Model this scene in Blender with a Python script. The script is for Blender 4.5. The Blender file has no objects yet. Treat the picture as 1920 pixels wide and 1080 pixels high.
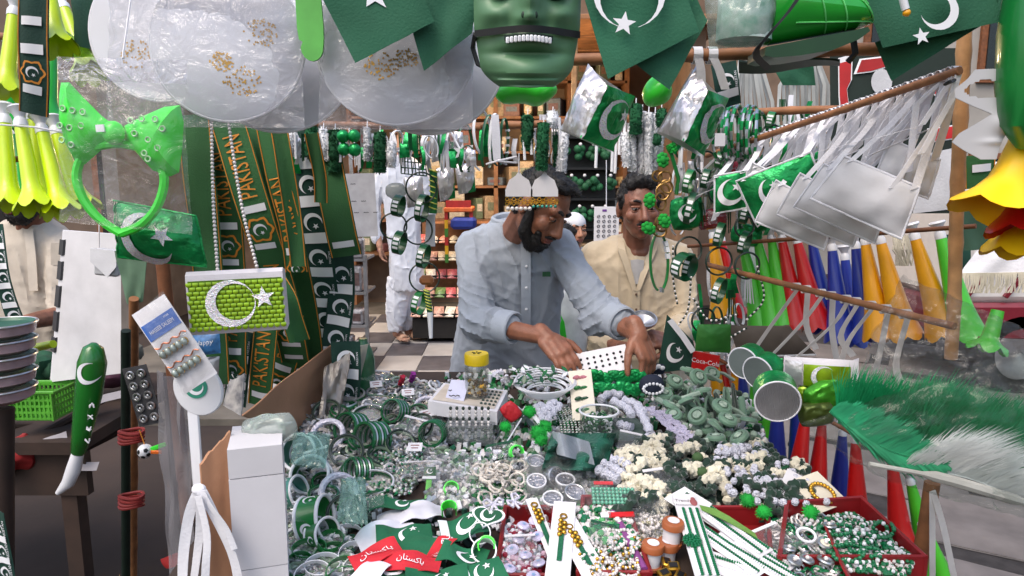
import bpy,math,random
from math import sin,cos,pi,radians as R,atan2,sqrt
from mathutils import Vector as V,Matrix,noise,Euler
random.seed(11)
SC=bpy.context.scene
COL=SC.collection
# ---------------------------------------------------------------- camera
FPX,PITCH,CAMZ=1300.0,R(8.7),1.65
cam=bpy.data.cameras.new('camera');cam.sensor_width=36;cam.lens=36*FPX/1920
cam.clip_start=.05;cam.clip_end=300
camo=bpy.data.objects.new('camera',cam);COL.objects.link(camo)
camo.location=(0,0,CAMZ);camo.rotation_euler=(pi/2-PITCH,0,0);SC.camera=camo
# ---------------------------------------------------------------- sky, sun, exposure
SUN_EL,SUN_AZ=R(58),R(215) # soft light from behind and left of the camera, high
w=bpy.data.worlds.new('World');SC.world=w;w.use_nodes=True
nt=w.node_tree;nt.nodes.clear()
sky=nt.nodes.new('ShaderNodeTexSky');sky.sky_type='NISHITA';sky.sun_disc=False
sky.sun_elevation=SUN_EL;sky.sun_rotation=SUN_AZ;sky.dust_density=4;sky.air_density=1.2
bg=nt.nodes.new('ShaderNodeBackground');bg.inputs[1].default_value=.15
out=nt.nodes.new('ShaderNodeOutputWorld')
nt.links.new(sky.outputs[0],bg.inputs[0]);nt.links.new(bg.outputs[0],out.inputs[0])
sl=bpy.data.lights.new('sun','SUN');sl.energy=.75;sl.angle=R(35);sl.color=(1,.96,.9)
so=bpy.data.objects.new('sun',sl);COL.objects.link(so)
sd=V((sin(SUN_AZ)*cos(SUN_EL),cos(SUN_AZ)*cos(SUN_EL),sin(SUN_EL)))
so.rotation_euler=sd.to_track_quat('Z','Y').to_euler();so.location=sd*20
vs=SC.view_settings;vs.view_transform='Standard';vs.look='None';vs.exposure=.8;vs.gamma=1;vs.use_curve_mapping=False
SC.render.engine='CYCLES'
SC.cycles.max_bounces=8;SC.cycles.transparent_max_bounces=24;SC.cycles.caustics_reflective=False;SC.cycles.caustics_refractive=False
SC.cycles.use_denoising=True

# ---------------------------------------------------------------- pixel -> world
cp,sp_=cos(PITCH),sin(PITCH)
def ray(px,py):
    dx,dy=(px -960)/FPX,(540-py)/FPX
    return V((dx,cp+dy*sp_,-sp_+dy*cp))
def at(px,py,Y):
    d=ray(px,py);return V((0,0,CAMZ))+d*(Y/d.y)
def onz(px,py,z):
    d=ray(px,py);return V((0,0,CAMZ))+d*((z -CAMZ)/d.z)
TZ0,TSL=.95,.116 # display surface: height at y=1.15 and its rise per metre
def tz(y):return TZ0+(y -1.15)*TSL
def tp(px,py,h=0.):# point on the display, h above it
    d=ray(px,py);k=(TZ0 -1.15*TSL+h -CAMZ)/(d.z -TSL*d.y)
    return V((0,0,CAMZ))+d*k
def S(Y):return Y*1.01/FPX # metres per photo pixel at depth Y

# ---------------------------------------------------------------- mesh builder
class MB:
    def __init__(s,M=None):s.v=[];s.f=[];s.m=[];s.M=M
    def add(s,vs,fs,mi=0):
        o=len(s.v)
        s.v+=[(s.M@V(p)) if s.M else V(p) for p in vs]
        s.f+=[[i+o for i in f] for f in fs];s.m+=[mi]*len(fs);return s
    def box(s,c,d,rot=None,mi=0,bev=0):
        x,y,z=d[0]/2,d[1]/2,d[2]/2;c=V(c);q=rot or Matrix.Identity(3)
        if bev:
            b=min(bev,x*.9,y*.9,z*.9);pts=[]
            for sx in (-1,1):
                for sy in (-1,1):
                    for sz in (-1,1):
                        pts+=[(sx*x,sy*(y -b),sz*(z -b)),(sx*(x -b),sy*y,sz*(z -b)),(sx*(x -b),sy*(y -b),sz*z)]
            I=lambda sx,sy,sz,a:((sx>0)*4+(sy>0)*2+(sz>0))*3+a
            fs=[]
            for k in (-1,1):
                fs+=[[I(k,-1,-1,0),I(k,1,-1,0),I(k,1,1,0),I(k,-1,1,0)][::k],[I(-1,k,-1,1),I(-1,k,1,1),I(1,k,1,1),I(1,k,-1,1)][::k],[I(-1,-1,k,2),I(1,-1,k,2),I(1,1,k,2),I(-1,1,k,2)][::k]]
            for a in (-1,1):
                for b2 in (-1,1):
                    fs+=[[I(a,b2,-1,0),I(a,b2,1,0),I(a,b2,1,1),I(a,b2,-1,1)],[I(a,-1,b2,0),I(a,1,b2,0),I(a,1,b2,2),I(a,-1,b2,2)],[I(-1,a,b2,1),I(1,a,b2,1),I(1,a,b2,2),I(-1,a,b2,2)]]
                    for e in (-1,1):fs.append([I(a,b2,e,0),I(a,b2,e,1),I(a,b2,e,2)])
            return s.add([c+q@V(p) for p in pts],fs,mi)
        pts=[c+q@V((i*x,j*y,k*z)) for i in (-1,1) for j in (-1,1) for k in (-1,1)]
        return s.add(pts,[[0,1,3,2],[4,6,7,5],[0,4,5,1],[2,3,7,6],[0,2,6,4],[1,5,7,3]],mi)
    def tube(s,path,r,n=8,closed=False,mi=0,flat=1.0,up=None):
        P=[V(p) for p in path];k=len(P);rr=r if isinstance(r,(list,tuple)) else [r]*k
        vs,fs=[],[];last=None
        for i in range(k):
            a=P[i -1] if (i or closed) else P[0];b=P[(i+1)%k] if (i<k -1 or closed) else P[-1]
            t=(b -a);t=t.normalized() if t.length>1e-9 else V((0,0,1))
            if up is not None:last=V(up)
            if last is None:last=V((0,0,1)) if abs(t.z)<.9 else V((1,0,0))
            u=(last -t*last.dot(t));u=u.normalized() if u.length>1e-6 else t.orthogonal().normalized()
            w=t.cross(u);last=u
            for j in range(n):
                an=2*pi*j/n;vs.append(P[i]+(u*cos(an)*flat+w*sin(an))*rr[i])
        for i in range(k if closed else k -1):
            i2=(i+1)%k
            for j in range(n):
                j2=(j+1)%n;fs.append([i*n+j,i*n+j2,i2*n+j2,i2*n+j])
        if not closed:fs+=[list(range(n))[::-1],[(k -1)*n+j for j in range(n)]]
        return s.add(vs,fs,mi)
    def lathe(s,prof,n=20,M=None,mi=0,a0=0,a1=2*pi,closed=False):
        full=abs(a1 -a0 -2*pi)<1e-6;m=n if full else n+1;vs,fs=[],[];k=len(prof)
        for i in range(m):
            an=a0+(a1 -a0)*i/n
            for r,z in prof:
                p=V((r*cos(an),r*sin(an),z));vs.append(M@p if M else p)
        for i in range(n):
            i2=(i+1)%m
            for j in range(k if closed else k -1):
                j2=(j+1)%k;fs.append([i*k+j,i2*k+j,i2*k+j2,i*k+j2])
        return s.add(vs,fs,mi)
    def ell(s,c,r,rot=None,nu=12,nv=8,mi=0):
        if not isinstance(r,(tuple,list)):r=(r,r,r)
        c=V(c);q=rot or Matrix.Identity(3);vs=[c+q@V((0,0,r[2]))];fs=[]
        for i in range(1,nv):
            th=pi*i/nv
            for j in range(nu):
                an=2*pi*j/nu;vs.append(c+q@V((r[0]*sin(th)*cos(an),r[1]*sin(th)*sin(an),r[2]*cos(th))))
        vs.append(c+q@V((0,0,-r[2])));e=len(vs)-1
        for j in range(nu):
            j2=(j+1)%nu;fs.append([0,1+j,1+j2]);fs.append([e,e -nu+j2,e -nu+j])
            for i in range(nv -2):a=1+i*nu;fs.append([a+j,a+nu+j,a+nu+j2,a+j2])
        return s.add(vs,fs,mi)
    def cap(s,p0,p1,r0,r1=None,n=10,mi=0):
        r1=r0 if r1 is None else r1;p0,p1=V(p0),V(p1);t=p1 -p0;L=t.length or 1e-6;t/=L
        pts,rr=[],[]
        for a in (-80,-50,-25,0):pts.append(p0+t*r0*sin(R(a)));rr.append(r0*cos(R(a)))
        for a in (0,25,50,80):pts.append(p1+t*r1*sin(R(a)));rr.append(r1*cos(R(a)))
        return s.tube(pts,rr,n,mi=mi)
    def grid(s,fn,nu,nv,mi=0,thick=0):
        vs=[V(fn(i/nu,j/nv)) for j in range(nv+1) for i in range(nu+1)]
        k=nu+1;fs=[[j*k+i,j*k+i+1,(j+1)*k+i+1,(j+1)*k+i] for j in range(nv) for i in range(nu)]
        if thick:
            nm=[]
            for j in range(nv+1):
                for i in range(nu+1):
                    a=vs[j*k+min(i+1,nu)]-vs[j*k+max(i -1,0)];b=vs[min(j+1,nv)*k+i]-vs[max(j -1,0)*k+i]
                    c=a.cross(b);nm.append(c.normalized() if c.length>1e-12 else V((0,-1,0)))
            N=len(vs);vs=vs+[p -q*thick for p,q in zip(vs,nm)];fs=fs+[[i+N for i in f][::-1] for f in fs]
            ring=[i for i in range(k)]+[j*k+nu for j in range(1,nv+1)]+[nv*k+i for i in range(nu -1,-1,-1)]+[j*k for j in range(nv -1,0,-1)]
            fs+=[[ring[i],ring[i]+N,ring[(i+1)%len(ring)]+N,ring[(i+1)%len(ring)]] for i in range(len(ring))]
        return s.add(vs,fs,mi)
    def poly(s,pts,fn=None,mi=0,depth=0):# flat (fan) polygon; depth>0: closed prism along local -z
        fn=fn or (lambda x,y:(x,y,0));n=len(pts)
        c=(sum(p[0] for p in pts)/n,sum(p[1] for p in pts)/n)
        top=[V(fn(*c))]+[V(fn(*p)) for p in pts]
        fs=[[0,1+i,1+(i+1)%n] for i in range(n)]
        if depth:
            nm=(top[1]-top[0]).cross(top[2]-top[0]);nm=nm.normalized()*depth;N=n+1
            top=top+[p -nm for p in top];fs+=[[i+N for i in f][::-1] for f in fs]
            fs+=[[1+i,1+i+N,1+(i+1)%n+N,1+(i+1)%n] for i in range(n)]
        return s.add(top,fs,mi)
    def ribbon(s,path,w,side,mi=0,thick=.0008):# strap: path points, width, side vector(s)
        P=[V(p) for p in path];n=len(P);sv=[V(side)]*n if not isinstance(side[0],(V,tuple,list)) else [V(q) for q in side]
        ww=w if isinstance(w,(list,tuple)) else [w]*n
        return s.grid(lambda u,v:P[round(v*(n -1))]+sv[round(v*(n -1))].normalized()*(u -.5)*ww[round(v*(n -1))],2,n -1,mi,thick)
    def torus(s,Rr,r,M=None,n=28,k=8,mi=0,flat=1.0):
        pr=[(Rr+r*cos(2*pi*j/k),r*flat*sin(2*pi*j/k)) for j in range(k)]
        return s.lathe(pr,n,M,mi,closed=True)
    def mesh(s,name,mats,smooth=True,off=V((0,0,0))):
        me=bpy.data.meshes.new(name);me.from_pydata([tuple(p -off) for p in s.v],[],s.f)
        for m in (mats if isinstance(mats,(list,tuple)) else [mats]):me.materials.append(m)
        if any(s.m):me.polygons.foreach_set('material_index',s.m)
        if smooth:
            me.polygons.foreach_set('use_smooth',[True]*len(s.f));me.set_sharp_from_angle(angle=R(38))
        me.update();return me
WL={}
def wl(o):return WL.get(o.name,V((0,0,0)))
def link(o,parent=None):
    COL.objects.link(o)
    if parent is not None:o.parent=parent
    return o
def centre(mb):
    xs=[p.x for p in mb.v];ys=[p.y for p in mb.v];zs=[p.z for p in mb.v]
    return V(((min(xs)+max(xs))/2,(min(ys)+max(ys))/2,min(zs)))
def tag(o,label=None,cat=None,group=None,kind=None):
    if label:o['label']=label
    if cat:o['category']=cat
    if group:o['group']=group
    if kind:o['kind']=kind
    return o
def thing(name,label,cat,group=None,loc=(0,0,0)):
    o=bpy.data.objects.new(name,None);link(o);o.location=loc;WL[o.name]=V(loc);o.empty_display_size=.05
    return tag(o,label,cat,group)
def part(mb,name,mats,parent=None,smooth=True,label=None):
    c=centre(mb);o=bpy.data.objects.new(name,mb.mesh(name,mats,smooth,c));link(o,parent)
    o.location=c -(wl(parent) if parent else V((0,0,0)));WL[o.name]=c
    if label:o['label']=label
    return o
def solo(mb,name,mats,label,cat,group=None,smooth=True):return tag(part(mb,name,mats,None,smooth),label,cat,group)
def struct(mb,name,mats,smooth=False,kind='structure'):return tag(part(mb,name,mats,None,smooth),kind=kind)
def dup(root,M=None,label=None,group=None,parent=None):
    c=root.copy();link(c);c.parent=parent
    if M is not None:c.matrix_local=M;WL[c.name]=M.translation.copy()
    if label:c['label']=label
    if group:c['group']=group
    for ch in root.children:
        d=ch.copy();link(d,c)
        for g in ch.children:link(g.copy(),d)
    return c
USED=set()
def place(proto,M,label=None,group=None):# first use moves the prototype, later uses copy it
    if proto.name not in USED:
        USED.add(proto.name);proto.matrix_local=M
        if label:proto['label']=label
        if group:proto['group']=group
        return proto
    return dup(proto,M,label,group)
def pf(px,py,Y,roll=0,yaw=0,pitch=0,s=1):# local frame hung at a point: x right, y up, z towards the viewer
    B=Matrix(((1,0,0),(0,0,-1),(0,1,0)))
    q=B@Matrix.Rotation(R(yaw),3,'Y')@Matrix.Rotation(R(pitch),3,'X')@Matrix.Rotation(R(roll),3,'Z')
    return Matrix.Translation(at(px,py,Y))@(q*s).to_4x4()
def tf(px,py,h=0,rz=0,tx=0,ty=0,s=1):# local frame lying on the display: z up
    q=Matrix.Rotation(atan2(TSL,1),3,'X')@Matrix.Rotation(R(rz),3,'Z')@Matrix.Rotation(R(tx),3,'X')@Matrix.Rotation(R(ty),3,'Y')
    return Matrix.Translation(tp(px,py,h))@(q*s).to_4x4()
def nz(x,y=0,z=0):return noise.noise(V((x,y,z)))
# ---------------------------------------------------------------- emblems and lettering
def star2(r,rot=90,cx=0,cy=0,inner=.42):
    return [(cx+(r if i%2==0 else r*inner)*cos(R(rot+36*i)),cy+(r if i%2==0 else r*inner)*sin(R(rot+36*i))) for i in range(10)]
def crescent(mb,fn,cx,cy,r,rot=45,mi=0,d=.28,ri=.82,n=22):
    x=(1-ri*ri+d*d)/(2*d);y=sqrt(max(0,1-x*x));a=atan2(y,x);b=atan2(y,x -d);vs,fs=[],[];c,s=cos(R(rot)),sin(R(rot))
    for i in range(n+1):
        t=i/n;A=a+(2*pi -2*a)*t;B=b+(2*pi -2*b)*t
        for ux,uy in ((cos(A),sin(A)),(d+ri*cos(B),ri*sin(B))):
            vs.append(fn(cx+r*(ux*c -uy*s),cy+r*(ux*s+uy*c)))
    fs=[[2*i,2*i+1,2*i+3,2*i+2] for i in range(n)]
    mb.add(vs,fs,mi)
def emblem(mb,fn,cx,cy,r,rot=45,mi=0,star=.36,sd=.55):
    crescent(mb,fn,cx,cy,r,rot,mi)
    mb.poly(star2(r*star,rot+36,cx+r*sd*cos(R(rot)),cy+r*sd*sin(R(rot))),fn,mi)
TX={}
def text2(body):
    if body not in TX:
        cu=bpy.data.curves.new('t','FONT');cu.body=body;cu.size=1;cu.align_x='CENTER';cu.align_y='CENTER';cu.resolution_u=3
        o=bpy.data.objects.new('t',cu);COL.objects.link(o);dg=bpy.context.evaluated_depsgraph_get()
        me=bpy.data.meshes.new_from_object(o.evaluated_get(dg));TX[body]=([tuple(q.co) for q in me.vertices],[list(p.vertices) for p in me.polygons])
        bpy.data.objects.remove(o);bpy.data.meshes.remove(me)
    return TX[body]
def lettering(mb,body,fn,cx,cy,size,rot=0,mi=0,sx=1.0):
    vs,fs=text2(body);c,s=cos(R(rot)),sin(R(rot))
    mb.add([fn(cx+size*(x*sx*c -y*s),cy+size*(x*sx*s+y*c)) for x,y,z in vs],fs,mi)
def flat(z=0):return lambda x,y:(x,y,z)
def remesh(mb,voxel,it=3,wr=None):
    me=bpy.data.meshes.new('tmp');me.from_pydata([tuple(p) for p in mb.v],[],mb.f);o=bpy.data.objects.new('tmp',me);COL.objects.link(o)
    m=o.modifiers.new('r','REMESH');m.mode='VOXEL';m.voxel_size=voxel
    m2=o.modifiers.new('s','SMOOTH');m2.iterations=it;m2.factor=.5
    dg=bpy.context.evaluated_depsgraph_get();r=bpy.data.meshes.new_from_object(o.evaluated_get(dg));bpy.data.objects.remove(o);bpy.data.meshes.remove(me)
    q=MB();ns=[p.normal.copy() for p in r.vertices]
    q.v=[p.co+(ns[i]*wr(p.co,ns[i]) if wr else V((0,0,0))) for i,p in enumerate(r.vertices)];q.f=[list(p.vertices) for p in r.polygons];q.m=[0]*len(q.f)
    bpy.data.meshes.remove(r);return q
# ---------------------------------------------------------------- materials
def lin(h):
    if not isinstance(h,str):return tuple(h)
    h=h.lstrip('#');c=[int(h[i:i+2],16)/255 for i in (0,2,4)]
    return tuple(x/12.92 if x<=.04045 else ((x+.055)/1.055)**2.4 for x in c)
MT={}
def mat(name,col,rough=.6,metal=0,var=.18,ns=14,bump=0,bs=120,rnd=.12,coat=0,sheen=0,trans=0,col2=None,spec=.5,kind='noise',subs=0):
    if name in MT:return MT[name]
    m=bpy.data.materials.new(name);m.use_nodes=True;t=m.node_tree;N=t.nodes;L=t.links;b=N['Principled BSDF']
    c=lin(col);tc=N.new('ShaderNodeTexCoord');oi=N.new('ShaderNodeObjectInfo')
    va=N.new('ShaderNodeVectorMath');va.operation='ADD';cb=N.new('ShaderNodeCombineXYZ');ml=N.new('ShaderNodeMath');ml.operation='MULTIPLY';ml.inputs[1].default_value=7
    L.new(oi.outputs['Random'],ml.inputs[0]);L.new(ml.outputs[0],cb.inputs[0]);L.new(tc.outputs['Object'],va.inputs[0]);L.new(cb.outputs[0],va.inputs[1])
    n1=N.new('ShaderNodeTexNoise');n1.inputs['Scale'].default_value=ns;n1.inputs['Detail'].default_value=5;L.new(va.outputs[0],n1.inputs['Vector'])
    rp=N.new('ShaderNodeValToRGB');rp.color_ramp.elements[0].position=.32;rp.color_ramp.elements[1].position=.68
    lo=lin(col2) if col2 else tuple(max(0,x*(1-var)) for x in c);hi=tuple(min(1,x*(1+var)) for x in c) if not col2 else c
    rp.color_ramp.elements[0].color=(*lo,1);rp.color_ramp.elements[1].color=(*hi,1);L.new(n1.outputs[0],rp.inputs[0])
    hs=N.new('ShaderNodeHueSaturation');mr=N.new('ShaderNodeMapRange');mr.inputs[3].default_value=1-rnd;mr.inputs[4].default_value=1+rnd
    L.new(oi.outputs['Random'],mr.inputs[0]);L.new(mr.outputs[0],hs.inputs['Value']);L.new(rp.outputs[0],hs.inputs['Color']);L.new(hs.outputs[0],b.inputs['Base Color'])
    b.inputs['Roughness'].default_value=rough;b.inputs['Metallic'].default_value=metal;b.inputs['Specular IOR Level'].default_value=spec
    b.inputs['Coat Weight'].default_value=coat;b.inputs['Coat Roughness'].default_value=.08;b.inputs['Sheen Weight'].default_value=sheen;b.inputs['Transmission Weight'].default_value=trans
    if subs:b.inputs['Subsurface Weight'].default_value=subs;b.inputs['Subsurface Radius'].default_value=(.01,.004,.002)
    if bump:
        if kind=='voronoi':n2=N.new('ShaderNodeTexVoronoi');n2.inputs['Scale'].default_value=bs;L.new(va.outputs[0],n2.inputs['Vector']);o2=n2.outputs['Distance']
        elif kind=='wave':n2=N.new('ShaderNodeTexWave');n2.inputs['Scale'].default_value=bs;n2.inputs['Distortion'].default_value=2;L.new(va.outputs[0],n2.inputs['Vector']);o2=n2.outputs['Fac']
        else:n2=N.new('ShaderNodeTexNoise');n2.inputs['Scale'].default_value=bs;n2.inputs['Detail'].default_value=3;L.new(va.outputs[0],n2.inputs['Vector']);o2=n2.outputs[0]
        bp=N.new('ShaderNodeBump');bp.inputs['Strength'].default_value=bump;bp.inputs['Distance'].default_value=.004;L.new(o2,bp.inputs['Height']);L.new(bp.outputs[0],b.inputs['Normal'])
        if kind=='voronoi' and metal>.3:# glitter: cells of different tone
            mx=N.new('ShaderNodeMix');mx.data_type='RGBA';mx.blend_type='MULTIPLY';mx.inputs[0].default_value=.55
            L.new(hs.outputs[0],mx.inputs[6]);L.new(n2.outputs['Color'],mx.inputs[7]);h2=N.new('ShaderNodeHueSaturation');h2.inputs['Saturation'].default_value=.45;h2.inputs['Value'].default_value=1.3
            L.new(mx.outputs[2],h2.inputs['Color']);L.new(h2.outputs[0],b.inputs['Base Color'])
    MT[name]=m;return m
def film(name,tint='#ffffff',milk=.06,bs=22,bump=.35,gl=.04,rough=.16,fk=.3):# clear crackly wrapper
    if name in MT:return MT[name]
    m=bpy.data.materials.new(name);m.use_nodes=True;t=m.node_tree;N=t.nodes;L=t.links;N.clear()
    o=N.new('ShaderNodeOutputMaterial');tr=N.new('ShaderNodeBsdfTransparent');tr.inputs[0].default_value=(*[min(1,.35+.65*x) for x in lin(tint)],1)
    g=N.new('ShaderNodeBsdfGlossy');g.inputs['Roughness'].default_value=rough;d=N.new('ShaderNodeBsdfDiffuse');d.inputs[0].default_value=(*lin(tint),1)
    tc=N.new('ShaderNodeTexCoord');n=N.new('ShaderNodeTexNoise');n.inputs['Scale'].default_value=bs;n.inputs['Detail'].default_value=4;n.inputs['Distortion'].default_value=1.5;L.new(tc.outputs['Object'],n.inputs['Vector'])
    bp=N.new('ShaderNodeBump');bp.inputs['Strength'].default_value=bump;bp.inputs['Distance'].default_value=.02;L.new(n.outputs[0],bp.inputs['Height']);L.new(bp.outputs[0],g.inputs['Normal'])
    lw=N.new('ShaderNodeLayerWeight');lw.inputs[0].default_value=.25;L.new(bp.outputs[0],lw.inputs['Normal'])
    mm=N.new('ShaderNodeMath');mm.operation='MULTIPLY_ADD';mm.inputs[1].default_value=fk;mm.inputs[2].default_value=gl;L.new(lw.outputs['Fresnel'],mm.inputs[0])
    m1=N.new('ShaderNodeMixShader');m1.inputs[0].default_value=milk;L.new(tr.outputs[0],m1.inputs[1]);L.new(d.outputs[0],m1.inputs[2])
    m2=N.new('ShaderNodeMixShader');L.new(mm.outputs[0],m2.inputs[0]);L.new(m1.outputs[0],m2.inputs[1]);L.new(g.outputs[0],m2.inputs[2]);L.new(m2.outputs[0],o.inputs[0])
    MT[name]=m;return m
def glow(name,col,e):
    m=bpy.data.materials.new(name);m.use_nodes=True;b=m.node_tree.nodes['Principled BSDF'];b.inputs['Base Color'].default_value=(*lin(col),1)
    b.inputs['Emission Color'].default_value=(*lin(col),1);b.inputs['Emission Strength'].default_value=e;return m
GRN=mat('green_cloth','#1f5b41',.8,var=.12,bump=.25,bs=260,ns=9)
GRND=mat('dark_green_cloth','#123f33',.8,var=.15,bump=.25,bs=260,ns=9)
WHT=mat('white_print','#e6e6ea',.7,var=.04)
WCL=mat('white_cloth','#dcdbe0',.85,var=.08,bump=.25,bs=220)
GCL=mat('greyish_cloth','#b9b9bd',.85,var=.14,bump=.3,bs=160,ns=10)
GPL=mat('green_plastic','#0d6b2c',.32,var=.1,coat=.3)
DGP=mat('deep_green_plastic','#0b4a28',.35,var=.12,coat=.3)
NEON=mat('neon_green_plastic','#3fe23c',.35,var=.06,coat=.25)
LIME=mat('lime_plastic','#c9e40f',.35,var=.07,coat=.3)
WPL=mat('white_plastic','#e2e2e6',.35,var=.05,coat=.2)
GFO=mat('green_foil','#15904a',.28,.5,var=.35,ns=30,bump=.8,bs=60)
SFO=mat('silver_foil','#dcd8dc',.3,.7,var=.12,ns=25,bump=.7,bs=38)
SGL=mat('silver_glitter','#d8d4dc',.35,.6,bump=.5,bs=650,kind='voronoi')
SILV=mat('silver_metal','#c6c6c8',.28,.9,var=.1,bump=.1)
GOLD=mat('gold_metal','#c99a3a',.3,.9,var=.2,bump=.2)
BAMB=mat('bamboo','#8f5f3c',.6,var=.28,ns=24,bump=.3,bs=60)
BAML=mat('pale_bamboo','#b98a5c',.6,var=.25,ns=24,bump=.3,bs=60)
WOOD=mat('brown_wood','#7a4a2c',.65,var=.3,ns=20,bump=.3,bs=50)
CARD=mat('cardboard','#a67a5c',.85,var=.12,ns=8,bump=.15,bs=140)
PAPER=mat('white_paper','#d6d3d6',.8,var=.04,bump=.05)
CREAMP=mat('cream_paper','#d9d0bd',.8,var=.06)
BLK=mat('black_plastic','#101012',.5,var=.2)
FILM=film('clear_wrapper',milk=.03,bump=.6,gl=.03,rough=.08)
FILMM=film('milky_wrapper','#f4f3f6',milk=.07,bs=26,bump=.8,gl=.05,rough=.08)
RED=mat('red_plastic','#c01414',.35,var=.1,coat=.3)
DRED=mat('dark_red_plastic','#7d1418',.45,var=.15,coat=.1)
BLUE=mat('blue_plastic','#1b2f92',.35,var=.1,coat=.3)
YEL=mat('yellow_plastic','#eda40c',.35,var=.08,coat=.3)
GRS=mat('grass_green_plastic','#4bbf2c',.35,var=.08,coat=.3)
PEARL=mat('pearl','#dcd5d2',.25,.1,var=.06,coat=.6)
BEADG=mat('green_bead','#0f6a3f',.2,.1,var=.12,coat=.7)
ORNG=mat('orange_print','#d8882a',.7,var=.12)
# ================================================================ SETTING
g=MB();g.grid(lambda u,v:(-40+80*u,-10+80*v,0),8,8)
struct(g,'ground',mat('shade_toned_earth','#3b2f2a',.9,var=.45,ns=1.3,bump=.5,bs=9,col2='#241c1a'))  # earth coloured dark in place of the shade around the left stall
# raised shop floor of dark and light tiles
FZ=.05
fl=MB();fl.box((-.9,7.0,FZ/2-.004),(5.4,4.9,FZ));floor=struct(fl,'floor',mat('grey_cement','#5c5750',.9,var=.25,ns=5,bump=.3,bs=40))
tA=mat('dark_marble_tile','#5f5c60',.4,var=.4,ns=7,col2='#434145',bump=.05);tB=mat('white_marble_tile','#aaa6a2',.35,var=.1,ns=6,bump=.05)
c0=onz(705,696,FZ);e1=onz(781.7,696,FZ)-c0;e2=onz(721.7,668.3,FZ)-c0
tb=MB();w_,h_=e1.length,e2.length;tb.box((0,0,0),(w_ -.006,h_ -.006,.016),bev=.002);tme=[tb.mesh('tile',tA,False),tb.mesh('tile',tB,False)]
ang=atan2(e1.y,e1.x);a2=atan2(e2.y,e2.x)
for i in range(-4,7):
    for j in range(-1,5):
        c=c0+e1*(i+.5)+e2*(j+.5)
        if abs(c.x+.9)>2.55 or c.y>9.2 or c.y<4.9:continue
        o=bpy.data.objects.new('tile',tme[(i+j)%2==0]);link(o,floor);o.location=V((c.x,c.y,FZ))-wl(floor);o.rotation_euler.z=ang
# street slabs at the right
slab_m=mat('street_stone','#6a6462',.85,var=.25,ns=5,bump=.6,bs=14,rnd=.1)
st=MB();st.box((2.6,3.6,-.01),(4.4,7.5,.03));street=struct(st,'pavement',mat('street_grit','#2d2a2a',.95,var=.4,ns=12,bump=.6,bs=60))
random.seed(5)
for j in range(9):
    y=.9+j*.72;x=.75+(j%2)*.35
    while x<4.7:
        L=random.uniform(.7,1.15);sb=MB(Matrix.Translation((x+L/2,y,.03))@Matrix.Rotation(R(-32+random.uniform(-2,2)),4,'Z'))
        def top(u,v):return ((u -.5)*(L -.05),(v -.5)*.66,.012*nz(u*3+x,v*3+y)-(.02 if u in (0,1) or v in (0,1) else 0))
        sb.grid(top,8,6);sb.box((0,0,-.03),(L -.055,.65,.03));x+=L
        part(sb,'paving_stone',slab_m,street)
# ---- the shop behind: walls, ceiling boards, shelves, goods
bw=mat('shop_wall','#7a6453',.85,var=.25,ns=4);dk=mat('dark_recess','#1a1716',.9)
SHY=9.3
shop=thing('shop_building','deep market shop with lit brown shelves behind the two men','shop',loc=(-.9,SHY,0))
b=MB();b.box((-.5,SHY,2.3),(9.2,.15,4.6));part(b,'back_wall',bw,shop)
b=MB();b.box((-4.2,8.3,1.9),(.15,1.9,3.8));part(b,'side_wall',mat('shop_side_wall','#6a625c',.85,var=.25,ns=4),shop)
b=MB();b.box((1.9,8.3,1.9),(.15,1.9,3.8));part(b,'side_wall',bw,shop)
for k in range(5):
    b=MB();b.box((-.9,7.3+k*.42,3.25+.01*(k%2)),(6.2,.40,.05),bev=.006);part(b,'ceiling_board',mat('ceiling_wood','#a2704a',.6,var=.3,ns=9,bump=.3,bs=30),shop)
shelf_m=mat('shelf_wood','#7d5434',.6,var=.3,ns=14,bump=.2)
for k in range(6):
    b=MB();b.box((-.3,SHY -.35,.75+k*.42),(3.4,.5,.03));part(b,'shelf',shelf_m,shop)
for x in (-2.0,-1.1,-.2,.7,1.4):
    b=MB();b.box((x,SHY -.34,1.6),(.05,.52,3.0));part(b,'upright',shelf_m,shop)
random.seed(3)
ORD=('topmost','second','third','fourth','fifth','sixth','seventh');cn=['tan','rust','cream','olive','blue','ochre','brown','wine','ivory','green']
cols=['#a08a70','#7d5148','#b8ad9c','#6f7562','#5c6a78','#b09a74','#8d7060','#6f4a50','#c4bcae','#5f6a52']
gm=[mat('packet_%d'%i,c,.5,var=.3,ns=40,rnd=.25) for i,c in enumerate(cols)]
for k in range(6):
    x=-1.95;ib=0
    while x<1.35:
        ib+=1
        wd=random.uniform(.1,.24);h=random.uniform(.1,.36);x+=random.choice((0,0,.03,.09))
        b=MB(Matrix.Translation((x+wd/2,SHY -.36+random.uniform(-.05,.05),.765+k*.42))@Matrix.Rotation(random.uniform(-.4,.4),4,'Z'))
        b.box((0,0,h/2),(wd -.015,.3,h),bev=.01);b.box((0,-.152,h*.55),(wd*.6,.006,h*.35),mi=1)
        i=random.randrange(10)
        solo(b,'goods_box',[gm[i],gm[(i+3)%10]],'%s goods box, number %d from the left on the %s lit back shelf'%(cn[i],ib,ORD[5-k]),'box','boxes on the back shelves');x+=wd
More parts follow.
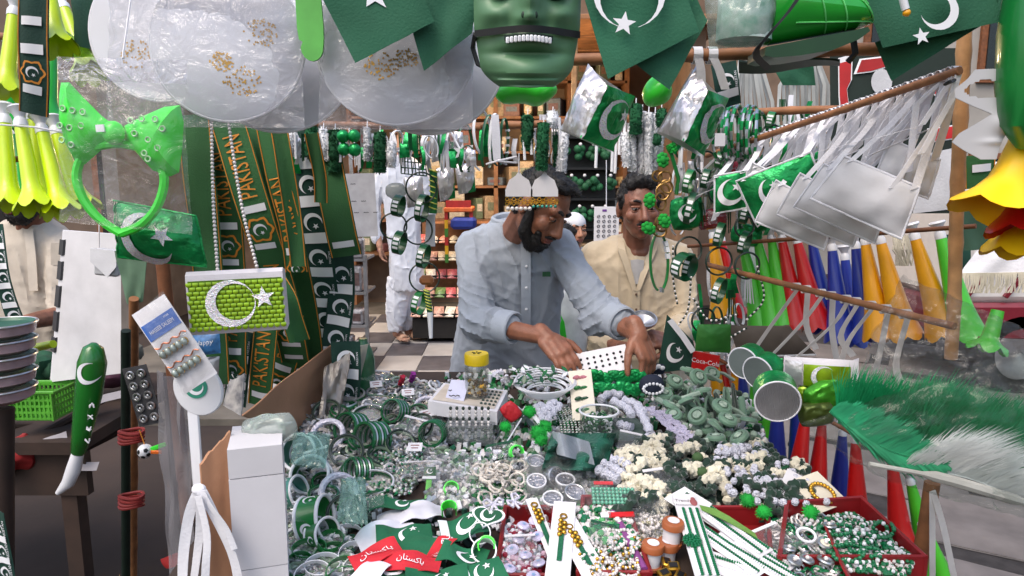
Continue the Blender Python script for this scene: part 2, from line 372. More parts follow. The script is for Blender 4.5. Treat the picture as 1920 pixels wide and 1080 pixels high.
# lit bulbs of the shop
bulb_m=glow('lamp_glass','#ffe2b0',30)
for px,py,Y,dsc,e in ((900,180,7.4,'bright warm bulb hanging just left of the green skull mask',34),(948,186,7.7,'smaller warm bulb hanging right of the brightest one, under the mask',24),(612,172,7.3,'warm bulb glowing through the wrapper between the two white fans',34),(858,282,7.8,'low warm bulb between the dangling head boppers',16)):
    p=at(px,py,Y);o=thing('light_bulb',dsc,'bulb','lit shop bulbs',p)
    b=MB();b.lathe([(0,-.045),(.025,-.038),(.034,-.01),(.03,.015),(.014,.04),(.013,.05)],14,Matrix.Translation(p));part(b,'glass',bulb_m,o)
    b=MB();b.lathe([(.016,.05),(.017,.09),(.006,.1),(0,.1)],12,Matrix.Translation(p));b.tube([p+V((0,0,.1)),p+V((.01,0,3.28-p.z))],.003,5);part(b,'socket',BLK,o)
    l=bpy.data.lights.new('bulb_light','POINT');l.energy=e;l.color=(1,.72,.42);l.shadow_soft_size=.05;lo=bpy.data.objects.new('bulb_light',l);link(lo,o);lo.location=(0,-.06,-.02)
# sloping rack of small packets (seen between the pillar and the man in blue)
rk=thing('display_rack','sloping dark rack full of small pink and cream packets behind the man in blue','rack',loc=at(845,585,6.9))
b=MB();o0=at(845,590,6.9);b.box((o0.x,7.15,o0.z -.12),(.75,.7,.2));
for k in range(5):b.box((o0.x,6.85+k*.16,o0.z+.02+k*.17),(.75,.17,.03))
part(b,'frame',dk,rk)
pk=[mat('sweet_%d'%i,c,.35,var=.35,ns=60,rnd=.3) for i,c in enumerate(['#c99a86','#d8c3a0','#b55a5a','#e0d4c0','#7a9a5a','#c9866a'])]
for k in range(5):
    for i in range(7):
        b=MB(Matrix.Translation((o0.x -.33+i*.11,6.82+k*.16,o0.z+.04+k*.17))@Matrix.Rotation(R(random.uniform(-12,12)),4,'Z')@Matrix.Rotation(R(35),4,'X'))
        b.grid(lambda u,v:((u -.5)*.1,(v -.5)*.14,.03*sin(pi*u)*sin(pi*v)+.012),5,5);b.box((0,0,.005),(.098,.138,.012))
        solo(b,'sweet_packet',pk[(i*3+k*2+(i*k)%5)%6],'%s packet in the %s row of the sloping rack'%(('leftmost','second','third','middle','fifth','sixth','rightmost')[i],ORD[4-k]),'packet','packets on the sloping rack')
# painted table with coloured legs
p=at(862,392,7.4);t_=thing('toy_table','small orange-topped table with striped legs at the back of the shop','table',loc=(p.x,7.4,0))
b=MB();b.box((p.x,7.4,p.z),(.3,.4,.05),bev=.01);part(b,'table_top',mat('orange_paint','#c8602a',.5),t_)
b=MB();b.box((p.x,7.22,p.z+.06),(.26,.02,.07));part(b,'rail',mat('red_paint','#a8201c',.5),t_)
for sx in (-.13,.13):
    b=MB()
    for k in range(6):b.box((p.x+sx,7.25,p.z -.06-k*.09),(.035,.035,.088),mi=k%3)
    part(b,'leg',[mat('red_paint','#a8201c'),mat('yellow_paint','#d0a018',.5),mat('green_paint','#3c7a2a',.5)],t_)
b=MB();b.box((p.x+.05,7.3,p.z -.14),(.26,.3,.12),bev=.03);solo(b,'blue_bundle',mat('blue_cloth','#20358a',.8),'blue folded bundle under the orange table top','bundle')
b=MB();b.box((p.x+.02,7.6,p.z -.55),(.7,.3,.8),bev=.01);solo(b,'brown_crate',mat('brown_crate','#6e4526',.8,var=.3),'big plain brown crate behind the coloured table legs','crate')
# grey wrapped shelves at the left of the floor
gs=thing('wrapped_shelf','grey metal shelf of clear-wrapped goods left of the man in white','shelf',loc=at(680,640,5.6))
q=at(655,620,5.8)
for k in range(4):
    b=MB();b.box((q.x -.2,5.9,FZ+.12+k*.28),(.75,.4,.02));part(b,'shelf_board',mat('grey_steel','#6f6f72',.5,.3,var=.2),gs)
for sx in (-.57,.17):
    b=MB();b.box((q.x+sx,5.72,.55),(.03,.03,1.0));part(b,'post',mat('grey_steel','#6f6f72'),gs)
for k in range(4):
    for i in range(6):
        b=MB(Matrix.Translation((q.x -.5+i*.12,5.8,FZ+.13+k*.28))@Matrix.Rotation(random.uniform(-.2,.2),4,'Z'));h=random.uniform(.12,.22)
        b.box((0,0,h/2),(.1,.16,h),bev=.015);b.box((0,-.083,h*.5),(.07,.004,h*.5),mi=1)
        solo(b,'wrapped_pack',[mat('grey_wrap','#8a888c',.25,var=.4,ns=30,coat=.5,rnd=.3),mat('dark_wrap','#4a3b3b',.3,var=.5,ns=30,rnd=.3)],'%s grey wrapped pack on the %s board of the metal shelf'%(('leftmost','second','third','fourth','fifth','rightmost')[i],ORD[4-k]),'packet','packs on the grey shelf')
# two grey notice sheets hanging with handwritten lines
for px,py,w2,h2,lb in ((668,385,74,116,'grey handwritten notice sheet hanging beside the man in white'),):
    M_=pf(px,py,4.6,1);s4=S(4.6);b=MB(M_);b.grid(lambda u,v:((u -.5)*w2*s4,(v -.5)*h2*s4,.012*sin(5*u+3*v)),10,10,0,.001)
    for k,(yy,n) in enumerate(((.33,2),(.12,1),(.06,3),(-.12,4))):
        for i in range(n):
            x0=-.34+.24*i+.05*(k%2);b.tube([((x0+.02*t)*w2*s4,(yy+.012*(t%2))*h2*s4,.016) for t in range(7)],.0022,4,mi=1)
    solo(b,'notice_sheet',[mat('grey_paper','#9b999b',.8,var=.12),BLK],lb,'notice')
# dark cabinet with green bunches, behind the heads
p=at(1100,345,4.6);cb=thing('dark_cabinet','black display cabinet with rows of green bunches between the two men','cabinet',loc=(p.x,4.7,0))
b=MB();b.box((p.x,4.8,p.z),(.42,.12,.75));
for k in range(4):b.box((p.x,4.68,p.z -.3+k*.2),(.42,.16,.015))
part(b,'case',mat('black_lacquer','#0c0b0b',.5),cb)
b=MB()
for s_ in (-.2,.2):b.box((p.x+s_,4.7,(p.z -.37)/2),(.03,.1,p.z -.37))
part(b,'stand',mat('black_lacquer','#0c0b0b'),cb)
for k in range(3):
    for i in range(4):
        c=V((p.x -.13+i*.085+(k%2)*.03,4.62,p.z -.22+k*.2));b=MB()
        for j in range(5):b.ell(c+V((random.uniform(-.03,.03),random.uniform(-.02,.02),random.uniform(-.01,.05))),.026,nu=8,nv=6)
        b.ell(c+V((0,-.03,.075)),.012,nu=8,nv=5,mi=1)
        solo(b,'green_bunch',[mat('bunch_green','#1c5a34',.7,var=.3),PEARL],'%s green bunch with pearl on the %s cabinet shelf'%(('leftmost','second','third','rightmost')[i],('lowest','middle','upper')[k]),'ornament','bunches in the black cabinet')
# wooden post of the shop front and far right street things
b=MB();b.box((at(1075,300,5.2).x,5.2,1.6),(.04,.04,3.2),bev=.01);solo(b,'wooden_post',BAML,'thin wooden shop post just right of the black cabinet','post')
# pale house across the street, right
hs=thing('pale_house','pale grey house front across the street on the right','house',loc=(6,12.5,0))
b=MB();b.box((7.2,12.6,3.2),(11.6,.3,6.4));part(b,'wall',mat('pale_plaster','#a9a39c',.9,var=.18,ns=1.5,bump=.2,bs=30),hs)
b=MB();b.box((7.2,12.3,6.3),(11.8,.5,.25));part(b,'cornice',mat('pale_plaster','#a9a39c'),hs)
for x in (2.6,4.6,6.6,8.6):
    for z in (1.3,4.2):
        b=MB();b.box((x,12.42,z),(1.1,.08,1.7));b.box((x,12.40,z),(.9,.1,1.5),mi=1);part(b,'window',[WOOD,mat('dark_glass','#1c2226',.15)],hs)
hl=thing('brick_house','brown house front beyond the left neighbouring stall','house',loc=(-8,10.5,0))
b=MB();b.box((-9.3,10.6,3),(10,.3,6));part(b,'wall',mat('brown_plaster','#6b5a4e',.9,var=.25,ns=2),hl)
for x in (-5.6,-7.6,-9.6):
    b=MB();b.box((x,10.42,1.3),(1.2,.1,2.5));b.box((x,10.4,1.3),(1.0,.1,2.3),mi=1);part(b,'door',[WOOD,dk],hl)
# parked van at the far right
p=at(1880,560,5.2);vn=thing('parked_van','white and maroon van parked at the right edge of the street','van',loc=(p.x+.9,5.6,0))
vw=mat('van_white','#cfcac6',.3,var=.05,coat=.5);vm=mat('van_maroon','#6e1524',.35,var=.1,coat=.5)
def vbox(nm,c,d,m,bev=.03):b=MB();b.box(c,d,bev=bev);return part(b,nm,m,vn)
X=p.x+1.0;vbox('body',(X,6.0,1.25),(2.6,1.5,1.1),vw,.08);vbox('skirt',(X,5.98,.58),(2.62,1.52,.3),vm);vbox('stripe',(X,5.235,.98),(2.5,.03,.05),vm,.005)
for k in range(9):b=MB();b.box((X -1.2+k*.3,5.236,.86),(.03,.03,.2),Matrix.Rotation(R(35),3,'Y'));part(b,'painted_bar',vm,vn)
for k in (-1,1):
    b=MB();MW=Matrix.Translation((X+k*.8,5.32,.33))@Matrix.Rotation(pi/2,4,'X');b.lathe([(.2,-.1),(.3,-.1),(.33,-.06),(.33,.06),(.3,.1),(.2,.1)],26,MW);wh=part(b,'wheel',BLK,vn)
    b=MB();b.lathe([(0,.07),(.1,.09),(.2,.1),(.21,.06)],20,MW);part(b,'rim',SILV,wh)
for k in (-1,0,1):b=MB();b.box((X+k*.75,5.246,1.5),(.62,.02,.42),bev=.005);part(b,'window',mat('dark_glass','#1c2226',.1),vn)
# ================================================================ PEOPLE
SKIN=mat('brown_skin','#8d5c46',.42,var=.22,ns=30,bump=.3,bs=260,subs=.08);SKIN2=mat('darker_skin','#875743',.42,var=.22,ns=30,bump=.3,bs=260,subs=.08)
HAIR=mat('black_hair','#120e0d',.6,var=.4,ns=60,bump=.6,bs=220);EYEW=mat('eye_white','#9a918c',.35);IRIS=mat('iris','#1d120c',.15);LIP=mat('lip','#7a4238',.5)
BLUEK=mat('pale_blue_cotton','#a2a9b4',.9,var=.1,ns=7,bump=.55,bs=38,sheen=.2)
CREAMK=mat('cream_cotton','#b8a88f',.9,var=.1,ns=7,bump=.55,bs=38,sheen=.2)
WHITEK=mat('white_cotton','#c9ccd6',.9,var=.08,ns=7,bump=.3,bs=240,sheen=.2)
def headframe(c,yaw,pitch,roll,s=1.0):# x: its right as seen, y: up, z: face direction; yaw>0 turns the face to picture right
    return Matrix.Translation(c)@(Matrix(((1,0,0),(0,0,-1),(0,1,0)))@Matrix.Rotation(R(yaw),3,'Y')@Matrix.Rotation(R(pitch),3,'X')@Matrix.Rotation(R(roll),3,'Z')*s).to_4x4()
def head_shapes(mb,H,child=False):
    k=mb.M;mb.M=H
    mb.ell((0,.028,-.012),(.074,.098,.094),None,16,12);mb.ell((0,-.03,.018),(.062,.075,.074),None,14,10)
    mb.ell((0,-.072,.032),(.046,.04,.05),None,12,8);mb.ell((0,-.095,.058),(.022,.018,.02))
    mb.cap((0,.022,.083),(0,-.026,.108),.0095,.013);mb.ell((-.012,-.031,.096),(.010,.009,.012));mb.ell((.012,-.031,.096),(.010,.009,.012))
    mb.cap((-.042,.036,.07),(.042,.036,.07),.014,.014);mb.ell((-.042,-.018,.06),(.024,.026,.024));mb.ell((.042,-.018,.06),(.024,.026,.024))
    mb.cap((-.017,-.055,.083),(.017,-.055,.083),.009);mb.cap((-.012,-.066,.082),(.012,-.066,.082),.009)
    for s in (-1,1):mb.ell((s*.076,-.002,-.012),(.011,.033,.02));mb.ell((s*.079,-.022,-.006),(.008,.012,.01))
    mb.M=k
def face_parts(H,root,skin,beard=0,mous=1,brow=.005,down=0):
    for s in (-1,1):
        b=MB(H);b.ell((s*.031,.010,.0745),(.0125,.0068,.0105),None,12,8,0);b.ell((s*.031,.010,.0835),(.0055,.006,.003),None,10,6,1);part(b,'eye',[EYEW,IRIS],root)
        b=MB(H);b.cap((s*.031-.013,.0175-down,.0785),(s*.031+.013,.0175-down,.0785),.0055,.0055);b.cap((s*.031-.012,.0008,.0765),(s*.031+.012,.0008,.0765),.004);part(b,'eyelid',skin,root)
        b=MB(H);b.tube([(s*.013,.037,.0865),(s*.03,.043,.085),(s*.05,.036,.072)],[brow,brow,brow*.5],6);part(b,'eyebrow',HAIR,root)
    b=MB(H);b.cap((-.018,-.0565,.089),(.018,-.0565,.089),.0055);b.cap((-.014,-.066,.088),(.014,-.066,.088),.0055);part(b,'lips',LIP,root)
    if mous:b=MB(H);b.tube([(-.027,-.05,.086),(-.012,-.043,.098),(0,-.044,.101),(.012,-.043,.098),(.027,-.05,.086)],[.003,.0062,.005,.0062,.003],8);part(b,'moustache',HAIR,root)
    if beard:
        b=MB(H)
        b.ell((0,-.09,.048),(.038,.028,.036));
        for s in (-1,1):b.cap((s*.069,-.005,.012),(s*.058,-.07,.03),.014,.022);b.cap((s*.058,-.07,.03),(s*.022,-.1,.058),.022,.024);b.cap((s*.04,-.05,.066),(s*.03,-.085,.07),.012,.016)
        b.cap((-.02,-.082,.082),(.02,-.082,.082),.010)
        q=remesh(b,.004,2,lambda p,n:.0022*nz(p.x*160,p.y*160,p.z*160));part(strands(q,1500,.008,(0,-.3,-.8)),'beard',HAIR,root)
def strands(q,n,L,down,seed=1):
    random.seed(seed);N0=len(q.v);c=sum(q.v,V((0,0,0)))/N0
    for i in range(n):
        p=q.v[random.randrange(N0)];d=((p -c).normalized()*.5+V(down)+V((random.uniform(-.5,.5),random.uniform(-.5,.5),random.uniform(-.5,.5)))).normalized();e=d.orthogonal().normalized()*.0009;q.add([p -e,p+e,p+d*L*random.uniform(.4,1)],[[0,1,2]])
    return q
def hair_shape(H,root,quiff=.02,low=-.03):
    b=MB(H);b.ell((0,.038,-.024),(.08,.1,.092),None,16,12);b.ell((0,.01,-.046),(.077,.08,.062));b.ell((0,.112,.024),(.06,.026+quiff*.5,.05));b.ell((.03,.106,.046),(.034,.02+quiff*.3,.026));b.ell((-.03,.104,.044),(.034,.019+quiff*.2,.026))
    for s in (-1,1):b.cap((s*.076,.05,.018),(s*.074,.008,.014),.012,.007)
    q=remesh(b,.005,1,lambda p,n:.005*nz(p.x*60,p.y*60,p.z*34)+.003*nz(p.x*170,p.y*170,p.z*60))
    part(strands(q,2200,.016,(.2,0,.1)),'hair',HAIR,root)
def hand_shapes(mb,W,curl=(20,25,20),spread=1.0,mir=1,thumb=(35,25),s=1.0):# W: wrist frame, fingers +y, palm faces -z, thumb to +x*mir
    k=mb.M;mb.M=W@Matrix.Diagonal((mir*s,s,s,1))
    mb.cap((0,-.03,0),(0,.01,0),.026,.027);mb.cap((-.022,.015,0),(-.028,.075,0),.017,.014);mb.cap((0,.015,0),(-.008,.08,.002),.018,.015);mb.cap((.018,.015,0),(.012,.08,.002),.018,.015);mb.cap((.026,.02,-.004),(.03,.075,0),.016,.013)
    for x,L,a in ((.03,.074,5),(.011,.082,1),(-.009,.076,-3),(-.028,.06,-8)):
        p=V((x,.078,0));th=0;r=.0095
        for i,f in enumerate((.46,.3,.24)):
            th+=R(curl[i]);d=V((sin(R(a*spread))*cos(th),cos(R(a*spread))*cos(th),-sin(th)));q=p+d*L*f;mb.cap(p,q,r,r*.92);p=q;r*=.9
    a,c=thumb;p=V((.03,.022,-.008));d=V((sin(R(a)),cos(R(a)),-.25)).normalized();q=p+d*.042;mb.cap(p,q,.0155,.012)
    d=V((sin(R(a -c)),cos(R(a -c)),-.4)).normalized();p=q+d*.032;mb.cap(q,p,.012,.0105);d=V((sin(R(a -c -15)),cos(R(a -c -15)),-.45)).normalized();mb.cap(p,p+d*.024,.0105,.008)
    mb.M=k
def wristframe(p,d,palm):# d: finger direction, palm: direction the palm faces
    y=V(d).normalized();z=-V(palm);z=(z -y*z.dot(y)).normalized();x=y.cross(z)
    return Matrix.Translation(p)@Matrix((x,y,z)).transposed().to_4x4()
def loft(mb,rings,n=22):# rings: (centre, half-width, half-depth, yaw)
    vs,fs=[],[]
    for c,a,b2,yaw in rings:
        c=V(c)
        for j in range(n):
            t=2*pi*j/n;x=a*abs(cos(t))**.8*(1 if cos(t)>0 else -1);y=b2*abs(sin(t))**.8*(1 if sin(t)>0 else -1)
            vs.append(c+V((x*cos(yaw)-y*sin(yaw),x*sin(yaw)+y*cos(yaw),0)))
    k=len(rings)
    for i in range(k -1):
        for j in range(n):fs.append([i*n+j,i*n+(j+1)%n,(i+1)*n+(j+1)%n,(i+1)*n+j])
    fs+=[list(range(n))[::-1],[(k -1)*n+j for j in range(n)]]
    mb.add(vs,fs)
def folds(amp,centres,seed=0):
    def f(p,n):
        d=0
        for c,rad,a,dr in centres:
            w2=max(0,1-(p -c).length/rad);q=p.dot(V(dr))*a+2.2*nz(p.x*7+seed,p.y*7,p.z*7);d+=w2*(1-abs(sin(q)))**2.5*amp*1.6
        r1=max(0,1-abs(nz(p.x*11+seed,p.y*11,p.z*3.6+.8*nz(p.x*5,p.z*5)))*3.2);r2=max(0,1-abs(nz(p.x*15,p.y*15+seed,p.z*17+p.x*9))*4)
        return d+amp*(1.1*r1**2+.45*r2**2)+amp*.6*nz(p.x*6,p.y*6+seed,p.z*5)
    return f
def legs(root,x,y,z0,m):
    b=MB()
    for s in (-1,1):b.cap((x+s*.09,y,z0),(x+s*.1,y+.02,.14),.11,.085)
    part(remesh(b,.016,3),'trousers',m,root)
    for s in (-1,1):
        b=MB();b.ell((x+s*.1,y -.05,.045),(.05,.13,.045));part(b,'shoe',BLK,root)
# ---------------------------------------------------- the man in pale blue, sorting the table
Y1=2.35
m1=thing('person','bearded man in pale blue long shirt bending over the table with both hands out','person','men behind the table',at(965,1010,Y1+.05))
H1=headframe(at(1012,392,2.22),52,34,-10)
b=MB();head_shapes(b,H1)
nb=at(962,450,2.38);b.cap(H1@V((0,-.03,-.03)),nb,.052,.06)
b.ell(at(965,560,2.42),(.16,.1,.26));b.cap(nb,at(965,500,2.42),.07,.12)
# arms (continuous with the body under the cloth)
eL,wLp=at(897,605,2.22),at(1024,632,2.06);b.cap(at(888,466,2.39),eL,.034,.034);b.cap(at(965,500,2.42),at(888,466,2.39),.07,.034);b.cap(eL,wLp,.036,.026)
eR,wRp=at(1128,588,2.16),at(1196,625,2.0);b.cap(at(1050,466,2.38),at(1082,524,2.285),.034,.034);b.cap(at(1082,524,2.285),eR,.034,.034);b.cap(at(965,500,2.42),at(1050,466,2.38),.07,.034);b.cap(eR,wRp,.036,.029)
hand_shapes(b,wristframe(wLp,at(1066,678,1.98)-wLp,V((.15,.35,-1))),(18,22,16),1,-1,(48,30),1.0)
hand_shapes(b,wristframe(wRp,at(1222,690,1.95)-wRp,V((-.5,.3,-.8))),(30,38,30),.6,1,(42,28),1.05)
part(remesh(b,.0045,2),'body',SKIN,m1)
face_parts(H1,m1,SKIN,1,1,.006,.005);hair_shape(H1,m1,-.012)
b=MB();hip=at(945,740,2.5)
loft(b,[(V((hip.x,2.5,.55)),.235,.15,0),(V((hip.x,2.5,.85)),.23,.15,0),(at(948,690,2.48),.205,.14,0),(at(953,620,2.45),.185,.13,0),(at(960,540,2.42),.178,.122,0),(at(966,482,2.40),.175,.11,0),(at(966,452,2.39),.15,.088,0),(at(964,430,2.385),.105,.072,0),(at(964,414,2.385),.072,.064,0)])
shL,shR=at(888,464,2.38),at(1050,462,2.37);b.cap(at(940,446,2.39),shL,.064,.056);b.cap(at(1000,446,2.38),shR,.064,.056)
b.cap(shL,at(890,530,2.31),.058,.053);b.cap(at(890,530,2.31),eL,.053,.056);b.cap(eL,at(948,612,2.16),.057,.05);b.ell(at(902,614,2.24),(.055,.055,.05))
b.cap(shR,at(1082,524,2.28),.06,.055);b.cap(at(1082,524,2.28),eR,.055,.054);b.cap(eR,at(1156,600,2.09),.056,.051);b.ell(at(1116,600,2.16),(.05,.05,.05))
F1=folds(.0065,[(eL,.2,90,(.5,0,1)),(eR,.2,90,(-.8,0,1)),(at(966,470,2.3),.25,60,(1,0,.3))],3)
part(remesh(b,.006,3,F1),'shirt',BLUEK,m1)
legs(m1,hip.x,2.5,.6,BLUEK)
def cuff(c,d,r,m,root,nm='cuff'):
    d=V(d).normalized();b=MB();q=d.to_track_quat('Z','Y').to_matrix().to_4x4();b.lathe([(r*.9,-.03),(r*1.04,-.028),(r*1.07,0),(r*1.06,.026),(r*.97,.03),(r*.86,.024),(r*.84,-.02)],22,Matrix.Translation(c)@q,closed=True)
    part(b,nm,m,root)
cuff(at(951,613,2.155),at(1024,632,2.06)-eL,.051,BLUEK,m1);cuff(at(1158,602,2.085),wRp -eR,.051,BLUEK,m1)
b=MB();cN=at(964,415,2.385);b.torus(.068,.009,Matrix.Translation(cN+V((0,0,.002)))@Matrix.Rotation(R(12),4,'X')@Matrix.Diagonal((1.06,.95,1,1)),26,8,flat=1.8);part(b,'neckband',BLUEK,m1)
b=MB();pl=[at(985,436,2.298),at(986,500,2.268),at(986,560,2.283),at(986,610,2.305)];b.ribbon(pl,.032,(1,0,0),thick=.004);part(b,'placket',BLUEK,m1)
for k,py in enumerate((462,500,540,580)):
    b=MB();b.ell(at(987,py,2.262+(.025 if k==0 else 0)+(.015 if k==3 else .002*k)),(.005,.003,.005));part(b,'button',WPL,m1)
b=MB(pf(1026,514,2.255));b.box((0,0,0),(.022,.016,.004),bev=.001);b.box((-.012,0,.0005),(.007,.016,.004));part(b,'flag_badge',[DGP],m1)
# ---------------------------------------------------- the man in cream, looking at the viewer
m2=thing('person','man with moustache in cream long shirt standing at the right behind the hanging hair bands','person','men behind the table',at(1190,1000,2.85))
H2=headframe(at(1197,392,2.74),4,4,2)
b=MB();head_shapes(b,H2);n2=at(1195,475,2.82);b.cap(H2@V((0,-.04,-.03)),n2,.054,.062);b.ell(at(1192,570,2.86),(.17,.1,.26));b.cap(n2,at(1192,520,2.86),.075,.13)
e2l,w2l=at(1110,640,2.78),at(1165,652,2.6);e2r,w2r=at(1283,610,2.78),at(1250,640,2.55)
b.cap(at(1192,520,2.86),at(1115,480,2.86),.08,.045);b.cap(at(1115,480,2.86),e2l,.045,.038);b.cap(e2l,w2l,.038,.027);b.cap(at(1192,520,2.86),at(1272,480,2.86),.08,.045);b.cap(at(1272,480,2.86),e2r,.045,.038);b.cap(e2r,w2r,.038,.027)
hand_shapes(b,wristframe(w2r,at(1212,632,2.47)-w2r,V((-.2,.6,-.6))),(35,40,30),.6,-1,(40,20));hand_shapes(b,wristframe(w2l,at(1200,655,2.52)-w2l,V((.2,.5,.6))),(30,35,30),.6,1,(40,20))
part(remesh(b,.005,2),'body',SKIN2,m2);face_parts(H2,m2,SKIN2,0,1,.0055);hair_shape(H2,m2,.035)
b=MB();hx=at(1190,740,2.9).x
loft(b,[(V((hx,2.9,.5)),.22,.14,0),(V((hx,2.9,.85)),.215,.14,0),(at(1190,660,2.88),.205,.135,0),(at(1191,600,2.87),.2,.13,0),(at(1192,540,2.86),.2,.125,0),(at(1193,495,2.85),.2,.115,0),(at(1194,472,2.845),.165,.09,0),(at(1195,456,2.84),.115,.072,0),(at(1195,446,2.84),.075,.064,0)])
s2l,s2r=at(1118,484,2.85),at(1271,484,2.85);b.cap(at(1170,470,2.85),s2l,.068,.066);b.cap(at(1220,470,2.85),s2r,.068,.066)
b.cap(s2l,e2l,.068,.058);b.cap(e2l,at(1145,650,2.68),.058,.05);b.cap(s2r,e2r,.068,.058);b.cap(e2r,at(1268,626,2.66),.058,.05)
part(remesh(b,.007,3,folds(.006,[(e2l,.2,80,(.5,0,1)),(e2r,.2,80,(-.5,0,1)),(at(1192,560,2.75),.22,45,(1,0,.1))],9)),'shirt',CREAMK,m2)
legs(m2,hx,2.9,.55,CREAMK)
# open collar with white undershirt, neckband points
b=MB();b.grid(lambda u,v:at(1182+u*26-(u -.5)*v*10,486+v*46+abs(u -.5)*4,2.722+.006*abs(u -.5)),6,6,0,.002);part(b,'undershirt',mat('undershirt','#b9b6b4',.9),m2)
for s in (-1,1):
    b=MB();b.ribbon([at(1195+s*32,447,2.80),at(1195+s*30,468,2.745),at(1194+s*14,510,2.722),at(1193+s*3,545,2.722)],[.026,.034,.03,.02],(1,-.2,.35*s),thick=.004);part(b,'collar',CREAMK,m2)
b=MB();b.ribbon([at(1193,540,2.722),at(1192,590,2.728),at(1190,640,2.732)],.03,(1,0,0),thick=.003);part(b,'placket',CREAMK,m2)
for py in (552,580,612):b=MB();b.ell(at(1193,py,2.716),(.005,.003,.005));part(b,'button',mat('brown_button','#5a4433',.4),m2)
b=MB();MW=pf(1206,610,2.50,0,0,-62);b.lathe([(0,0),(.03,.004),(.045,.02),(.048,.034),(.044,.034),(.04,.02),(.0,.008)],22,MW);solo(b,'steel_bowl',SILV,'small steel bowl held in the hand of the man in cream','bowl')
# ---------------------------------------------------- boy behind, between the two men
m3=thing('person','small boy in white cap peering out between the two men','person',None,at(1080,900,4.3))
H3=headframe(at(1077,432,4.2),22,2,0,.86);b=MB();head_shapes(b,H3);b.cap(H3@V((0,-.04,-.03)),at(1078,500,4.25),.045,.05);b.ell(at(1078,560,4.3),(.12,.08,.24));part(remesh(b,.006,2),'body',mat('boy_skin','#a9765c',.55,subs=.08),m3);face_parts(H3,m3,mat('boy_skin','#a9765c'),0,0,.004)
b=MB(H3);b.ell((0,.05,-.012),(.082,.078,.098),None,16,10);part(b,'cap',WCL,m3)
b=MB();c3=at(1080,480,4.25);loft(b,[(V((c3.x,4.3,.3)),.17,.12,0),(V((c3.x,4.3,.7)),.16,.11,0),(V((c3.x,4.3,c3.z -.12)),.16,.1,0),(V((c3.x,4.28,c3.z)),.12,.08,0),(V((c3.x,4.27,c3.z+.05)),.06,.055,0)]);part(remesh(b,.012,3),'shirt',WHITEK,m3)
legs(m3,c3.x,4.3,.4,WHITEK)
# a second child's bright green and white shirt low between the men
m5=thing('person','child in bright green and white shirt half hidden between the two men','person',None,at(1055,900,2.75))
b=MB();c5=at(1050,600,2.72);loft(b,[(V((c5.x,2.75,.35)),.13,.1,0),(V((c5.x,2.75,.8)),.12,.09,0),(V((c5.x,2.75,c5.z+.03)),.115,.085,0),(V((c5.x,2.75,c5.z+.12)),.09,.07,0),(V((c5.x,2.75,c5.z+.16)),.05,.05,0)]);part(remesh(b,.01,3),'shirt',mat('kid_white','#c6ccd0',.85),m5)
b=MB();b.ribbon([at(1036,585,2.62),at(1046,605,2.615),at(1052,630,2.62),at(1062,665,2.62)],[.05,.05,.04,.03],(1,0,.1),thick=.004);part(b,'green_panel',NEON,m5)
b=MB();H5=headframe(c5+V((0,.05,.26)),20,0,0,.85);head_shapes(b,H5);b.cap(H5@V((0,-.04,-.03)),c5+V((0,.03,.1)),.04,.045);part(remesh(b,.008,2),'body',SKIN2,m5);hair_shape(H5,m5)
# ---------------------------------------------------- man in white walking on the tiles
m4=thing('person','man in white long shirt and loose trousers standing on the chequered floor','person',None,onz(752,640,FZ+.016))
base=onz(752,638,FZ+.016);Yb=base.y;gz=FZ+.016
def wp(px,py,dy=0):return at(px,py,Yb+dy)
b=MB();loft(b,[(wp(765,543),.16,.13,.2),(wp(763,510),.165,.14,.2),(wp(760,470),.16,.135,.2),(wp(757,420),.165,.13,.2),(wp(755,370),.19,.13,.2),(wp(754,330),.2,.12,.2),(wp(754,306),.17,.1,.2),(wp(754,292),.08,.07,.2)])
b.cap(wp(718,322),wp(700,385),.075,.065);b.cap(wp(700,385),wp(706,446,-.05),.065,.055);b.cap(wp(790,322),wp(806,400,.05),.075,.06)
part(remesh(b,.014,3,folds(.01,[(wp(760,500),.3,40,(1,0,.1))],5)),'shirt',WHITEK,m4)
b=MB();loft(b,[(wp(742,620),.06,.065,0),(wp(743,600),.085,.085,0),(wp(745,560),.11,.1,0),(wp(752,520),.13,.11,0)]);loft(b,[(wp(764,617,.12),.06,.065,0),(wp(768,596,.12),.085,.085,0),(wp(772,556,.1),.1,.1,0),(wp(765,520,.05),.12,.11,0)])
part(remesh(b,.012,3,folds(.012,[(wp(745,590),.3,40,(1,0,.4))],2)),'trousers',WHITEK,m4)
b=MB();b.ell(wp(755,400),(.12,.08,.3));b.cap(wp(755,340),wp(712,330),.08,.05);b.cap(wp(712,330),wp(700,388),.045,.04);b.cap(wp(700,388),wp(712,462,-.08),.04,.032)
hand_shapes(b,wristframe(wp(713,466,-.08),V((.12,-.1,-1)),V((1,0,0))),(20,25,20),.5,1,(30,20));H4=headframe(wp(757,245),30,10,0);head_shapes(b,H4);b.cap(H4@V((0,-.04,-.03)),wp(755,300),.055,.06)
b.cap(wp(755,420),wp(746,520),.1,.07);b.cap(wp(746,520),wp(743,625),.06,.04);b.cap(wp(755,420),wp(768,520,.1),.1,.07);b.cap(wp(768,520,.1),wp(765,622,.12),.06,.04)
f1=V((base.x,Yb,gz));
for fx,fy in ((0,0),(.10,.13)):
    q=f1+V((fx,fy,0));b.cap(q+V((-.03,.06,.055)),q+V((.05,-.09,.045)),.035,.026);b.ell(q+V((.06,-.13,.036)),(.042,.05,.018))
part(remesh(b,.007,2),'body',mat('pale_skin','#a87c66',.55,subs=.08),m4);hair_shape(H4,m4)
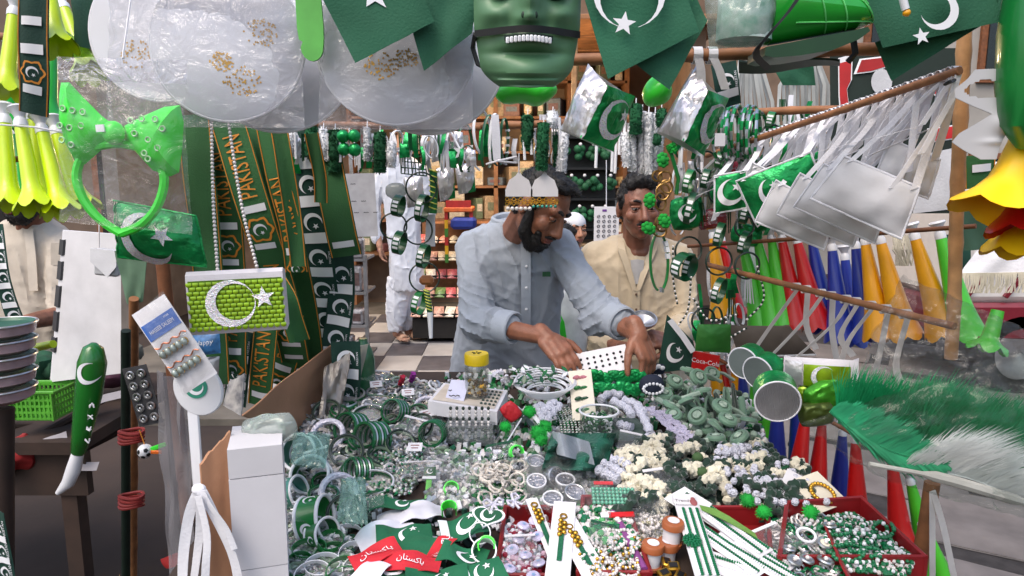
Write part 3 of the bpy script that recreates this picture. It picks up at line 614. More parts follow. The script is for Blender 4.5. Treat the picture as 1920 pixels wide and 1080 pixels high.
for fx,fy in ((0,0),(.10,.13)):
    q=f1+V((fx,fy,0));b=MB(Matrix.Translation(q+V((.02,-.04,.012)))@Matrix.Rotation(R(30),4,'Z'));b.poly([(.052*cos(t)*(1+.15*sin(t)),-.145*sin(t)) for t in [2*pi*i/20 for i in range(20)]],lambda x,y:(x,y,.012),0,.024)
    sd_=part(b,'sandal',mat('tan_leather','#b08a72',.6),m4);b=MB(Matrix.Translation(q+V((.02,-.04,.012)))@Matrix.Rotation(R(30),4,'Z'));b.grid(lambda u,v:(.055*cos(pi*u),-.03-.06*v,.02+.045*sin(pi*u)-.012*v),10,3,0,.003);part(b,'strap',mat('tan_leather','#b08a72'),sd_)
# ---------------------------------------------------- man at the left stall
m6=thing('person','bearded man in white shirt sitting behind the left neighbouring stall','person',None,at(60,900,2.75))
Y6=2.8;H6=headframe(at(46,356,Y6 -.06),-20,14,0,1.02);b=MB();head_shapes(b,H6);b.cap(H6@V((0,-.04,-.03)),at(55,440,Y6+.02),.056,.064);b.ell(at(60,560,Y6+.05),(.18,.11,.26));b.cap(at(55,440,Y6+.02),at(58,500,Y6+.05),.07,.13)
e6,w6=at(118,590,Y6 -.08),at(40,606,Y6 -.3);b.cap(at(58,500,Y6+.05),at(118,470,Y6),.08,.046);b.cap(at(118,470,Y6),e6,.046,.04);b.cap(e6,w6,.04,.028);hand_shapes(b,wristframe(w6,V((-1,-.4,-.1)),V((0,0,-1))),(25,25,20),.6,-1)
part(remesh(b,.006,2),'body',SKIN2,m6);face_parts(H6,m6,SKIN2,1,1,.006);hair_shape(H6,m6)
b=MB();h6=at(50,700,Y6).x;loft(b,[(V((h6,Y6+.1,.6)),.25,.17,0),(at(52,640,Y6+.08),.24,.16,0),(at(55,560,Y6+.06),.22,.14,0),(at(58,490,Y6+.05),.215,.125,0),(at(58,450,Y6+.04),.18,.1,0),(at(56,425,Y6+.03),.12,.075,0),(at(55,412,Y6+.02),.075,.066,0)])
b.cap(at(90,455,Y6+.03),at(120,470,Y6),.07,.068);b.cap(at(120,470,Y6),e6,.068,.056);b.cap(at(20,455,Y6+.03),at(-20,470,Y6),.07,.068);b.cap(at(-20,470,Y6),at(-30,580,Y6 -.05),.068,.056)
part(remesh(b,.009,3,folds(.006,[(at(60,520,Y6 -.08),.25,50,(1,0,.2)),(e6,.2,70,(.3,0,1))],14)),'shirt',mat('ivory_cotton','#c9bdae',.9,var=.1,bump=.3,bs=240),m6)
b=MB();b.ribbon([at(54,430,Y6 -.06),at(60,480,Y6 -.085),at(64,545,Y6 -.085)],.035,(1,0,0),thick=.004);part(b,'placket',mat('ivory_cotton','#c9bdae'),m6)
b=MB();b.grid(lambda u,v:at(96+u*30,455+v*42,Y6 -.085+.01*u),4,4,0,.004);part(b,'pocket',mat('ivory_cotton','#c9bdae'),m6)
# ================================================================ STALL FRAME
def pole(name,p0,p1,r,m,label,cat='pole',group=None,nodes=5,r1=None,bend=.0):
    p0,p1=V(p0),V(p1);L=(p1 -p0).length;n=nodes*6;b=MB();pts,rr=[],[];r1=r1 or r
    for i in range(n+1):
        t=i/n;k=(t*nodes)%1;pts.append(p0.lerp(p1,t)+V((nz(t*3,p0.x)*bend,nz(t*3,5)*bend,nz(t*3,9)*bend)));rr.append((r+(r1 -r)*t)*(1.13 if (i%6==0 and 0<i<n) else 1))
    b.tube(pts,rr,12);return solo(b,name,m,label,cat,group)
pole('bamboo_pole',at(870,238,1.98),at(1575,205,1.9),.0105,BAMB,'horizontal bamboo pole carrying the head boppers and bangle chains',bend=.008,nodes=8)
pole('bamboo_pole',at(1075,112,1.4),at(1660,92,1.28),.0115,BAMB,'upper brown bamboo pole under the hanging green shoe',nodes=5,bend=.004)
pole('bamboo_pole',at(1325,292,2.0),at(1800,132,1.24),.0075,BAMB,'rising bamboo pole wrapped with the white purse straps',nodes=9)
pole('bamboo_post',at(1812,-30,1.36),at(1783,672,1.4),.0125,BAML,'upright pale bamboo post at the right of the stall',nodes=6,bend=.003)
pole('bamboo_post',at(1748,905,1.32),at(1700,1230,1.32),.0145,BAMB,'short bamboo post end below the feather pack',nodes=3)
pole('bamboo_pole',at(1325,496,2.02),at(1790,612,1.3),.0075,BAMB,'falling bamboo pole in front of the coloured horns',nodes=8)
pole('bamboo_pole',at(1290,462,2.15),at(1830,424,1.55),.0055,WOOD,'thin dark pole from which the coloured horns hang',nodes=4)
pole('wooden_post',at(303,470,1.75),at(352,980,1.75),.017,WOOD,'leaning brown wooden post behind the bracelet card',nodes=1)
pole('iron_post',at(236,620,1.9),onz(236,1240,0),.013,mat('green_iron','#16261f',.5,.3,var=.2),'dark green iron post beside a bamboo, left of the stall',nodes=1)
pole('bamboo_post',at(251,560,1.93),onz(250,1130,0),.013,BAMB,'bamboo post tied with red tape to the iron post',nodes=4)
for py in (820,941):
    b=MB()
    for k in range(4):p=at(243,py -9+k*6,1.905);b.tube([p+V((.034*cos(a),.022*sin(a)+.01,.003*sin(a*2+k))) for a in [2*pi*i/16 for i in range(16)]],.0048,6,True)
    solo(b,'red_tape',mat('red_tape','#7a2220',.6),'red tape binding the two left posts, %s band'%('upper' if py<900 else 'lower'),'tape')
# cart with the display board
ct=thing('display_cart','wooden cart whose top carries all the trinkets','cart',loc=(.12,1.55,0))
def tw(x,y,h=0):return V((x,y,tz(y)+h))
b=MB();b.grid(lambda u,v:tw(-.62+(1.38-.26*v)*u,.85+1.27*v,-.004),6,6,0,.03);part(b,'top_board',mat('cart_board','#3a2d26',.8,var=.3),ct)
for sx in (-.55,.5):
    for y in (.93,2.02):b=MB();b.box((sx,y,(tz(y)-.04)/2),(.05,.05,tz(y)-.04));part(b,'leg',WOOD,ct)
for y,nm in ((.86,'apron'),(2.11,'apron')):b=MB();b.box((.07-.13*(y>1),y,tz(y)-.09),(1.36-.26*(y>1),.02,.11));part(b,nm,WOOD,ct)
# ================================================================ helpers for hung cloth
def quad(c,amp=0,seed=0,fr=3.0,bulge=0):# c: bl, br, tr, tl as (px,py,Y)
    P=[at(*q) for q in c];W=((P[1]-P[0]).length+(P[2]-P[3]).length)/2;Hh=((P[3]-P[0]).length+(P[2]-P[1]).length)/2
    n=(P[1]-P[0]).cross(P[3]-P[0]).normalized()
    if n.y>0:n=-n
    def fn(u,v,off=0):
        p=P[0]*(1-u)*(1-v)+P[1]*u*(1-v)+P[2]*u*v+P[3]*(1-u)*v
        return p+n*(off+bulge*max(0,sin(pi*min(1,max(0,u))))**.6*max(0,sin(pi*min(1,max(0,v))))**.6+amp*(nz(u*fr+seed,v*fr*.6,seed) if fr<7 else .6-2.2*abs(nz(u*fr+seed,v*fr*.6,seed))))
    fn.W,fn.H=W,Hh
    return fn
def dec(fn,off=.0015):return lambda x,y:fn(x/fn.W,y/fn.H,off)
def clothbox(fn,nu=14,nv=14,mi=0,th=.0015,mb=None):b=mb or MB();b.grid(lambda u,v:fn(u,v),nu,nv,mi,th);return b
def pillow(c,d,name,mats,amp=.002,fr=9,seed=0,n=14):
    fn=quad(c,amp,seed,fr,d);b=MB();b.grid(lambda u,v:fn(u,v),n,n);fb=quad(c,amp,seed+5,fr,-d)
    b.grid(lambda u,v:fb(u,v,-.001),n,n);return b,fn
def smooth_path(pts,n=24):
    P=[V(p) for p in pts];P=[P[0]*2-P[1]]+P+[P[-1]*2-P[-2]];out_=[];k=len(P)-3
    for i in range(n+1):
        t=i/n*k;j=min(int(t),k -1);t-=j;a,b_,c,d=P[j:j+4]
        out_.append(((b_*2)+(c -a)*t+(a*2-b_*5+c*4-d)*t*t+(b_*3-a -c*3+d)*t**3)*.5)
    return out_
def stripfn(path,w,amp=.006,seed=0,n=40,side=None):# x across (m), y along (m)
    P=smooth_path(path,n);cum=[0]
    for i in range(n):cum.append(cum[-1]+(P[i+1]-P[i]).length)
    L=cum[-1]
    def fn(x,y,off=0):
        y=min(max(y,0),L);i=0
        lo,hi=0,n -1
        while lo<hi:
            m_=(lo+hi+1)//2
            if cum[m_]<=y:lo=m_
            else:hi=m_ -1
        i=lo;t=(y -cum[i])/max(1e-9,cum[i+1]-cum[i]);p=P[i].lerp(P[i+1],t);T=(P[i+1]-P[i]).normalized()
        sdv=side or T.cross(V((0,1,0)));sdv=sdv.normalized() if sdv.length>1e-4 else V((1,0,0));sdv=-sdv if sdv.x<0 else sdv
        d=amp*sin(x/w*5+nz(y*4,seed)*2.5+seed)+amp*.8*nz(y*9,seed*3.1,x/w)
        return p+sdv*x+V((0,-1,0))*(d+off)
    fn.L,fn.W=L,w
    return fn
# ================================================================ SCARVES
SA=mat('scarf_green','#2d5f33',.85,var=.15,bump=.3,bs=260,ns=8,rnd=.2);SB=mat('scarf_dark','#123a30',.85,var=.15,bump=.3,bs=260,ns=8,rnd=.15);SCM=mat('scarf_cream','#b9a877',.85,var=.15)
def flower(b,f,cx,cy,r):
    pts=[(cx+r*(1+.12*cos(6*t))*cos(t),cy+r*(1+.12*cos(6*t))*sin(t)) for t in [2*pi*i/24 for i in range(24)]]
    vs=[f(*p) for p in pts]+[f(cx+(x -cx)*.82,cy+(y -cy)*.82) for x,y in pts];b.add(vs,[[i,(i+1)%24,24+(i+1)%24,24+i] for i in range(24)],1)
    emblem(b,f,cx,cy,r*.5,120,2)
def rect(b,f,x0,y0,x1,y1,mi):b.grid(lambda u,v:f(x0+(x1 -x0)*u,y0+(y1 -y0)*v),8,4,mi)
def scarf(path,wpx,kind,label,amp=.0045,seed=0,phase=0,name='scarf',word='PAKISTAN',group='printed scarves hanging at the left'):
    P=[at(*q) for q in path];Ym=sum(q[2] for q in path)/len(path);w=wpx*S(Ym)*(1.3 if kind in 'AE' else 1.1);fn=stripfn(P,w,amp,seed);b=MB()
    b.grid(lambda u,v:fn((u -.5)*w,v*fn.L),12,60,0,.001);f=lambda x,y:fn(-x,y,.0042)
    y=.02+phase;k=0
    while y<fn.L -.03:
        if kind=='A':
            m_=k%4
            if m_==0 and y+.19<fn.L:lettering(b,word,f,0,y+.09,.056,-90,1,.62);y+=.185
            elif m_==1:rect(b,f,-w*.34,y,w*.34,y+.018,2);y+=.028
            elif m_==2:flower(b,f,0,y+w*.42,w*.38);y+=w*.85
            else:rect(b,f,-w*.3,y,w*.3,y+.016,2);y+=.05
        elif kind=='B':
            m_=k%2
            if m_==0:emblem(b,f,0,y+w*.36,w*.3,120,2);lettering(b,'PAKISTAN',f,-w*.38,y+w*.36,.008,-90,2);y+=w*.72
            else:rect(b,f,-w*.42,y,w*.42,y+w*.36,2);y+=w*.5
        elif kind=='E':y+=9
        k+=1
    if kind in 'AE':
        for s in (-1,1):b.tube([fn(s*w*.46,t*fn.L/30,.003) for t in range(31)],.0012,4,mi=1)
    return solo(b,name,[SA if kind in 'AE' else SB,ORNG,WHT],label,'scarf',group)
Ys=1.72
scarf([(362,215,1.72),(372,330,1.70),(388,480,1.72),(402,720,1.74)],46,'E','leftmost plain green scarf with orange edge, behind the pearl chain',seed=1)
scarf([(405,225,1.76),(415,330,1.74),(430,480,1.76),(436,700,1.78)],44,'A','orange lettered green scarf between the two pearl chains',seed=2,phase=.05)
scarf([(428,230,1.70),(458,330,1.68),(492,440,1.69),(530,560,1.78),(556,690,1.92)],46,'A','slanting green scarf with big orange letters right of the pearl chain',seed=3)
scarf([(470,225,1.74),(500,330,1.72),(540,450,1.74),(566,560,1.86),(586,690,2.0)],44,'E','plain green scarf slanting in the middle of the bunch',seed=5)
scarf([(500,230,1.68),(520,330,1.66),(545,430,1.67),(556,510,1.69)],34,'A','short pale printed green scarf right of the middle of the bunch',seed=7,phase=.1)
scarf([(522,228,1.66),(534,300,1.65),(552,420,1.66),(560,500,1.66)],24,'E','narrow plain green scarf with cream edge',seed=17)
scarf([(572,240,1.9),(580,360,1.88),(596,470,1.9),(612,600,1.98),(622,720,2.04)],50,'B','dark green scarf with white crescents and white blocks, the largest dark one',seed=8)
scarf([(612,300,1.82),(628,380,1.81),(640,440,1.82),(650,480,1.84)],44,'A','short green scarf with two orange flower emblems',seed=9,word='',phase=.01)
scarf([(540,300,1.98),(556,420,1.98),(570,540,2.02),(600,720,2.06)],46,'B','dark crescent scarf half hidden behind the plain green scarves',seed=10,phase=.03)
scarf([(638,470,1.95),(640,560,1.95),(628,660,1.96),(632,760,1.97)],46,'B','dark crescent scarf hanging lowest at the right of the bunch',seed=11,phase=.02)
scarf([(455,620,1.84),(448,680,1.84),(440,760,1.85)],40,'B','dark scarf end with white blocks under the lime purse',seed=12)
scarf([(500,600,1.82),(492,680,1.82),(486,760,1.84)],36,'A','orange lettered scarf end just right under the lime purse',seed=13)
scarf([(545,560,1.9),(540,640,1.9),(520,720,1.92)],42,'A','orange lettered scarf end with flower emblem beside the cardboard',seed=14,phase=-.01)
scarf([(512,520,1.62),(536,560,1.60),(548,600,1.61),(560,640,1.63)],30,'E','crumpled plain green scarf end right of the lime purse',amp=.012,seed=15)
scarf([(648,640,1.86),(650,700,1.86),(645,780,1.88)],50,'B','dark scarf draped over the box beside the cardboard',seed=16)
scarf([(585,250,1.60),(600,330,1.62),(602,380,1.63)],20,'E','very narrow green ribbon scarf near the white tassels',seed=18)
# scarf rail
pole('scarf_rail',at(330,226,1.78),at(900,240,1.97),.008,BAMB,'bamboo rail hidden behind the plastic wrapped fans, carrying the scarves',nodes=5)
# ================================================================ TOP LEFT: fans, bow, flags
def fan(cx,cy,r,Y,lb,gl,hand=None,seed=0):
    t=thing('hand_fan',lb,'fan','round white fans',at(cx,cy,Y));s=S(Y);M_=pf(cx,cy,Y,0,4,-4);r*=s
    b=MB(M_);b.lathe([(0,.004),(r*.98,.004),(r,.002),(r,-.002),(r*.98,-.004),(0,-.004)],64);part(b,'disc',mat('white_card','#dedfe4',.6,var=.05,ns=6),t)
    b=MB(M_);b.torus(r,.0032,None,64,8);part(b,'rim',WPL,t)
    random.seed(seed)
    for gx,gy,gr in gl:
        b=MB(M_)
        for k in range(70):
            a=random.uniform(0,2*pi);q=gr*s*sqrt(random.random());x,y=gx*s+q*cos(a),gy*s+q*sin(a)*.8;d=.0022
            b.add([(x -d,y,.0046),(x,y -d,.0046),(x+d,y,.0054),(x,y+d,.005)],[[0,1,2,3]])
        part(b,'gold_glitter',GOLD,t)
    if hand:b=MB(M_);b.box((0,hand*s*.5+r,0),(.035,hand*s,.008),bev=.003);part(b,'handle',NEON,t)
    return t
fan(427,84,134,1.24,'big round white fan with faint gold glitter in a clear wrapper, upper left',[(25,-65,34),(60,20,30),(-10,-30,22)],seed=1)
fan(742,84,140,1.26,'big round white fan with two gold glitter patches behind the green flag',[(-25,-38,30),(18,-25,22),(20,40,30)],seed=2)
fan(520,100,138,1.32,'second white fan tucked behind the upper left one',[(10,-30,20)],seed=3);fan(800,104,138,1.34,'second white fan tucked behind the one under the flag',[(0,-40,20)],seed=4)
fan(300,60,120,1.36,'white fan half hidden behind the bow wrapper',[(-40,-40,30)],seed=5)
def bag(c,d,label,m=FILM,name='clear_wrapper',amp=.006,fr=7,seed=0,group='clear plastic wrappers',n=22):
    b,fn=pillow(c,d,name,m,amp,fr,seed,n);return solo(b,name,m,label,'wrapper',group)
bag([(200,238,1.22),(572,240,1.22),(560,-20,1.22),(205,-20,1.22)],.03,'clear wrapper round the upper left white fan',FILMM,seed=2,fr=9)
bag([(598,243,1.24),(886,243,1.24),(888,-20,1.24),(600,-20,1.24)],.03,'clear wrapper round the white fan under the green flag',FILMM,seed=4,fr=9)
# neon handle between the fans
M_=pf(581,40,1.2,2);s=S(1.2);b=MB(M_);b.poly([(-22*s,60*s),(-24*s,-10*s),(-22*s,-30*s),(-16*s,-34*s)]+[(20*s*cos(t),-44*s+24*s*sin(t)) for t in [pi*(1+i/8) for i in range(9)]]+[(22*s,-30*s),(23*s,-10*s),(22*s,60*s)],None,0,.006)
solo(b,'fan_handle',mat('leaf_green_plastic','#5bb04a',.45),'light green flat fan handle between the two wrapped fans','handle')
# bow headband in its wrapper
t=thing('bow_headband','neon green plastic headband with big dotted bow in a clear wrapper','headband',None,at(230,330,1.14));s=S(1.14);M_=pf(228,340,1.14,-2)
for sg,shp in ((-1,[(-8,100),(-30,116),(-62,148),(-85,173),(-100,172),(-105,150),(-104,110),(-100,66),(-84,36),(-66,28),(-40,50),(-10,78)]),(1,[(10,100),(44,118),(84,136),(112,140),(118,110),(114,66),(106,20),(90,12),(58,22),(30,52),(10,76)])):
    P=[V((x*s,y*s,0)) for x,y in shp];c=sum(P,V((0,0,0)))/len(P);b=MB(M_);n_=len(P);vs=[c+V((0,0,.022))];fs=[]
    for k,(f,z) in enumerate(((.5,.02),(.82,.012),(1,0),(.9,-.006))):
        vs+=[c+(p -c)*f+V((0,0,z+.003*sin(j*2.4)*(k<2))) for j,p in enumerate(P)]
    fs=[[0,1+i,1+(i+1)%n_] for i in range(n_)]
    for k in range(3):fs+=[[1+k*n_+i,1+(k+1)*n_+i,1+(k+1)*n_+(i+1)%n_,1+k*n_+(i+1)%n_] for i in range(n_)]
    b.add(vs,fs);wing=part(b,'bow_wing',NEON,t)
    dots=[(-85,125),(-68,122),(-50,120),(-92,95),(-75,92),(-54,96),(-90,70),(-74,62)] if sg<0 else [(34,108),(54,112),(78,112),(40,86),(64,76),(80,62),(56,52),(62,42),(90,96)]
    for x,y in dots:b=MB(M_);b.torus(.0042,.0014,Matrix.Translation((x*s,y*s,.021)),12,5);part(b,'rhinestone',mat('pale_stone','#a9d8a0',.2,coat=.8),wing)
b=MB(M_);b.ell((0,86*s,.016),(.017,.019,.016),None,14,10);part(b,'bow_knot',NEON,t);b=MB(M_);b.box((-12*s,92*s,.033),(.013,.011,.003),Matrix.Rotation(.1,3,'Z'));part(b,'bow_stone',WPL,t)
pts=[V((86*s*cos(a),(-30 if False else -8)*s+86*s*sin(a)*(1 if sin(a)>0 else 1.12),0)) for a in [R(-62+304*i/40) for i in range(41)]]
pts=[V((s*x,s*y,0)) for x,y in ((-6,-96),(-38,-76),(-64,-48),(-80,-12),(-80,18),(-66,46),(-40,62),(0,68),(40,60),(66,42),(78,14),(74,-18),(58,-52),(30,-80),(-6,-96))]
b=MB(M_);b.tube(smooth_path(pts,48),.0075,8,flat=1.0);part(b,'band',NEON,t)
bag([(112,415,1.13),(362,440,1.13),(345,185,1.13),(112,130,1.13)],.028,'clear wrapper round the neon bow headband',FILM,seed=7)
b=MB();fn=quad([(108,150,1.135),(350,158,1.135),(350,112,1.135),(106,106,1.135)],.002,3);clothbox(fn,12,4,0,.0008,b);solo(b,'header_strip',FILMM,'milky header strip at the top of the bow wrapper','header strip')
# green foil cushion behind the bow
def cushion(c,d,lab,m=GFO,ex=.5,ey=.5,er=.32,rot=45,seed=0,edge=True,name='cushion',cat='cushion',group='shiny green cushions',amp=.003):
    b,fn=pillow(c,d,name,m,amp,10,seed,18);t=thing(name,lab,cat,group,fn(.5,.5));part(b,'cover',m,t);b=MB();f=dec(fn,.0025);emblem(b,f,fn.W*ex,fn.H*ey,fn.H*er,rot,0,.42,.75);part(b,'crescent_and_star',SGL,t)
    if edge:
        b=MB();b.tube([fn(i/12,0) for i in range(13)]+[fn(1,i/12) for i in range(1,13)]+[fn(1-i/12,1) for i in range(1,13)]+[fn(0,1-i/12) for i in range(1,12)],.0022,6,True);part(b,'piping',m,t)
    return t
cushion([(222,482,1.19),(388,500,1.19),(368,405,1.19),(214,376,1.19)],.03,'shiny green cushion with silver crescent under the bow headband',ex=.42,ey=.42,er=.48,rot=20)
# the lime purse
t=thing('lime_purse','white purse with lime scaly front, silver crescent and pearl chain','purse',None,at(440,610,1.2));s=S(1.2)
M_=pf(446,564,1.2,1.5,12);b=MB(M_)
prof=[(-.026,52),(.006,60),(.016,54),(.018,40),(.02,-44),(.012,-58),(-.03,-56)]
vs=[];
for x in (-84,86):vs+=[V((x*s,y*s,z)) for z,y in prof]
n_=len(prof);b.add(vs,[[i,(i+1)%n_,n_+(i+1)%n_,n_+i] for i in range(n_)]+[list(range(n_)),list(range(n_,2*n_))[::-1]]);part(b,'body',mat('white_leatherette','#d5d0d4',.5,var=.05,bump=.15,bs=180),t)
LSC=mat('lime_scales','#8fb418',.3,.55,var=.25,ns=40,coat=.5);random.seed(8);b=MB(M_);fr=lambda x,y:(x,y,.0205)
b.poly([(-80*s,-42*s),(84*s,-42*s),(84*s,44*s),(-80*s,44*s)],fr);pl=part(b,'front_panel',mat('lime_ground','#5a7d12',.4,.3),t)
b=MB(M_);st=11.4
for r_ in range(11):
    for c_ in range(16):
        x=(-80+(c_+.5*(r_%2))*st+2);y=42-r_*8.3
        if x>82 or x<-78:continue
        pts=[V((x+5.1*cos(a),y -5+4.6*sin(a),0))*s for a in [pi+pi*i/6 for i in range(7)]]+[V((x+4.8,y -1,0))*s,V((x -4.8,y -1,0))*s]
        c=V((x*s,(y -5)*s,.0235));q=len(pts);b.add([c]+[p+V((0,0,.0222-.0006*(i>6))) for i,p in enumerate(pts)],[[0,1+i,1+(i+1)%q] for i in range(q)])
tag(part(b,'scales',LSC,t),kind='stuff')
b=MB(M_);fz=lambda x,y:(x,y,.026);crescent(b,fz,-8*s,0,44*s,18,0,.2,.78);part(b,'crescent',SGL,t);b=MB(M_);b.poly(star2(21*s,95,50*s,8*s),fz,0,.002);part(b,'star',SGL,t)
def bead_string(pts,r,m,gap=2.05,nu=8,nv=6,mb=None,mi=0):
    P=[V(p) for p in pts];b=mb or MB();d=0;nxt=0
    for i in range(len(P)-1):
        L=(P[i+1]-P[i]).length
        while nxt<=d+L:b.ell(P[i].lerp(P[i+1],(nxt -d)/max(L,1e-9)),r,None,nu,nv,mi);nxt+=gap*r
        d+=L
    return b
for a,c,e in (((396,200,1.24),(400,380,1.2),(408,508,1.19)),((424,200,1.24),(452,380,1.2),(482,502,1.19))):
    part(bead_string(smooth_path([at(*a),at(*c),at(*e)],20),.0033,PEARL),'pearl_chain',PEARL,t)
# ================================================================ LEFT EDGE
def horn_proto(name,m,L=.27,rb=.045,petals=8,mouth=True,flare=2.2,mid=.48):
    t=thing(name,'horn','horn');b=MB();n=petals*4;prof=[]
    for i in range(13):
        q=i/12;prof.append((.011+(rb*mid -.011)*q if q<.72 else .011+(rb*mid -.011)*.72+(rb -(.011+(rb*mid -.011)*.72))*((q -.72)/.28)**flare,-q*L))
    vs,fs=[],[]
    for i,(r,z) in enumerate(prof):
        for j in range(n):
            a=2*pi*j/n;sc=1+(.09*abs(cos(petals*a/2)) if i==12 else 0);vs.append(V((r*sc*cos(a),r*sc*sin(a),z -(.014*abs(cos(petals*a/2)) if i==12 else 0))))
    k=len(prof)
    for i in range(k -1):
        for j in range(n):fs.append([i*n+j,(i+1)*n+j,(i+1)*n+(j+1)%n,i*n+(j+1)%n])
    vs2=[p*1-V((p.x*.05,p.y*.05,0)) for p in vs];b.add(vs,fs);b.add(vs2,[f[::-1] for f in fs]);part(b,'tube',m,t)
    if mouth:b=MB();b.lathe([(.0,.03),(.017,.03),(.019,.026),(.012,.018),(.0085,.008),(.0125,0),(.0125,-.012),(0,-.012)],18);part(b,'mouthpiece',WPL,t)
    return t
def hornM(top,bot,spin=0,sc=1.0):
    d=(V(bot)-V(top));z=-d.normalized();x=V((0,1,0)).cross(z);x=x.normalized() if x.length>1e-4 else V((1,0,0));y=z.cross(x)
    return Matrix.Translation(top)@Matrix((x,y,z)).transposed().to_4x4()@Matrix.Rotation(spin,4,'Z')@Matrix.Diagonal((sc,sc,sc,1))
HL=horn_proto('lime_horn',LIME,.172,.036,8)
HLg='lime horns at the left edge'
for i,(x0,y0,x1,y1,Y,lb) in enumerate(((8,222,18,372,1.42,'lime horn with white mouthpiece hanging furthest left in the lower bunch'),(38,228,62,362,1.38,'lime horn hanging second from the left edge in the lower bunch'),(62,215,76,372,1.46,'lime horn in the middle of the lower bunch, its mouthpiece highest'),(78,240,112,380,1.4,'lime horn with white mouthpiece tilted right in the lower bunch'),(104,244,150,378,1.47,'lime horn half behind the bow wrapper'))):
    place(HL,hornM(at(x0,y0,Y),at(x1,y1,Y -.04),i),lb,HLg)
for i,(x0,y0,x1,y1,Y,lb) in enumerate(((26,20,14,140,1.5,'lime horn at the top left corner beside the dark scarf'),(84,-60,100,40,1.45,'lime horn bell cut by the top edge, right of the dark scarf'),(118,10,152,96,1.55,'lime horn lying slanted next to the dark green flag corner'))):
    place(HL,hornM(at(x0,y0,Y),at(x1,y1,Y -.04),i),lb,HLg)
HGn=horn_proto('green_horn',mat('mid_green_plastic','#1fae3c',.35,coat=.3),.16,.034,8)
place(HGn,hornM(at(20,100,1.6),at(16,190,1.58)),'green horn under the lime one at the left edge','green horns at the left');place(HGn,hornM(at(98,90,1.62),at(95,160,1.6)),'green horn peeping out right of the dark lettered scarf','green horns at the left');place(HGn,hornM(at(34,245,1.62),at(36,300,1.6)),'green horn behind the lower lime bunch','green horns at the left')
pole('bamboo_stick',at(-60,62,1.56),at(60,74,1.52),.008,BAMB,'short bamboo stick at the top left edge');pole('bamboo_stick',at(-60,305,1.44),at(50,297,1.42),.006,BAMB,'bamboo stick across the lower lime horns')
b=MB();b.tube(smooth_path([at(-30,232,1.38),at(60,238,1.36),at(120,246,1.36),at(180,235,1.36)],14),.0018,6);solo(b,'rope',WCL,'thin cord from which the lime horns hang','cord')
scarf([(62,-40,1.36),(62,60,1.35),(64,140,1.35),(62,214,1.36)],40,'A','dark green scarf with vertical orange letters at the top left',seed=21,phase=.05)
bpy.data.objects[[o.name for o in COL.objects if o.get('label','').startswith('dark green scarf with vertical')][0]].data.materials[0]=SB
scarf([(-8,420,2.0),(6,520,2.0),(34,612,2.02)],28,'B','dark crescent scarf hanging in front of the left seated man',seed=23)
scarf([(-6,960,1.2),(4,1020,1.2),(16,1100,1.2)],34,'B','dark scarf end in the bottom left corner',seed=24)
b=MB();fn=quad([(140,86,1.42),(205,98,1.4),(200,-30,1.4),(132,-30,1.42)],.012,4);clothbox(fn,10,10,0,.001,b);solo(b,'green_flag',GRND,'dark green flag corner at the top left','flag','dark green flags')
b=MB();fn=quad([(100,108,1.43),(186,106,1.42),(130,62,1.43),(84,30,1.43)],.008,4);clothbox(fn,10,10,0,.001,b);solo(b,'lime_wrapper',film('lime_film','#9cc83a',.35),'crinkled lime wrapper left of the fan wrapper','wrapper')
# thermocol board with black tape
t=thing('foam_board','white foam board leaning with black tape patches on its edge','board',None,at(150,720,2.15))
b=MB();P=[(122,432,2.2),(226,440,2.14),(228,700,2.14),(98,716,2.2)]
Pw=[at(*q) for q in P];n=V((-.2,.05,0));b.add(Pw+[p+V((-.03,.035,0)) for p in Pw],[[0,1,2,3],[4,7,6,5],[0,4,5,1],[1,5,6,2],[2,6,7,3],[3,7,4,0]]);part(b,'foam',mat('white_foam','#d2d0d3',.85,var=.08,bump=.12,bs=300),t)
for v0,v1 in ((.06,.16),(.2,.32),(.36,.5),(.53,.66),(.7,.8)):
    b=MB();a0,a1=Pw[0].lerp(Pw[3],v0),Pw[0].lerp(Pw[3],v1);e=V((.026,-.006,0));g_=V((-.032,.03,0));b.add([a0+V((0,-.003,0))+g_,a0+e*0+V((0,-.004,0)),a0+e*1.0+V((0,.012,.004)),a1+g_+V((0,-.003,0)),a1+V((0,-.004,0)),a1+e*1.1+V((0,.012,.004))],[[0,1,4,3],[1,2,5,4]]);part(b,'tape_patch',mat('black_tape','#38383c',.45,var=.2),t)
# small white bag, grey green cloth
t=thing('small_white_bag','small white bag with flap hanging on the foam board','bag',None,at(200,500,2.05));M_=pf(202,492,2.02,-6);s=S(2.02)
b=MB(M_);b.box((0,0,0),(44*s,50*s,.03),bev=.006);part(b,'body',GCL,t);b=MB(M_);b.poly([(-24*s,26*s),(24*s,26*s),(24*s,-4*s),(8*s,-26*s),(-8*s,-12*s),(-24*s,0)],flat(.02),0,.003);part(b,'flap',WCL,t);b=MB();b.tube([at(186,468,2.03),at(186,420,2.03)],.002,5);part(b,'cord',PEARL,t)
b=MB();fn=quad([(238,570,1.95),(268,566,1.95),(276,470,1.95),(216,470,1.95)],.012,6);clothbox(fn,8,10,0,.002,b);solo(b,'green_pennant',mat('sage_cloth','#5d7a63',.85),'grey green cloth pennant hanging behind the foil cushion','cloth')
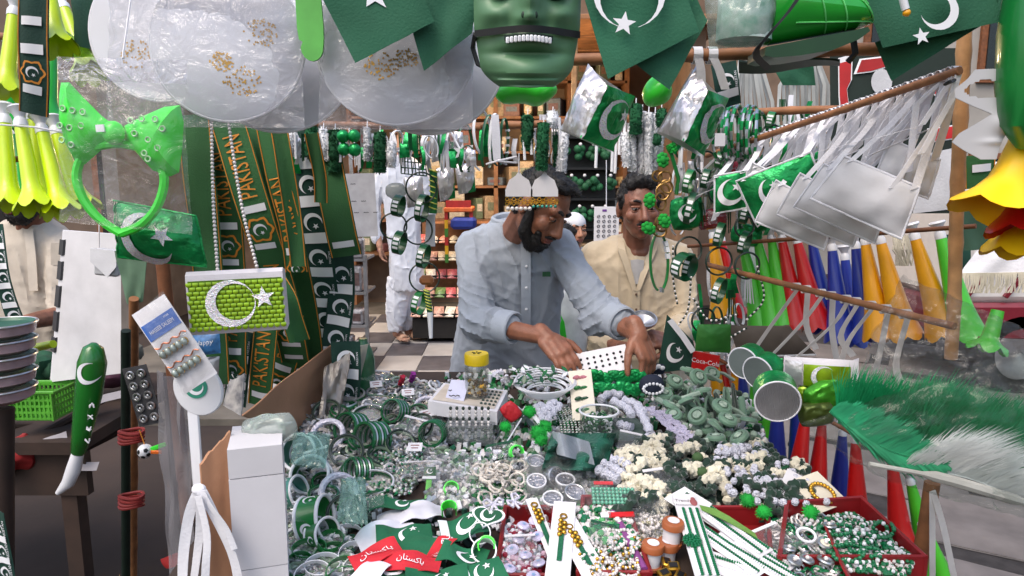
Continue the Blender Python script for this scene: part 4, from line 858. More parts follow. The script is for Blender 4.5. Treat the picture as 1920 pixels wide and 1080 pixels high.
# bracelet card
t=thing('bracelet_card','white card with blue name label and two wire bracelets of stones','card',None,at(335,650,1.12));s=S(1.12);M_=pf(332,652,1.12,33,0,-6)
b=MB(M_);b.box((0,8*s,0),(74*s,180*s,.0012));part(b,'card',PAPER,t)
b=MB(M_);b.box((0,52*s,.0014),(70*s,34*s,.001));lb=part(b,'name_label',mat('blue_label','#2f62b5',.5,var=.05),t);b=MB(M_);lettering(b,'HASEEB SALEEM',flat(.0024),0,49*s,11.5*s,0,0,.66);lettering(b,'STAR',flat(.0024),18*s,62*s,5*s);part(b,'lettering',WHT,lb)
for yy in (18,-24):
    b=MB(M_);b.tube([(x*s,(yy+3*sin(x*.3))*s,.004) for x in range(-34,36,4)],.0014,6);br=part(b,'wire_bracelet',mat('copper_wire','#b0694a',.35,.8),t)
    for k in range(5):
        b=MB(M_);b.ell(((-26+12*k)*s,(yy -16)*s,.008),(.0055,.008,.005),None,8,6);b.torus(.0062,.0012,Matrix.Translation(((-26+12*k)*s,(yy -16)*s,.006)),12,5,1);part(b,'stone',[mat('grey_stone','#8f9a92',.15,.3,coat=.8),GOLD],br)
bag([(256,590,1.11),(345,745,1.11),(400,690,1.11),(305,545,1.11)],.008,'clear sleeve over the bracelet card',FILM,seed=3,amp=.002)
# round white paddle with a green emblem
t=thing('white_paddle','round white hand paddle with green crescent emblem and white stick','fan',None,at(372,900,1.2));M_=pf(372,730,1.2,22);s=S(1.2)
b=MB(M_);b.lathe([(0,.004),(44*s,.004),(46*s,.002),(46*s,-.004),(0,-.004)],36,Matrix.Diagonal((1,1.15,1,1)));part(b,'disc',WPL,t);b=MB(M_);b.lathe([(0,.0055),(22*s,.0055),(22*s,.004)],24,Matrix.Translation((0,6*s,0)));e=part(b,'emblem_disc',mat('teal_print','#2e8a72',.6),t);b=MB(M_);emblem(b,flat(.0062),0,6*s,15*s,45);part(b,'emblem',WHT,e)
b=MB();b.box((0,0,0),(.02,.006,.17),Matrix.Rotation(R(0),3,'Y'),bev=.002);b.v=[p+at(368,852,1.2) for p in b.v];part(b,'stick',WPL,t)
# grey polythene sheet hanging, earring strip, ball charm
b=MB();fn=quad([(318,1120,1.28),(368,1120,1.26),(352,720,1.26),(292,690,1.3)],.02,3,6);clothbox(fn,10,24,0,0,b);solo(b,'polythene_sheet',film('grey_polythene','#a7a5ab',.38,bs=9,gl=.12),'grey translucent polythene sheet hanging at the front left of the stall','plastic sheet')
t=thing('earring_strip','black card strip with two rows of round white earrings behind clear film','card',None,at(268,790,1.75));M_=pf(268,742,1.75,12);s=S(1.75);b=MB(M_);b.box((0,0,0),(48*s,118*s,.002));part(b,'card',mat('charcoal_card','#3c3b3e',.6),t)
for i in range(2):
    for j in range(5):b=MB(M_);b.torus(.009,.003,Matrix.Translation(((-11+22*i)*s,(44-22*j)*s,.004)),16,6);b.ell(((-11+22*i)*s,(42-22*j)*s,.004),(.004,.006,.003));part(b,'earring',SILV,t)
t=thing('ball_charm','tiny football charm with green and orange tags hanging by the posts','charm',None,at(272,846,1.8));c=at(272,846,1.8);b=MB();b.ell(c,.02,None,18,12);part(b,'ball',WPL,t)
for a,e in ((-.5,.2),(.6,.4),(.1,-.6),(.9,-.3),(-.8,-.5)):b=MB();d=V((sin(a)*cos(e),-cos(a)*cos(e),sin(e)));b.lathe([(0,.0008),(.0065,0),(.0065,-.003)],5,Matrix.Translation(c+d*.0198)@d.to_track_quat('Z','Y').to_matrix().to_4x4());part(b,'patch',BLK,t)
b=MB();b.box(c+V((.035,0,.012)),(.05,.006,.012),Matrix.Rotation(R(-20),3,'Y'),bev=.002);part(b,'tag',NEON,t);b=MB();b.box(c+V((.03,-.004,-.001)),(.035,.006,.01),bev=.002);part(b,'tag',mat('orange_tag','#e06a1c',.5),t);b=MB();b.tube([c+V((0,0,.02)),c+V((-.01,0,.06))],.0015,5);part(b,'cord',ORNG,t)
# inflatable green bat
t=thing('inflatable_bat','green inflatable bat with white crescent, lettering and white handle','toy bat',None,at(130,920,1.6));Yb_=1.62
ax=[at(172,640,Yb_),at(168,740,Yb_),at(146,850,Yb_)]
b=MB();b.tube([at(176,643,Yb_),at(175,652,Yb_),at(173,680,Yb_),at(166,740,Yb_),at(156,800,Yb_),at(147,848,Yb_),at(146,852,Yb_)],[.006,.022,.032,.03,.024,.017,.012],22);part(b,'blade',mat('bat_green','#12661c',.25,coat=.6,var=.08),t)
b=MB();b.tube([at(146,850,Yb_),at(138,880,Yb_),at(128,905,Yb_),at(108,925,Yb_)],[.014,.017,.015,.006],14);part(b,'handle',WPL,t)
def batf(x,y):p=at(172+x,690-y,Yb_);return p+V((0,-sqrt(max(1e-5,.0325**2-(x*S(Yb_))**2))-.001,0))
b=MB();crescent(b,batf,6,-4,20,20,0,.3,.8)
for k in range(4):c=at(166-2.6*k+6,760+22*k,Yb_ -.03);b.tube([c+V((.006*cos(q*1.3),-.001,.006*sin(q*2.1+k))) for q in range(6)],.0018,5)
part(b,'white_print',WHT,t)
# stack of bowls on the left stall and dim stuff below
tabl=thing('left_stall_table','dark neighbouring stall table at the far left','table',None,(-1.9,2.6,0));dkw=mat('dark_wood','#33241d',.8,var=.35,ns=10)
b=MB();zt=at(100,790,2.3).z;b.box((-2.1,2.45,zt),(1.5,.8,.04));part(b,'top',dkw,tabl);b=MB();b.box((-2.1,2.1,zt -.1),(1.5,.03,.14));part(b,'apron',dkw,tabl)
for x in (-2.75,-1.42):
    for y in (2.12,2.8):b=MB();b.box((x,y,zt/2),(.05,.05,zt));part(b,'leg',dkw,tabl)
random.seed(2)
for k in range(5):
    c=at(2,738-30*k,1.75);b=MB(Matrix.Translation(c));r=.078;b.lathe([(0,-.02),(r*.7,-.02),(r*.95,-.008),(r,.012),(r*1.04,.016),(r*1.02,.02),(r*.9,.008),(0,0)],32);o=part(b,'bowl',mat('rose_grey_melamine','#b79ba2',.35,coat=.3),None);tag(o,'pink grey bowl at the left edge, %s of the pile of five'%('lowest','second from the bottom','middle one','second from the top','topmost')[k],'bowl','pile of bowls');b=MB(Matrix.Translation(c));b.torus(r*1.03,.003,Matrix.Translation((0,0,.017)),32,6);part(b,'rim',SILV,o);b=MB(Matrix.Translation(c));b.lathe([(0,.004),(r*.88,.011),(r*.97,.019)],28);part(b,'lining',mat('bowl_green','#2a5a46',.4),o)
pole('support',at(2,765,1.75),onz(2,1500,0),.03,dkw,'dark wooden stand under the pile of bowls','stand',nodes=1)
b=MB();b.tube([at(20,662,1.9),at(100,645,1.85)],.011,12);solo(b,'lime_rod',LIME,'short lime plastic rod in front of the left seated man','rod')
# basket
t=thing('green_basket','small green perforated basket on the left stall','basket',None,at(85,780,2.15));c=at(84,752,2.15);gb=mat('basket_green','#4f9a2c',.5)
b=MB(Matrix.Translation(c));b.box((0,0,-.045),(.12,.1,.006));part(b,'bottom',gb,t)
for sx,sy,a in ((0,-.055,0),(0,.055,0),(-.065,0,90),(.065,0,90)):
    b=MB(Matrix.Translation(c+V((sx,sy,0)))@Matrix.Rotation(R(a),4,'Z'))
    for k in range(5):b.box((0,0,-.04+k*.02),(.13,.004,.007))
    for k in range(10):b.box((-.063+k*.014,0,0),(.006,.005,.088))
    part(b,'lattice_side',gb,t)
b=MB(Matrix.Translation(c));b.tube([(-.07,-.06,.046),(.07,-.06,.046),(.07,.06,.046),(-.07,.06,.046)],.006,6,True);part(b,'rim',gb,t)
# printed cloths and bundles lying on the left stall
random.seed(12)
for k,(px,py,Y,cc,lb) in enumerate(((55,690,2.4,'#1d4a33','dark green patterned cloth bundle behind the bowls'),(110,690,2.45,'#234d36','dark green patterned cloth bundle beside the foam board'),(200,700,2.5,'#4a2438','plum coloured cloth bundle right of the green bat'),(215,660,2.55,'#6a6a60','grey cloth bundle beside the posts'),(18,850,2.1,'#8a1e1e','red tin at the left edge below the bowls'))):
    c=at(px,py,Y);b=MB();b.ell(c,(.09,.07,.06),None,18,12);b.v=[p+(p -c)*.35*nz(p.x*22,p.y*22,p.z*22+k) for p in b.v]
    for j in range(7):
        if k<2:q=c+V((random.uniform(-.07,.07),-.072,random.uniform(-.03,.05)));b.poly(star2(.014,random.uniform(0,90),0,0,.3),lambda x,y:q+V((x,-.004,y)),1)
    solo(b,'cloth_bundle',[mat('bundle_%d'%k,cc,.8,var=.3,ns=25),WHT],lb,'bundle','bundles on the left stall')
for k,(x0,y0,x1,y1) in enumerate(((0,862,205,742),(30,905,240,800),(0,800,150,800))):
    b=MB();b.tube([at(x0,y0,2.05+.05*k),at(x1,y1,2.35)],.014,8);solo(b,'wooden_bar',dkw,('slanting dark bar under the green bat','lower slanting dark bar below the green bat','level dark bar below the bowls')[k],'bar','dark bars of the left stall')
for k,(px,py,rz) in enumerate(((90,832,18),(205,745,25),(155,875,5),(95,826,30))):
    b=MB(pf(px,py,2.08,rz,0,-50));b.grid(lambda u,v:((u -.5)*.09,(v -.5)*.03,.004*sin(u*5)),6,2,0,.001);solo(b,'paper_scrap',mat('dim_paper','#8f8b90',.8),('pale paper scrap on the slanting bar','pale card scrap near the bat handle lettering','small white scrap right of the bat handle','striped paper scrap left of the bat')[k],'paper','scraps on the left stall')
t=at(320,1052,1.35);b=MB(pf(322,1052,1.35,15));b.grid(lambda u,v:((u -.5)*.036,(v -.5)*.024,.006*sin(4*u+2*v)),6,4,0,.0015);solo(b,'red_scrap',mat('red_cloth','#a01c1c',.8),'small red cloth scrap hanging at the bottom left of the stall','scrap')
# packets behind the lime purse
t=thing('blue_packet','blue printed packet under the lime purse','packet',None,at(388,660,1.6));bb,fn=pillow([(362,668,1.6),(414,662,1.6),(412,622,1.6),(360,628,1.6)],.012,'p',WPL);part(bb,'bag',mat('blue_print','#3f78b0',.3,var=.4,ns=60,coat=.4),t);b=MB();lettering(b,'Happy',dec(fn,.003),fn.W*.5,fn.H*.62,.016);part(b,'lettering',WHT,t)
b=MB();bb,fn=pillow([(350,735,1.62),(408,735,1.62),(412,668,1.62),(352,672,1.62)],.015,'p',FILMM);solo(bb,'grey_packet',mat('grey_foil','#8d8d90',.3,.5,var=.2),'crumpled grey packet below the blue packet','packet')
# ================================================================ TOP: flags, mask, pouches, shoe
def flag(c,lab,em=None,amp=.008,seed=0,m=GRN,nu=18,stars=(),fr=2.6):
    fn=quad(c,amp,seed,fr);b=MB();clothbox(fn,nu,nu,0,.0008,b);f=dec(fn,.0022)
    for e in (em or []):emblem(b,f,e[0]*fn.W,e[1]*fn.H,e[2],e[3],1,.4,.62)
    for x,y,r,a in stars:b.poly(star2(r,a,x*fn.W,y*fn.H),f,1)
    return solo(b,'green_flag',[m,WHT],lab,'flag','dark green flags')
flag([(666,118,1.16),(815,40,1.17),(770,-60,1.17),(575,-60,1.16)],'dark green paper flag with white star hanging over the second fan',stars=[(.52,.64,.026,75)],seed=1)
flag([(795,133,1.19),(885,62,1.19),(905,-60,1.19),(745,-40,1.19)],'dark green flag corner left of the skull mask',seed=2)
flag([(1140,148,1.14),(1310,60,1.15),(1270,-60,1.15),(1085,-40,1.14)],'dark green flag with white crescent and star right of the mask',em=None,seed=3)
fnF=quad([(1140,148,1.14),(1310,60,1.15),(1270,-60,1.15),(1085,-40,1.14)],.008,3,2.6)
b=MB();s=S(1.14)
def ff(x,y):p=at(x,y,1.14);return p+V((0,-.011,0))
crescent(b,lambda x,y:ff(1178+x,-12-y),0,0,68,-90,0,.2,.8);b.poly(star2(23,82,0,0),lambda x,y:ff(1168+x,47-y));o=solo(b,'flag_print',WHT,'white crescent and star print','print');
fo=[q for q in COL.objects if q.get('label','').startswith('dark green flag with white crescent and star right')][0];o.parent=fo;o.location=o.location -fo.location;del o['label'],o['category'];o.name='crescent_and_star'
flag([(1255,168,1.17),(1325,40,1.18),(1300,-20,1.18),(1180,112,1.17)],'folded dark green flag corner hanging lower beside the crescent flag',seed=4,stars=[(.55,.62,.011,40)])
flag([(1655,90,1.2),(1880,40,1.18),(1850,-60,1.18),(1600,-60,1.2)],'large dark green flag with star at the upper right',seed=6)
flag([(1672,152,1.24),(1868,30,1.2),(1870,-20,1.2),(1640,80,1.24)],'rolled dark green flag edge slanting at the upper right',seed=7)
b=MB();crescent(b,lambda x,y:at(1762+x,20-y,1.165),0,0,36,160,0,.25,.8);b.poly(star2(17,30),lambda x,y:at(1728+x,68-y,1.165));
o=part(b,'crescent_and_star',WHT,[q for q in COL.objects if q.get('label','').startswith('large dark green flag with star at')][0])
flag([(1880,150,1.3),(1930,140,1.3),(1930,-30,1.3),(1862,-30,1.3)],'dark green flag piece at the right top corner',seed=8,stars=[(.6,.6,.016,20)])
flag([(1468,160,1.5),(1530,160,1.5),(1520,100,1.5),(1440,110,1.5)],'small green flag corner under the shoe pole',seed=9)
# small white star and yellow tip of a rolled stick
b=MB();b.tube([at(1688,-20,1.14),at(1698,18,1.14)],.006,10);b.ell(at(1700,24,1.14),.006,mi=1);solo(b,'flag_stick',[WPL,YEL],'white flag stick with yellow tip at the upper right','stick')
# skull mask
t=thing('skull_mask','pale green plastic skull mask with black strap across its white teeth','mask',None,at(987,160,1.18));Ym=1.18;s=S(Ym)*.95;M_=pf(987,54,Ym,0,3,8)
MG=mat('mask_green','#557f5a',.5,var=.2,ns=9,coat=.1,bump=.05)
def G(x,y,cx,cy,sx,sy):return math.exp(-((x -cx)/sx)**2-((y -cy)/sy)**2)
def mw(y):return 98 if y>0 else (98-10*(-y/60) if y>-60 else max(40,88-44*((-y -60)/48)**2))
def mh(x,y,wd):
    q=max(0,1-(x/wd)**2);h=62*sqrt(q)+26*G(x,y,0,45,16,34)+12*G(x,y,0,14,22,10)-20*G(x,y,-52,58,26,22)-20*G(x,y,52,58,26,22)+8*G(abs(x),y,62,22,20,14)-10*G(abs(x),y,66,-18,22,26)+13*G(x,y,0,-22,46,13)-13*G(x,y,0,-46,60,7)-7*G(abs(x),y,34,4,9,26)+14*G(x,y,0,-74,40,16)-5*(sin(y*.42)*G(x,y,0,-92,70,12))+14*G(x,y,0,84,60,10)
    return h
def mfn(u,v,off=0):
    y=-104+200*v;wd=mw(y);x=(u*2-1)*wd;return V((x*s,y*s,mh(x,y,wd+6)*s+off))
b=MB(M_);b.grid(lambda u,v:mfn(u,v),46,50,0,.003);part(b,'face_shell',MG,t)
for sx in (-1,1):b=MB(M_);b.ell((sx*48*s,62*s,40*s),(27*s,17*s,16*s),Matrix.Rotation(sx*.25,3,'Z'),16,10);part(b,'eye_hole',mat('mask_dark','#1c3324',.6),t)
for sx in (-1,1):b=MB(M_);b.ell((sx*10*s,18*s,74*s),(5*s,7*s,5*s));part(b,'nostril',mat('mask_dark','#1c3324'),t)
b=MB(M_);b.grid(lambda u,v:V(((u*2-1)*44*s,(-20+9*(v -.5)+3*cos((u -.5)*3))*s,(mh((u*2-1)*44,-22,100)+3)*s)),14,3,0,.002);part(b,'gum',mat('mask_dark','#1c3324'),t)
for k in range(12):
    x=-38+k*6.9;b=MB(M_);b.box((x*s,(-23+2.5*cos(x/20))*s,(mh(x,-22,100)+5)*s),(6.2*s,11*s,4*s),bev=.0012);part(b,'tooth',WPL,t)
b=MB(M_);pts=[V((x*s,(-10+5*cos(x/50))*s,(mh(x*.97,-12,102)+7)*s)) for x in range(-96,97,8)];b.ribbon(pts,.0105,(0,1,0),thick=.0015);part(b,'strap',BLK,t)
b=MB(M_);b.tube([pts[0],pts[0]+V((-.004,-.02,-.02)),pts[0]+V((.004,-.045,-.02)),pts[0]+V((.03,-.058,-.012))],.004,6);part(b,'strap_loop',BLK,t)
# second bright green mask part behind
for px,py,rx,ry,lb in ((985,172,58,24,'bright green plastic ball pouch peeping out under the skull mask'),(1232,172,26,28,'bright green plastic ball peeping out behind the folded flag')):
    c=at(px,py,1.42);s2=S(1.42);b=MB();b.ell(c,(rx*s2,.04,ry*s2),None,20,12);b.v=[p+V((0,0,.004*sin(p.x*90))) for p in b.v];solo(b,'green_ball',NEON,lb,'ball','bright green balls')
# two silver and green pouches
def pouch(sil,gr,ec,lab,Y):
    t=thing('foil_pouch',lab,'pouch','silver and green pouches',at(sil[0][0],sil[0][1],Y));
    fs_=quad(sil,.004,3,8,.016);b=MB();clothbox(fs_,16,16,0,.002,b);part(b,'silver_back',SFO,t);fg=quad(gr,.003,6,8,.012);b=MB();clothbox(fg,14,16,0,.002,b);part(b,'green_front',GFO,t)
    b=MB();f=dec(fg,.003);crescent(b,f,fg.W*ec[0],fg.H*ec[1],fg.H*.36,35,0,.2,.8);b.poly(star2(fg.H*.13,100,fg.W*(ec[0]+.22),fg.H*(ec[1]+.12)),f);part(b,'crescent_and_star',SGL,t)
    P=[at(*gr[1]),at(*gr[2]),at(*sil[3]),at(*sil[0])];bk=[p+V((0,.03,0)) for p in P];b=MB();b.add(bk,[[0,1,2,3]]);part(b,'lining',SFO,t)
pouch([(1052,242,1.36),(1092,260,1.3),(1140,163,1.3),(1104,120,1.36)],[(1088,258,1.302),(1150,284,1.36),(1190,180,1.37),(1140,160,1.302)],(.55,.5),'silver and green foil pouch hanging just right of the skull mask',1.3)
pouch([(1237,247,1.36),(1284,266,1.3),(1328,172,1.3),(1306,124,1.36)],[(1280,264,1.302),(1320,292,1.36),(1366,184,1.37),(1328,169,1.302)],(.6,.5),'silver and green foil pouch hanging from white straps on the upper pole',1.3)
for px in (1306,1334):
    b=MB();c=at(px,104,1.345);b.grid(lambda u,v:c+V(((u -.5)*.017,-.016*cos(2*pi*v),.016*sin(2*pi*v))),2,16,0,.001);b.ribbon([c+V((0,-.016,-.008)),at(px+(8 if px<1320 else 14),130,1.33),at(px+(10 if px<1320 else 26),168,1.33)],.016,(1,0,0),0,.001);solo(b,'white_strap',WCL,'white strap looped on the upper pole, %s one'%('left' if px<1320 else 'right'),'strap','straps on the upper pole')
# tissue pack
bb,fn=pillow([(1330,92,1.2),(1430,88,1.17),(1482,-30,1.17),(1318,-30,1.2)],.04,'w',FILMM,.006,8,3,20);t=thing('tissue_pack','clear wrapped pack of white and green streaked tissue at the top right','pack',None,at(1390,80,1.3));part(bb,'wrapper',film('pack_film','#d6e2dc',.2),t)
b=MB();b.tube([at(1394,78,1.2),at(1404,-60,1.2)],.045,20);part(b,'tissue_roll',mat('streaked_tissue','#c9d2ce',.85,var=.12,ns=40,col2='#6fae98'),t)
# shoe
t=thing('green_shoe','shiny green toy football boot hanging under the top edge','shoe',None,at(1520,100,1.22));Ysh=1.2;s=S(Ysh);GSH=mat('shoe_green','#1f9a2e',.25,.2,var=.12,coat=.6,ns=6)
def shfn(u,v):
    x=1438+194*u;top_=-70+75*u+3*u**6+38*max(0,(u -.8)/.2)**2;bot_=86-34*u+(0 if u<.85 else -6*(u -.85)/.15);a=2*pi*v;cy=(top_+bot_)/2;ry=(bot_ -top_)/2*(1 if u<.93 else sqrt(max(.02,1-((u -.93)/.07)**2)));wd=.042*(1 if u<.8 else sqrt(max(.02,1-((u -.8)/.2)**2)))
    return at(x,cy -ry*sin(a),Ysh)+V((0,-wd*cos(a),0))
b=MB();b.grid(shfn,30,28);b.add([shfn(0,v/28) for v in range(28)],[list(range(28))]);part(b,'upper',GSH,t)
for u0,u1,v0,v1 in ((.5,.72,.2,-.2),(.3,.52,.2,-.2),(.72,.97,.12,-.1),(.2,.98,-.1,-.13),(.66,.9,.2,.12)):b=MB();b.tube([shfn(u0+(u1 -u0)*i/14,v0+(v1 -v0)*(i/14)**1.4)+V((0,-.001,0)) for i in range(15)],.0013,5);part(b,'seam',mat('seam_green','#5fc46a',.4),t)
b=MB();sol=[(1436,88),(1480,80),(1530,70),(1600,57),(1628,50),(1632,58),(1610,74),(1560,94),(1500,104),(1450,108),(1434,104)];P=[at(x,y,Ysh -.04) for x,y in sol];n_=len(P);b.add(P+[p+V((0,.085,0)) for p in P],[list(range(n_)),list(range(n_,2*n_))[::-1]]+[[i,i+n_,(i+1)%n_+n_,(i+1)%n_] for i in range(n_)]);part(b,'sole',mat('shoe_sole','#153d1c',.4),t)
b=MB();b.ribbon(smooth_path([at(1520,-40,1.14),at(1480,20,1.14),at(1440,66,1.14),at(1416,100,1.15),at(1440,128,1.2)],14),.012,(1,0,.6),thick=.002);part(b,'black_strap',BLK,t)
b=MB();b.tube([at(1598,60,1.25),at(1604,100,1.25),at(1590,116,1.26)],.006,6);part(b,'black_tie',BLK,t)
b=MB();b.grid(lambda u,v:at(1385+190*u,112+22*v*(1-.6*u)+4*sin(6*u),1.3+.03*v),14,4,0,.004);solo(b,'dark_sole',mat('shoe_dark','#20352a',.5),'dark green shoe sole lying under the bamboo pole','shoe sole')
# ================================================================ HANGING IN THE MIDDLE
def fluff(mb,path,r,n,L=.008,seed=0,mi=0,wdt=.0022):
    random.seed(seed);P=smooth_path(path,16);Q=smooth_path(path,26);o_=len(mb.v);mb.tube(Q,r,12,mi=mi);mb.v[o_:]=[p+(p -Q[i//12])*(.28*nz(p.x*230,p.y*230,p.z*160)+.12*nz(p.x*600,p.y*600,p.z*600)) for i,p in enumerate(mb.v[o_:])]
    for i in range(n):
        t=random.random()*15.99;j=int(t);p=P[j].lerp(P[j+1],t -j);T=(P[j+1]-P[j]).normalized();u=T.orthogonal().normalized();w2=T.cross(u);L_=L*.35;a=random.uniform(0,2*pi);d=(u*cos(a)+w2*sin(a)+T*random.uniform(-.4,.4)).normalized();e=d.cross(T).normalized()*wdt;q=p+d*r*.7;tip=p+d*(r+L_*random.uniform(.4,1.1))+T*random.uniform(-.3,.3)*L
        mb.add([q -e,q+e,tip+e*.5,tip -e*.5,q+T*wdt*2],[[0,1,2,3],[4,2,3]],mi)
FG=mat('fluffy_green','#14522f',.95,var=.3,rnd=.2);FW=mat('fluffy_white','#e6e6e8',.95,var=.06);FNG=mat('fluffy_bright_green','#159a35',.9,var=.25)
def bopper(px,py0,py1,Y,m,lab,r=9,stick=None,seed=0,sway=0):
    t=thing('fluffy_tassel',lab,'tassel','fluffy tassels on the bamboo pole',at(px,py1,Y));b=MB();s=S(Y)
    fluff(b,[at(px,py0,Y),at(px+sway*.4,(py0+py1)/2,Y -.01),at(px+sway,py1,Y)],r*s,int(560*(py1 -py0)/80),.011,seed);part(b,'fluff',m,t)
    for dx,a,c in (stick or []):b=MB();b.tube([at(px+dx,a,Y -.015),at(px+dx+2,c,Y -.015)],2.6*s,7);part(b,'stick',WPL,t)
    b=MB();b.tube([at(px,py0+4,Y),at(px+1,py0 -14,Y+.005)],.0015,5);part(b,'loop',WCL,t)
bopper(989,218,282,1.92,FG,'green fluffy tassel with white sticks directly under the mask',11,[(-7,260,300),(6,258,290)],1)
bopper(1019,232,318,1.90,FG,'longer dark green fluffy tassel, second under the mask',11,None,2,-4)
bopper(1036,214,235,1.94,FW,'short white fluffy tassel beside the green one',10,None,3)
bopper(1058,240,320,1.93,FW,'white fluffy tassel hanging below the left silver pouch',9,[(-9,220,290)],4,-6)
bopper(1046,255,312,1.97,FG,'dark green fluffy tassel half behind the white one',9,None,5)
bopper(1192,198,250,1.9,FG,'short green fluffy tassel at the top of the white bunch',11,None,6)
bopper(1196,250,285,1.95,FG,'thin dark green tassel inside the white bunch',7,None,7)
for k,(px,y0,y1,sw) in enumerate(((1172,250,312,4),(1184,232,320,2),(1204,210,325,0),(1216,212,326,0),(1228,215,318,-4),(1240,225,300,-8))):
    bopper(px,y0,y1,1.92+.01*(k%3),FW,'white fluffy tassel in the white bunch between the pouches, %s from its left'%('first','second','third','fourth','fifth','sixth')[k],8,None,10+k,sw)
bopper(1240,208,236,1.88,FG,'short green tassel right of the white bunch',9,None,17);bopper(1232,255,268,1.88,FG,'tiny dark green pompom right of the white bunch',7,None,18)
for k,(x,a,c) in enumerate(((1120,275,315),(1164,268,290),(1150,285,322),(1156,290,325),(1172,262,290),(1280,270,315),(1276,300,330))):
    b=MB();b.tube([at(x,a -40,1.93),at(x -3,c,1.92)],.0042,8);solo(b,'white_stick',WPL,'thin white balloon stick hanging near the foil pouches','stick','white sticks by the pouches')
# tassels under the fans, left
for k,(px,y0,y1,m,r,lb) in enumerate(((545,240,292,FW,8,'white tassel furthest left under the first fan'),(606,244,300,FW,9,'white tassel under the gap between the fans'),(712,250,322,FG,11,'dark green fluffy tassel under the second fan'),(733,268,312,FW,8,'white fluffy tassel right of the dark green one'),(688,240,300,FW,6,'thin white tassel right of the green balls'),(628,246,320,FG,12,'dark green fluffy tassel left of the green balls'),(585,242,290,FG,12,'dark green fluffy tassel between white sticks'))):
    bopper(px,y0,y1,1.82,m,lb,r,[(-6,y0+10,y0+50),(8,y0+6,y0+58)] if k in (0,1,5) else None,30+k)
t=thing('green_bobbles','four shiny green bobbles hanging under the fans','bobbles',None,at(655,300,1.75))
for x,y in ((643,256),(664,255),(645,280),(665,281)):b=MB();b.ell(at(x,y,1.75),(.016,.014,.016),None,14,10);b.v=[p+V((0,0,.0015*sin(p.x*800))) for p in b.v];part(b,'bobble',GFO,t)
b=MB();b.tube([at(655,285,1.75),at(655,240,1.76)],.002,5);part(b,'cord',WCL,t)
# plush boppers: small headbands crowded at left middle
HBm=[WPL,DGP]
def hoop(px,py,rx,ry,Y,m,lab,r=.0028,rot=0,gap=0,group='hanging hair bands',name='hair_band',yaw=0,flatk=2.2,txt=None):
    s=S(Y);M_=pf(px,py,Y,rot,yaw);a0=-90+gap;b=MB(M_);n=30
    pts=[(rx*s*cos(R(a0+(360-2*gap)*i/n)),ry*s*sin(R(a0+(360-2*gap)*i/n)),0) for i in range(n+(0 if gap==0 else 1))]
    b.tube(pts,r,6,gap==0,flat=flatk,up=(0,0,1))
    if txt is None:return solo(b,name,m,lab,'hair band' if name=='hair_band' else 'bangle',group)
    o=solo(b,name,m,lab,'hair band' if name=='hair_band' else 'bangle',group)
    for i in range(4):
        a=R(-30+20*i);b=MB(M_);b.box((rx*s*cos(a),ry*s*sin(a),0),(.006,.006,r*flatk*2.1),Matrix.Rotation(a,3,'Z'));part(b,'white_band',WHT,o)
    return o
for k,(px,py,rx,ry,m,lb) in enumerate(((915,268,14,50,DGP,'dark green hair band hanging under the bulb'),(926,262,10,46,WPL,'white hair band hanging left of the paired white ribbons'),(945,265,9,40,DGP,'dark green hair band with white marks left of the tassels'),(872,280,16,46,DGP,'dark green hair band hanging below the second fan'),(852,285,18,48,WPL,'white hair band hanging below the second fan'),(833,280,12,46,DGP,'narrow dark green hair band left of the white star'),(905,250,20,40,WPL,'wide white hair band under the fan corner'))):
    hoop(px,py,rx,ry,1.95,m,lb,gap=28,rot=k*2-6,yaw=40,txt=1 if k==2 else None)
# white plastic ribbons with a knot
b=MB();b.ribbon([at(928,215,1.92),at(930,260,1.91),at(932,300,1.915)],[.02,.024,.02],(1,.1,0));
for x in (912,950):b.tube([at(x,308,1.92),at(932,302,1.9),at(968,300-(x -930)*.3,1.93)],.003,6)
solo(b,'white_ribbon',WCL,'white ribbon with crossed white ends hanging under the mask strap','ribbon')
b=MB();b.poly(star2(.024,80,0,0),lambda x,y:at(865,285,1.88)+V((x,0,y)),0,.004)
for x in (842,885,900):b.tube([at(865,285,1.885),at(x,240 if x<870 else 320,1.9)],.003,5)
solo(b,'white_star',WPL,'white plastic star with crossing straws left of the bulb','star')
# chequered net purse and foil packs
b=MB();fn=quad([(752,325,1.9),(800,330,1.92),(792,246,1.92),(748,246,1.9)],.006,2)
for i in range(8):
    b.tube([fn(i/7,j/6,.001) for j in range(7)],.0016,4);b.tube([fn(j/6,i/7,.001) for j in range(7)],.0016,4)
solo(b,'net_bag',DGP,'dark green net bag hanging under the second fan','bag')
for k,(px,py,wd,hh,lb) in enumerate(((820,270,34,70,'crinkled silver foil pack under the second fan'),(776,360,40,60,'silver foil pouch behind the left bangle chain'),(836,345,36,66,'silver foil pouch hanging above the toy table'),(872,335,40,60,'silver foil pouch with green corner next to the man in blue'))):
    bb,fn=pillow([(px -wd*.3,py+hh*.5,2.05),(px+wd*.5,py+hh*.4,2.05),(px+wd*.4,py -hh*.5,2.05),(px -wd*.5,py -hh*.45,2.05)],.02,'p',SFO,.004,9,k);t=thing('foil_pouch',lb,'pouch','silver foil pouches in the middle',at(px,py+hh*.5,2.05));part(bb,'bag',SFO,t)
    b=MB();b.poly([(.55,.0),(1,.0),(1,.5)],lambda x,y:fn(x,y,.003));part(b,'green_corner',GFO,t)
    b=MB();b.tube([at(px -4,py -hh*.45,2.05),at(px,py -hh*.45-30,2.03)],.002,5);part(b,'loop',WCL,t)
b=MB();b.ell(at(742,358,1.95),(.03,.02,.024),None,16,10);b.v=[p+V((.002*nz(p.x*60,p.z*60),0,.004*nz(p.x*70,3,p.z*70))) for p in b.v];solo(b,'clear_bubble',film('bubble','#b9bdb8',.4),'crumpled clear bag bulging above the left bangle chain','bag')
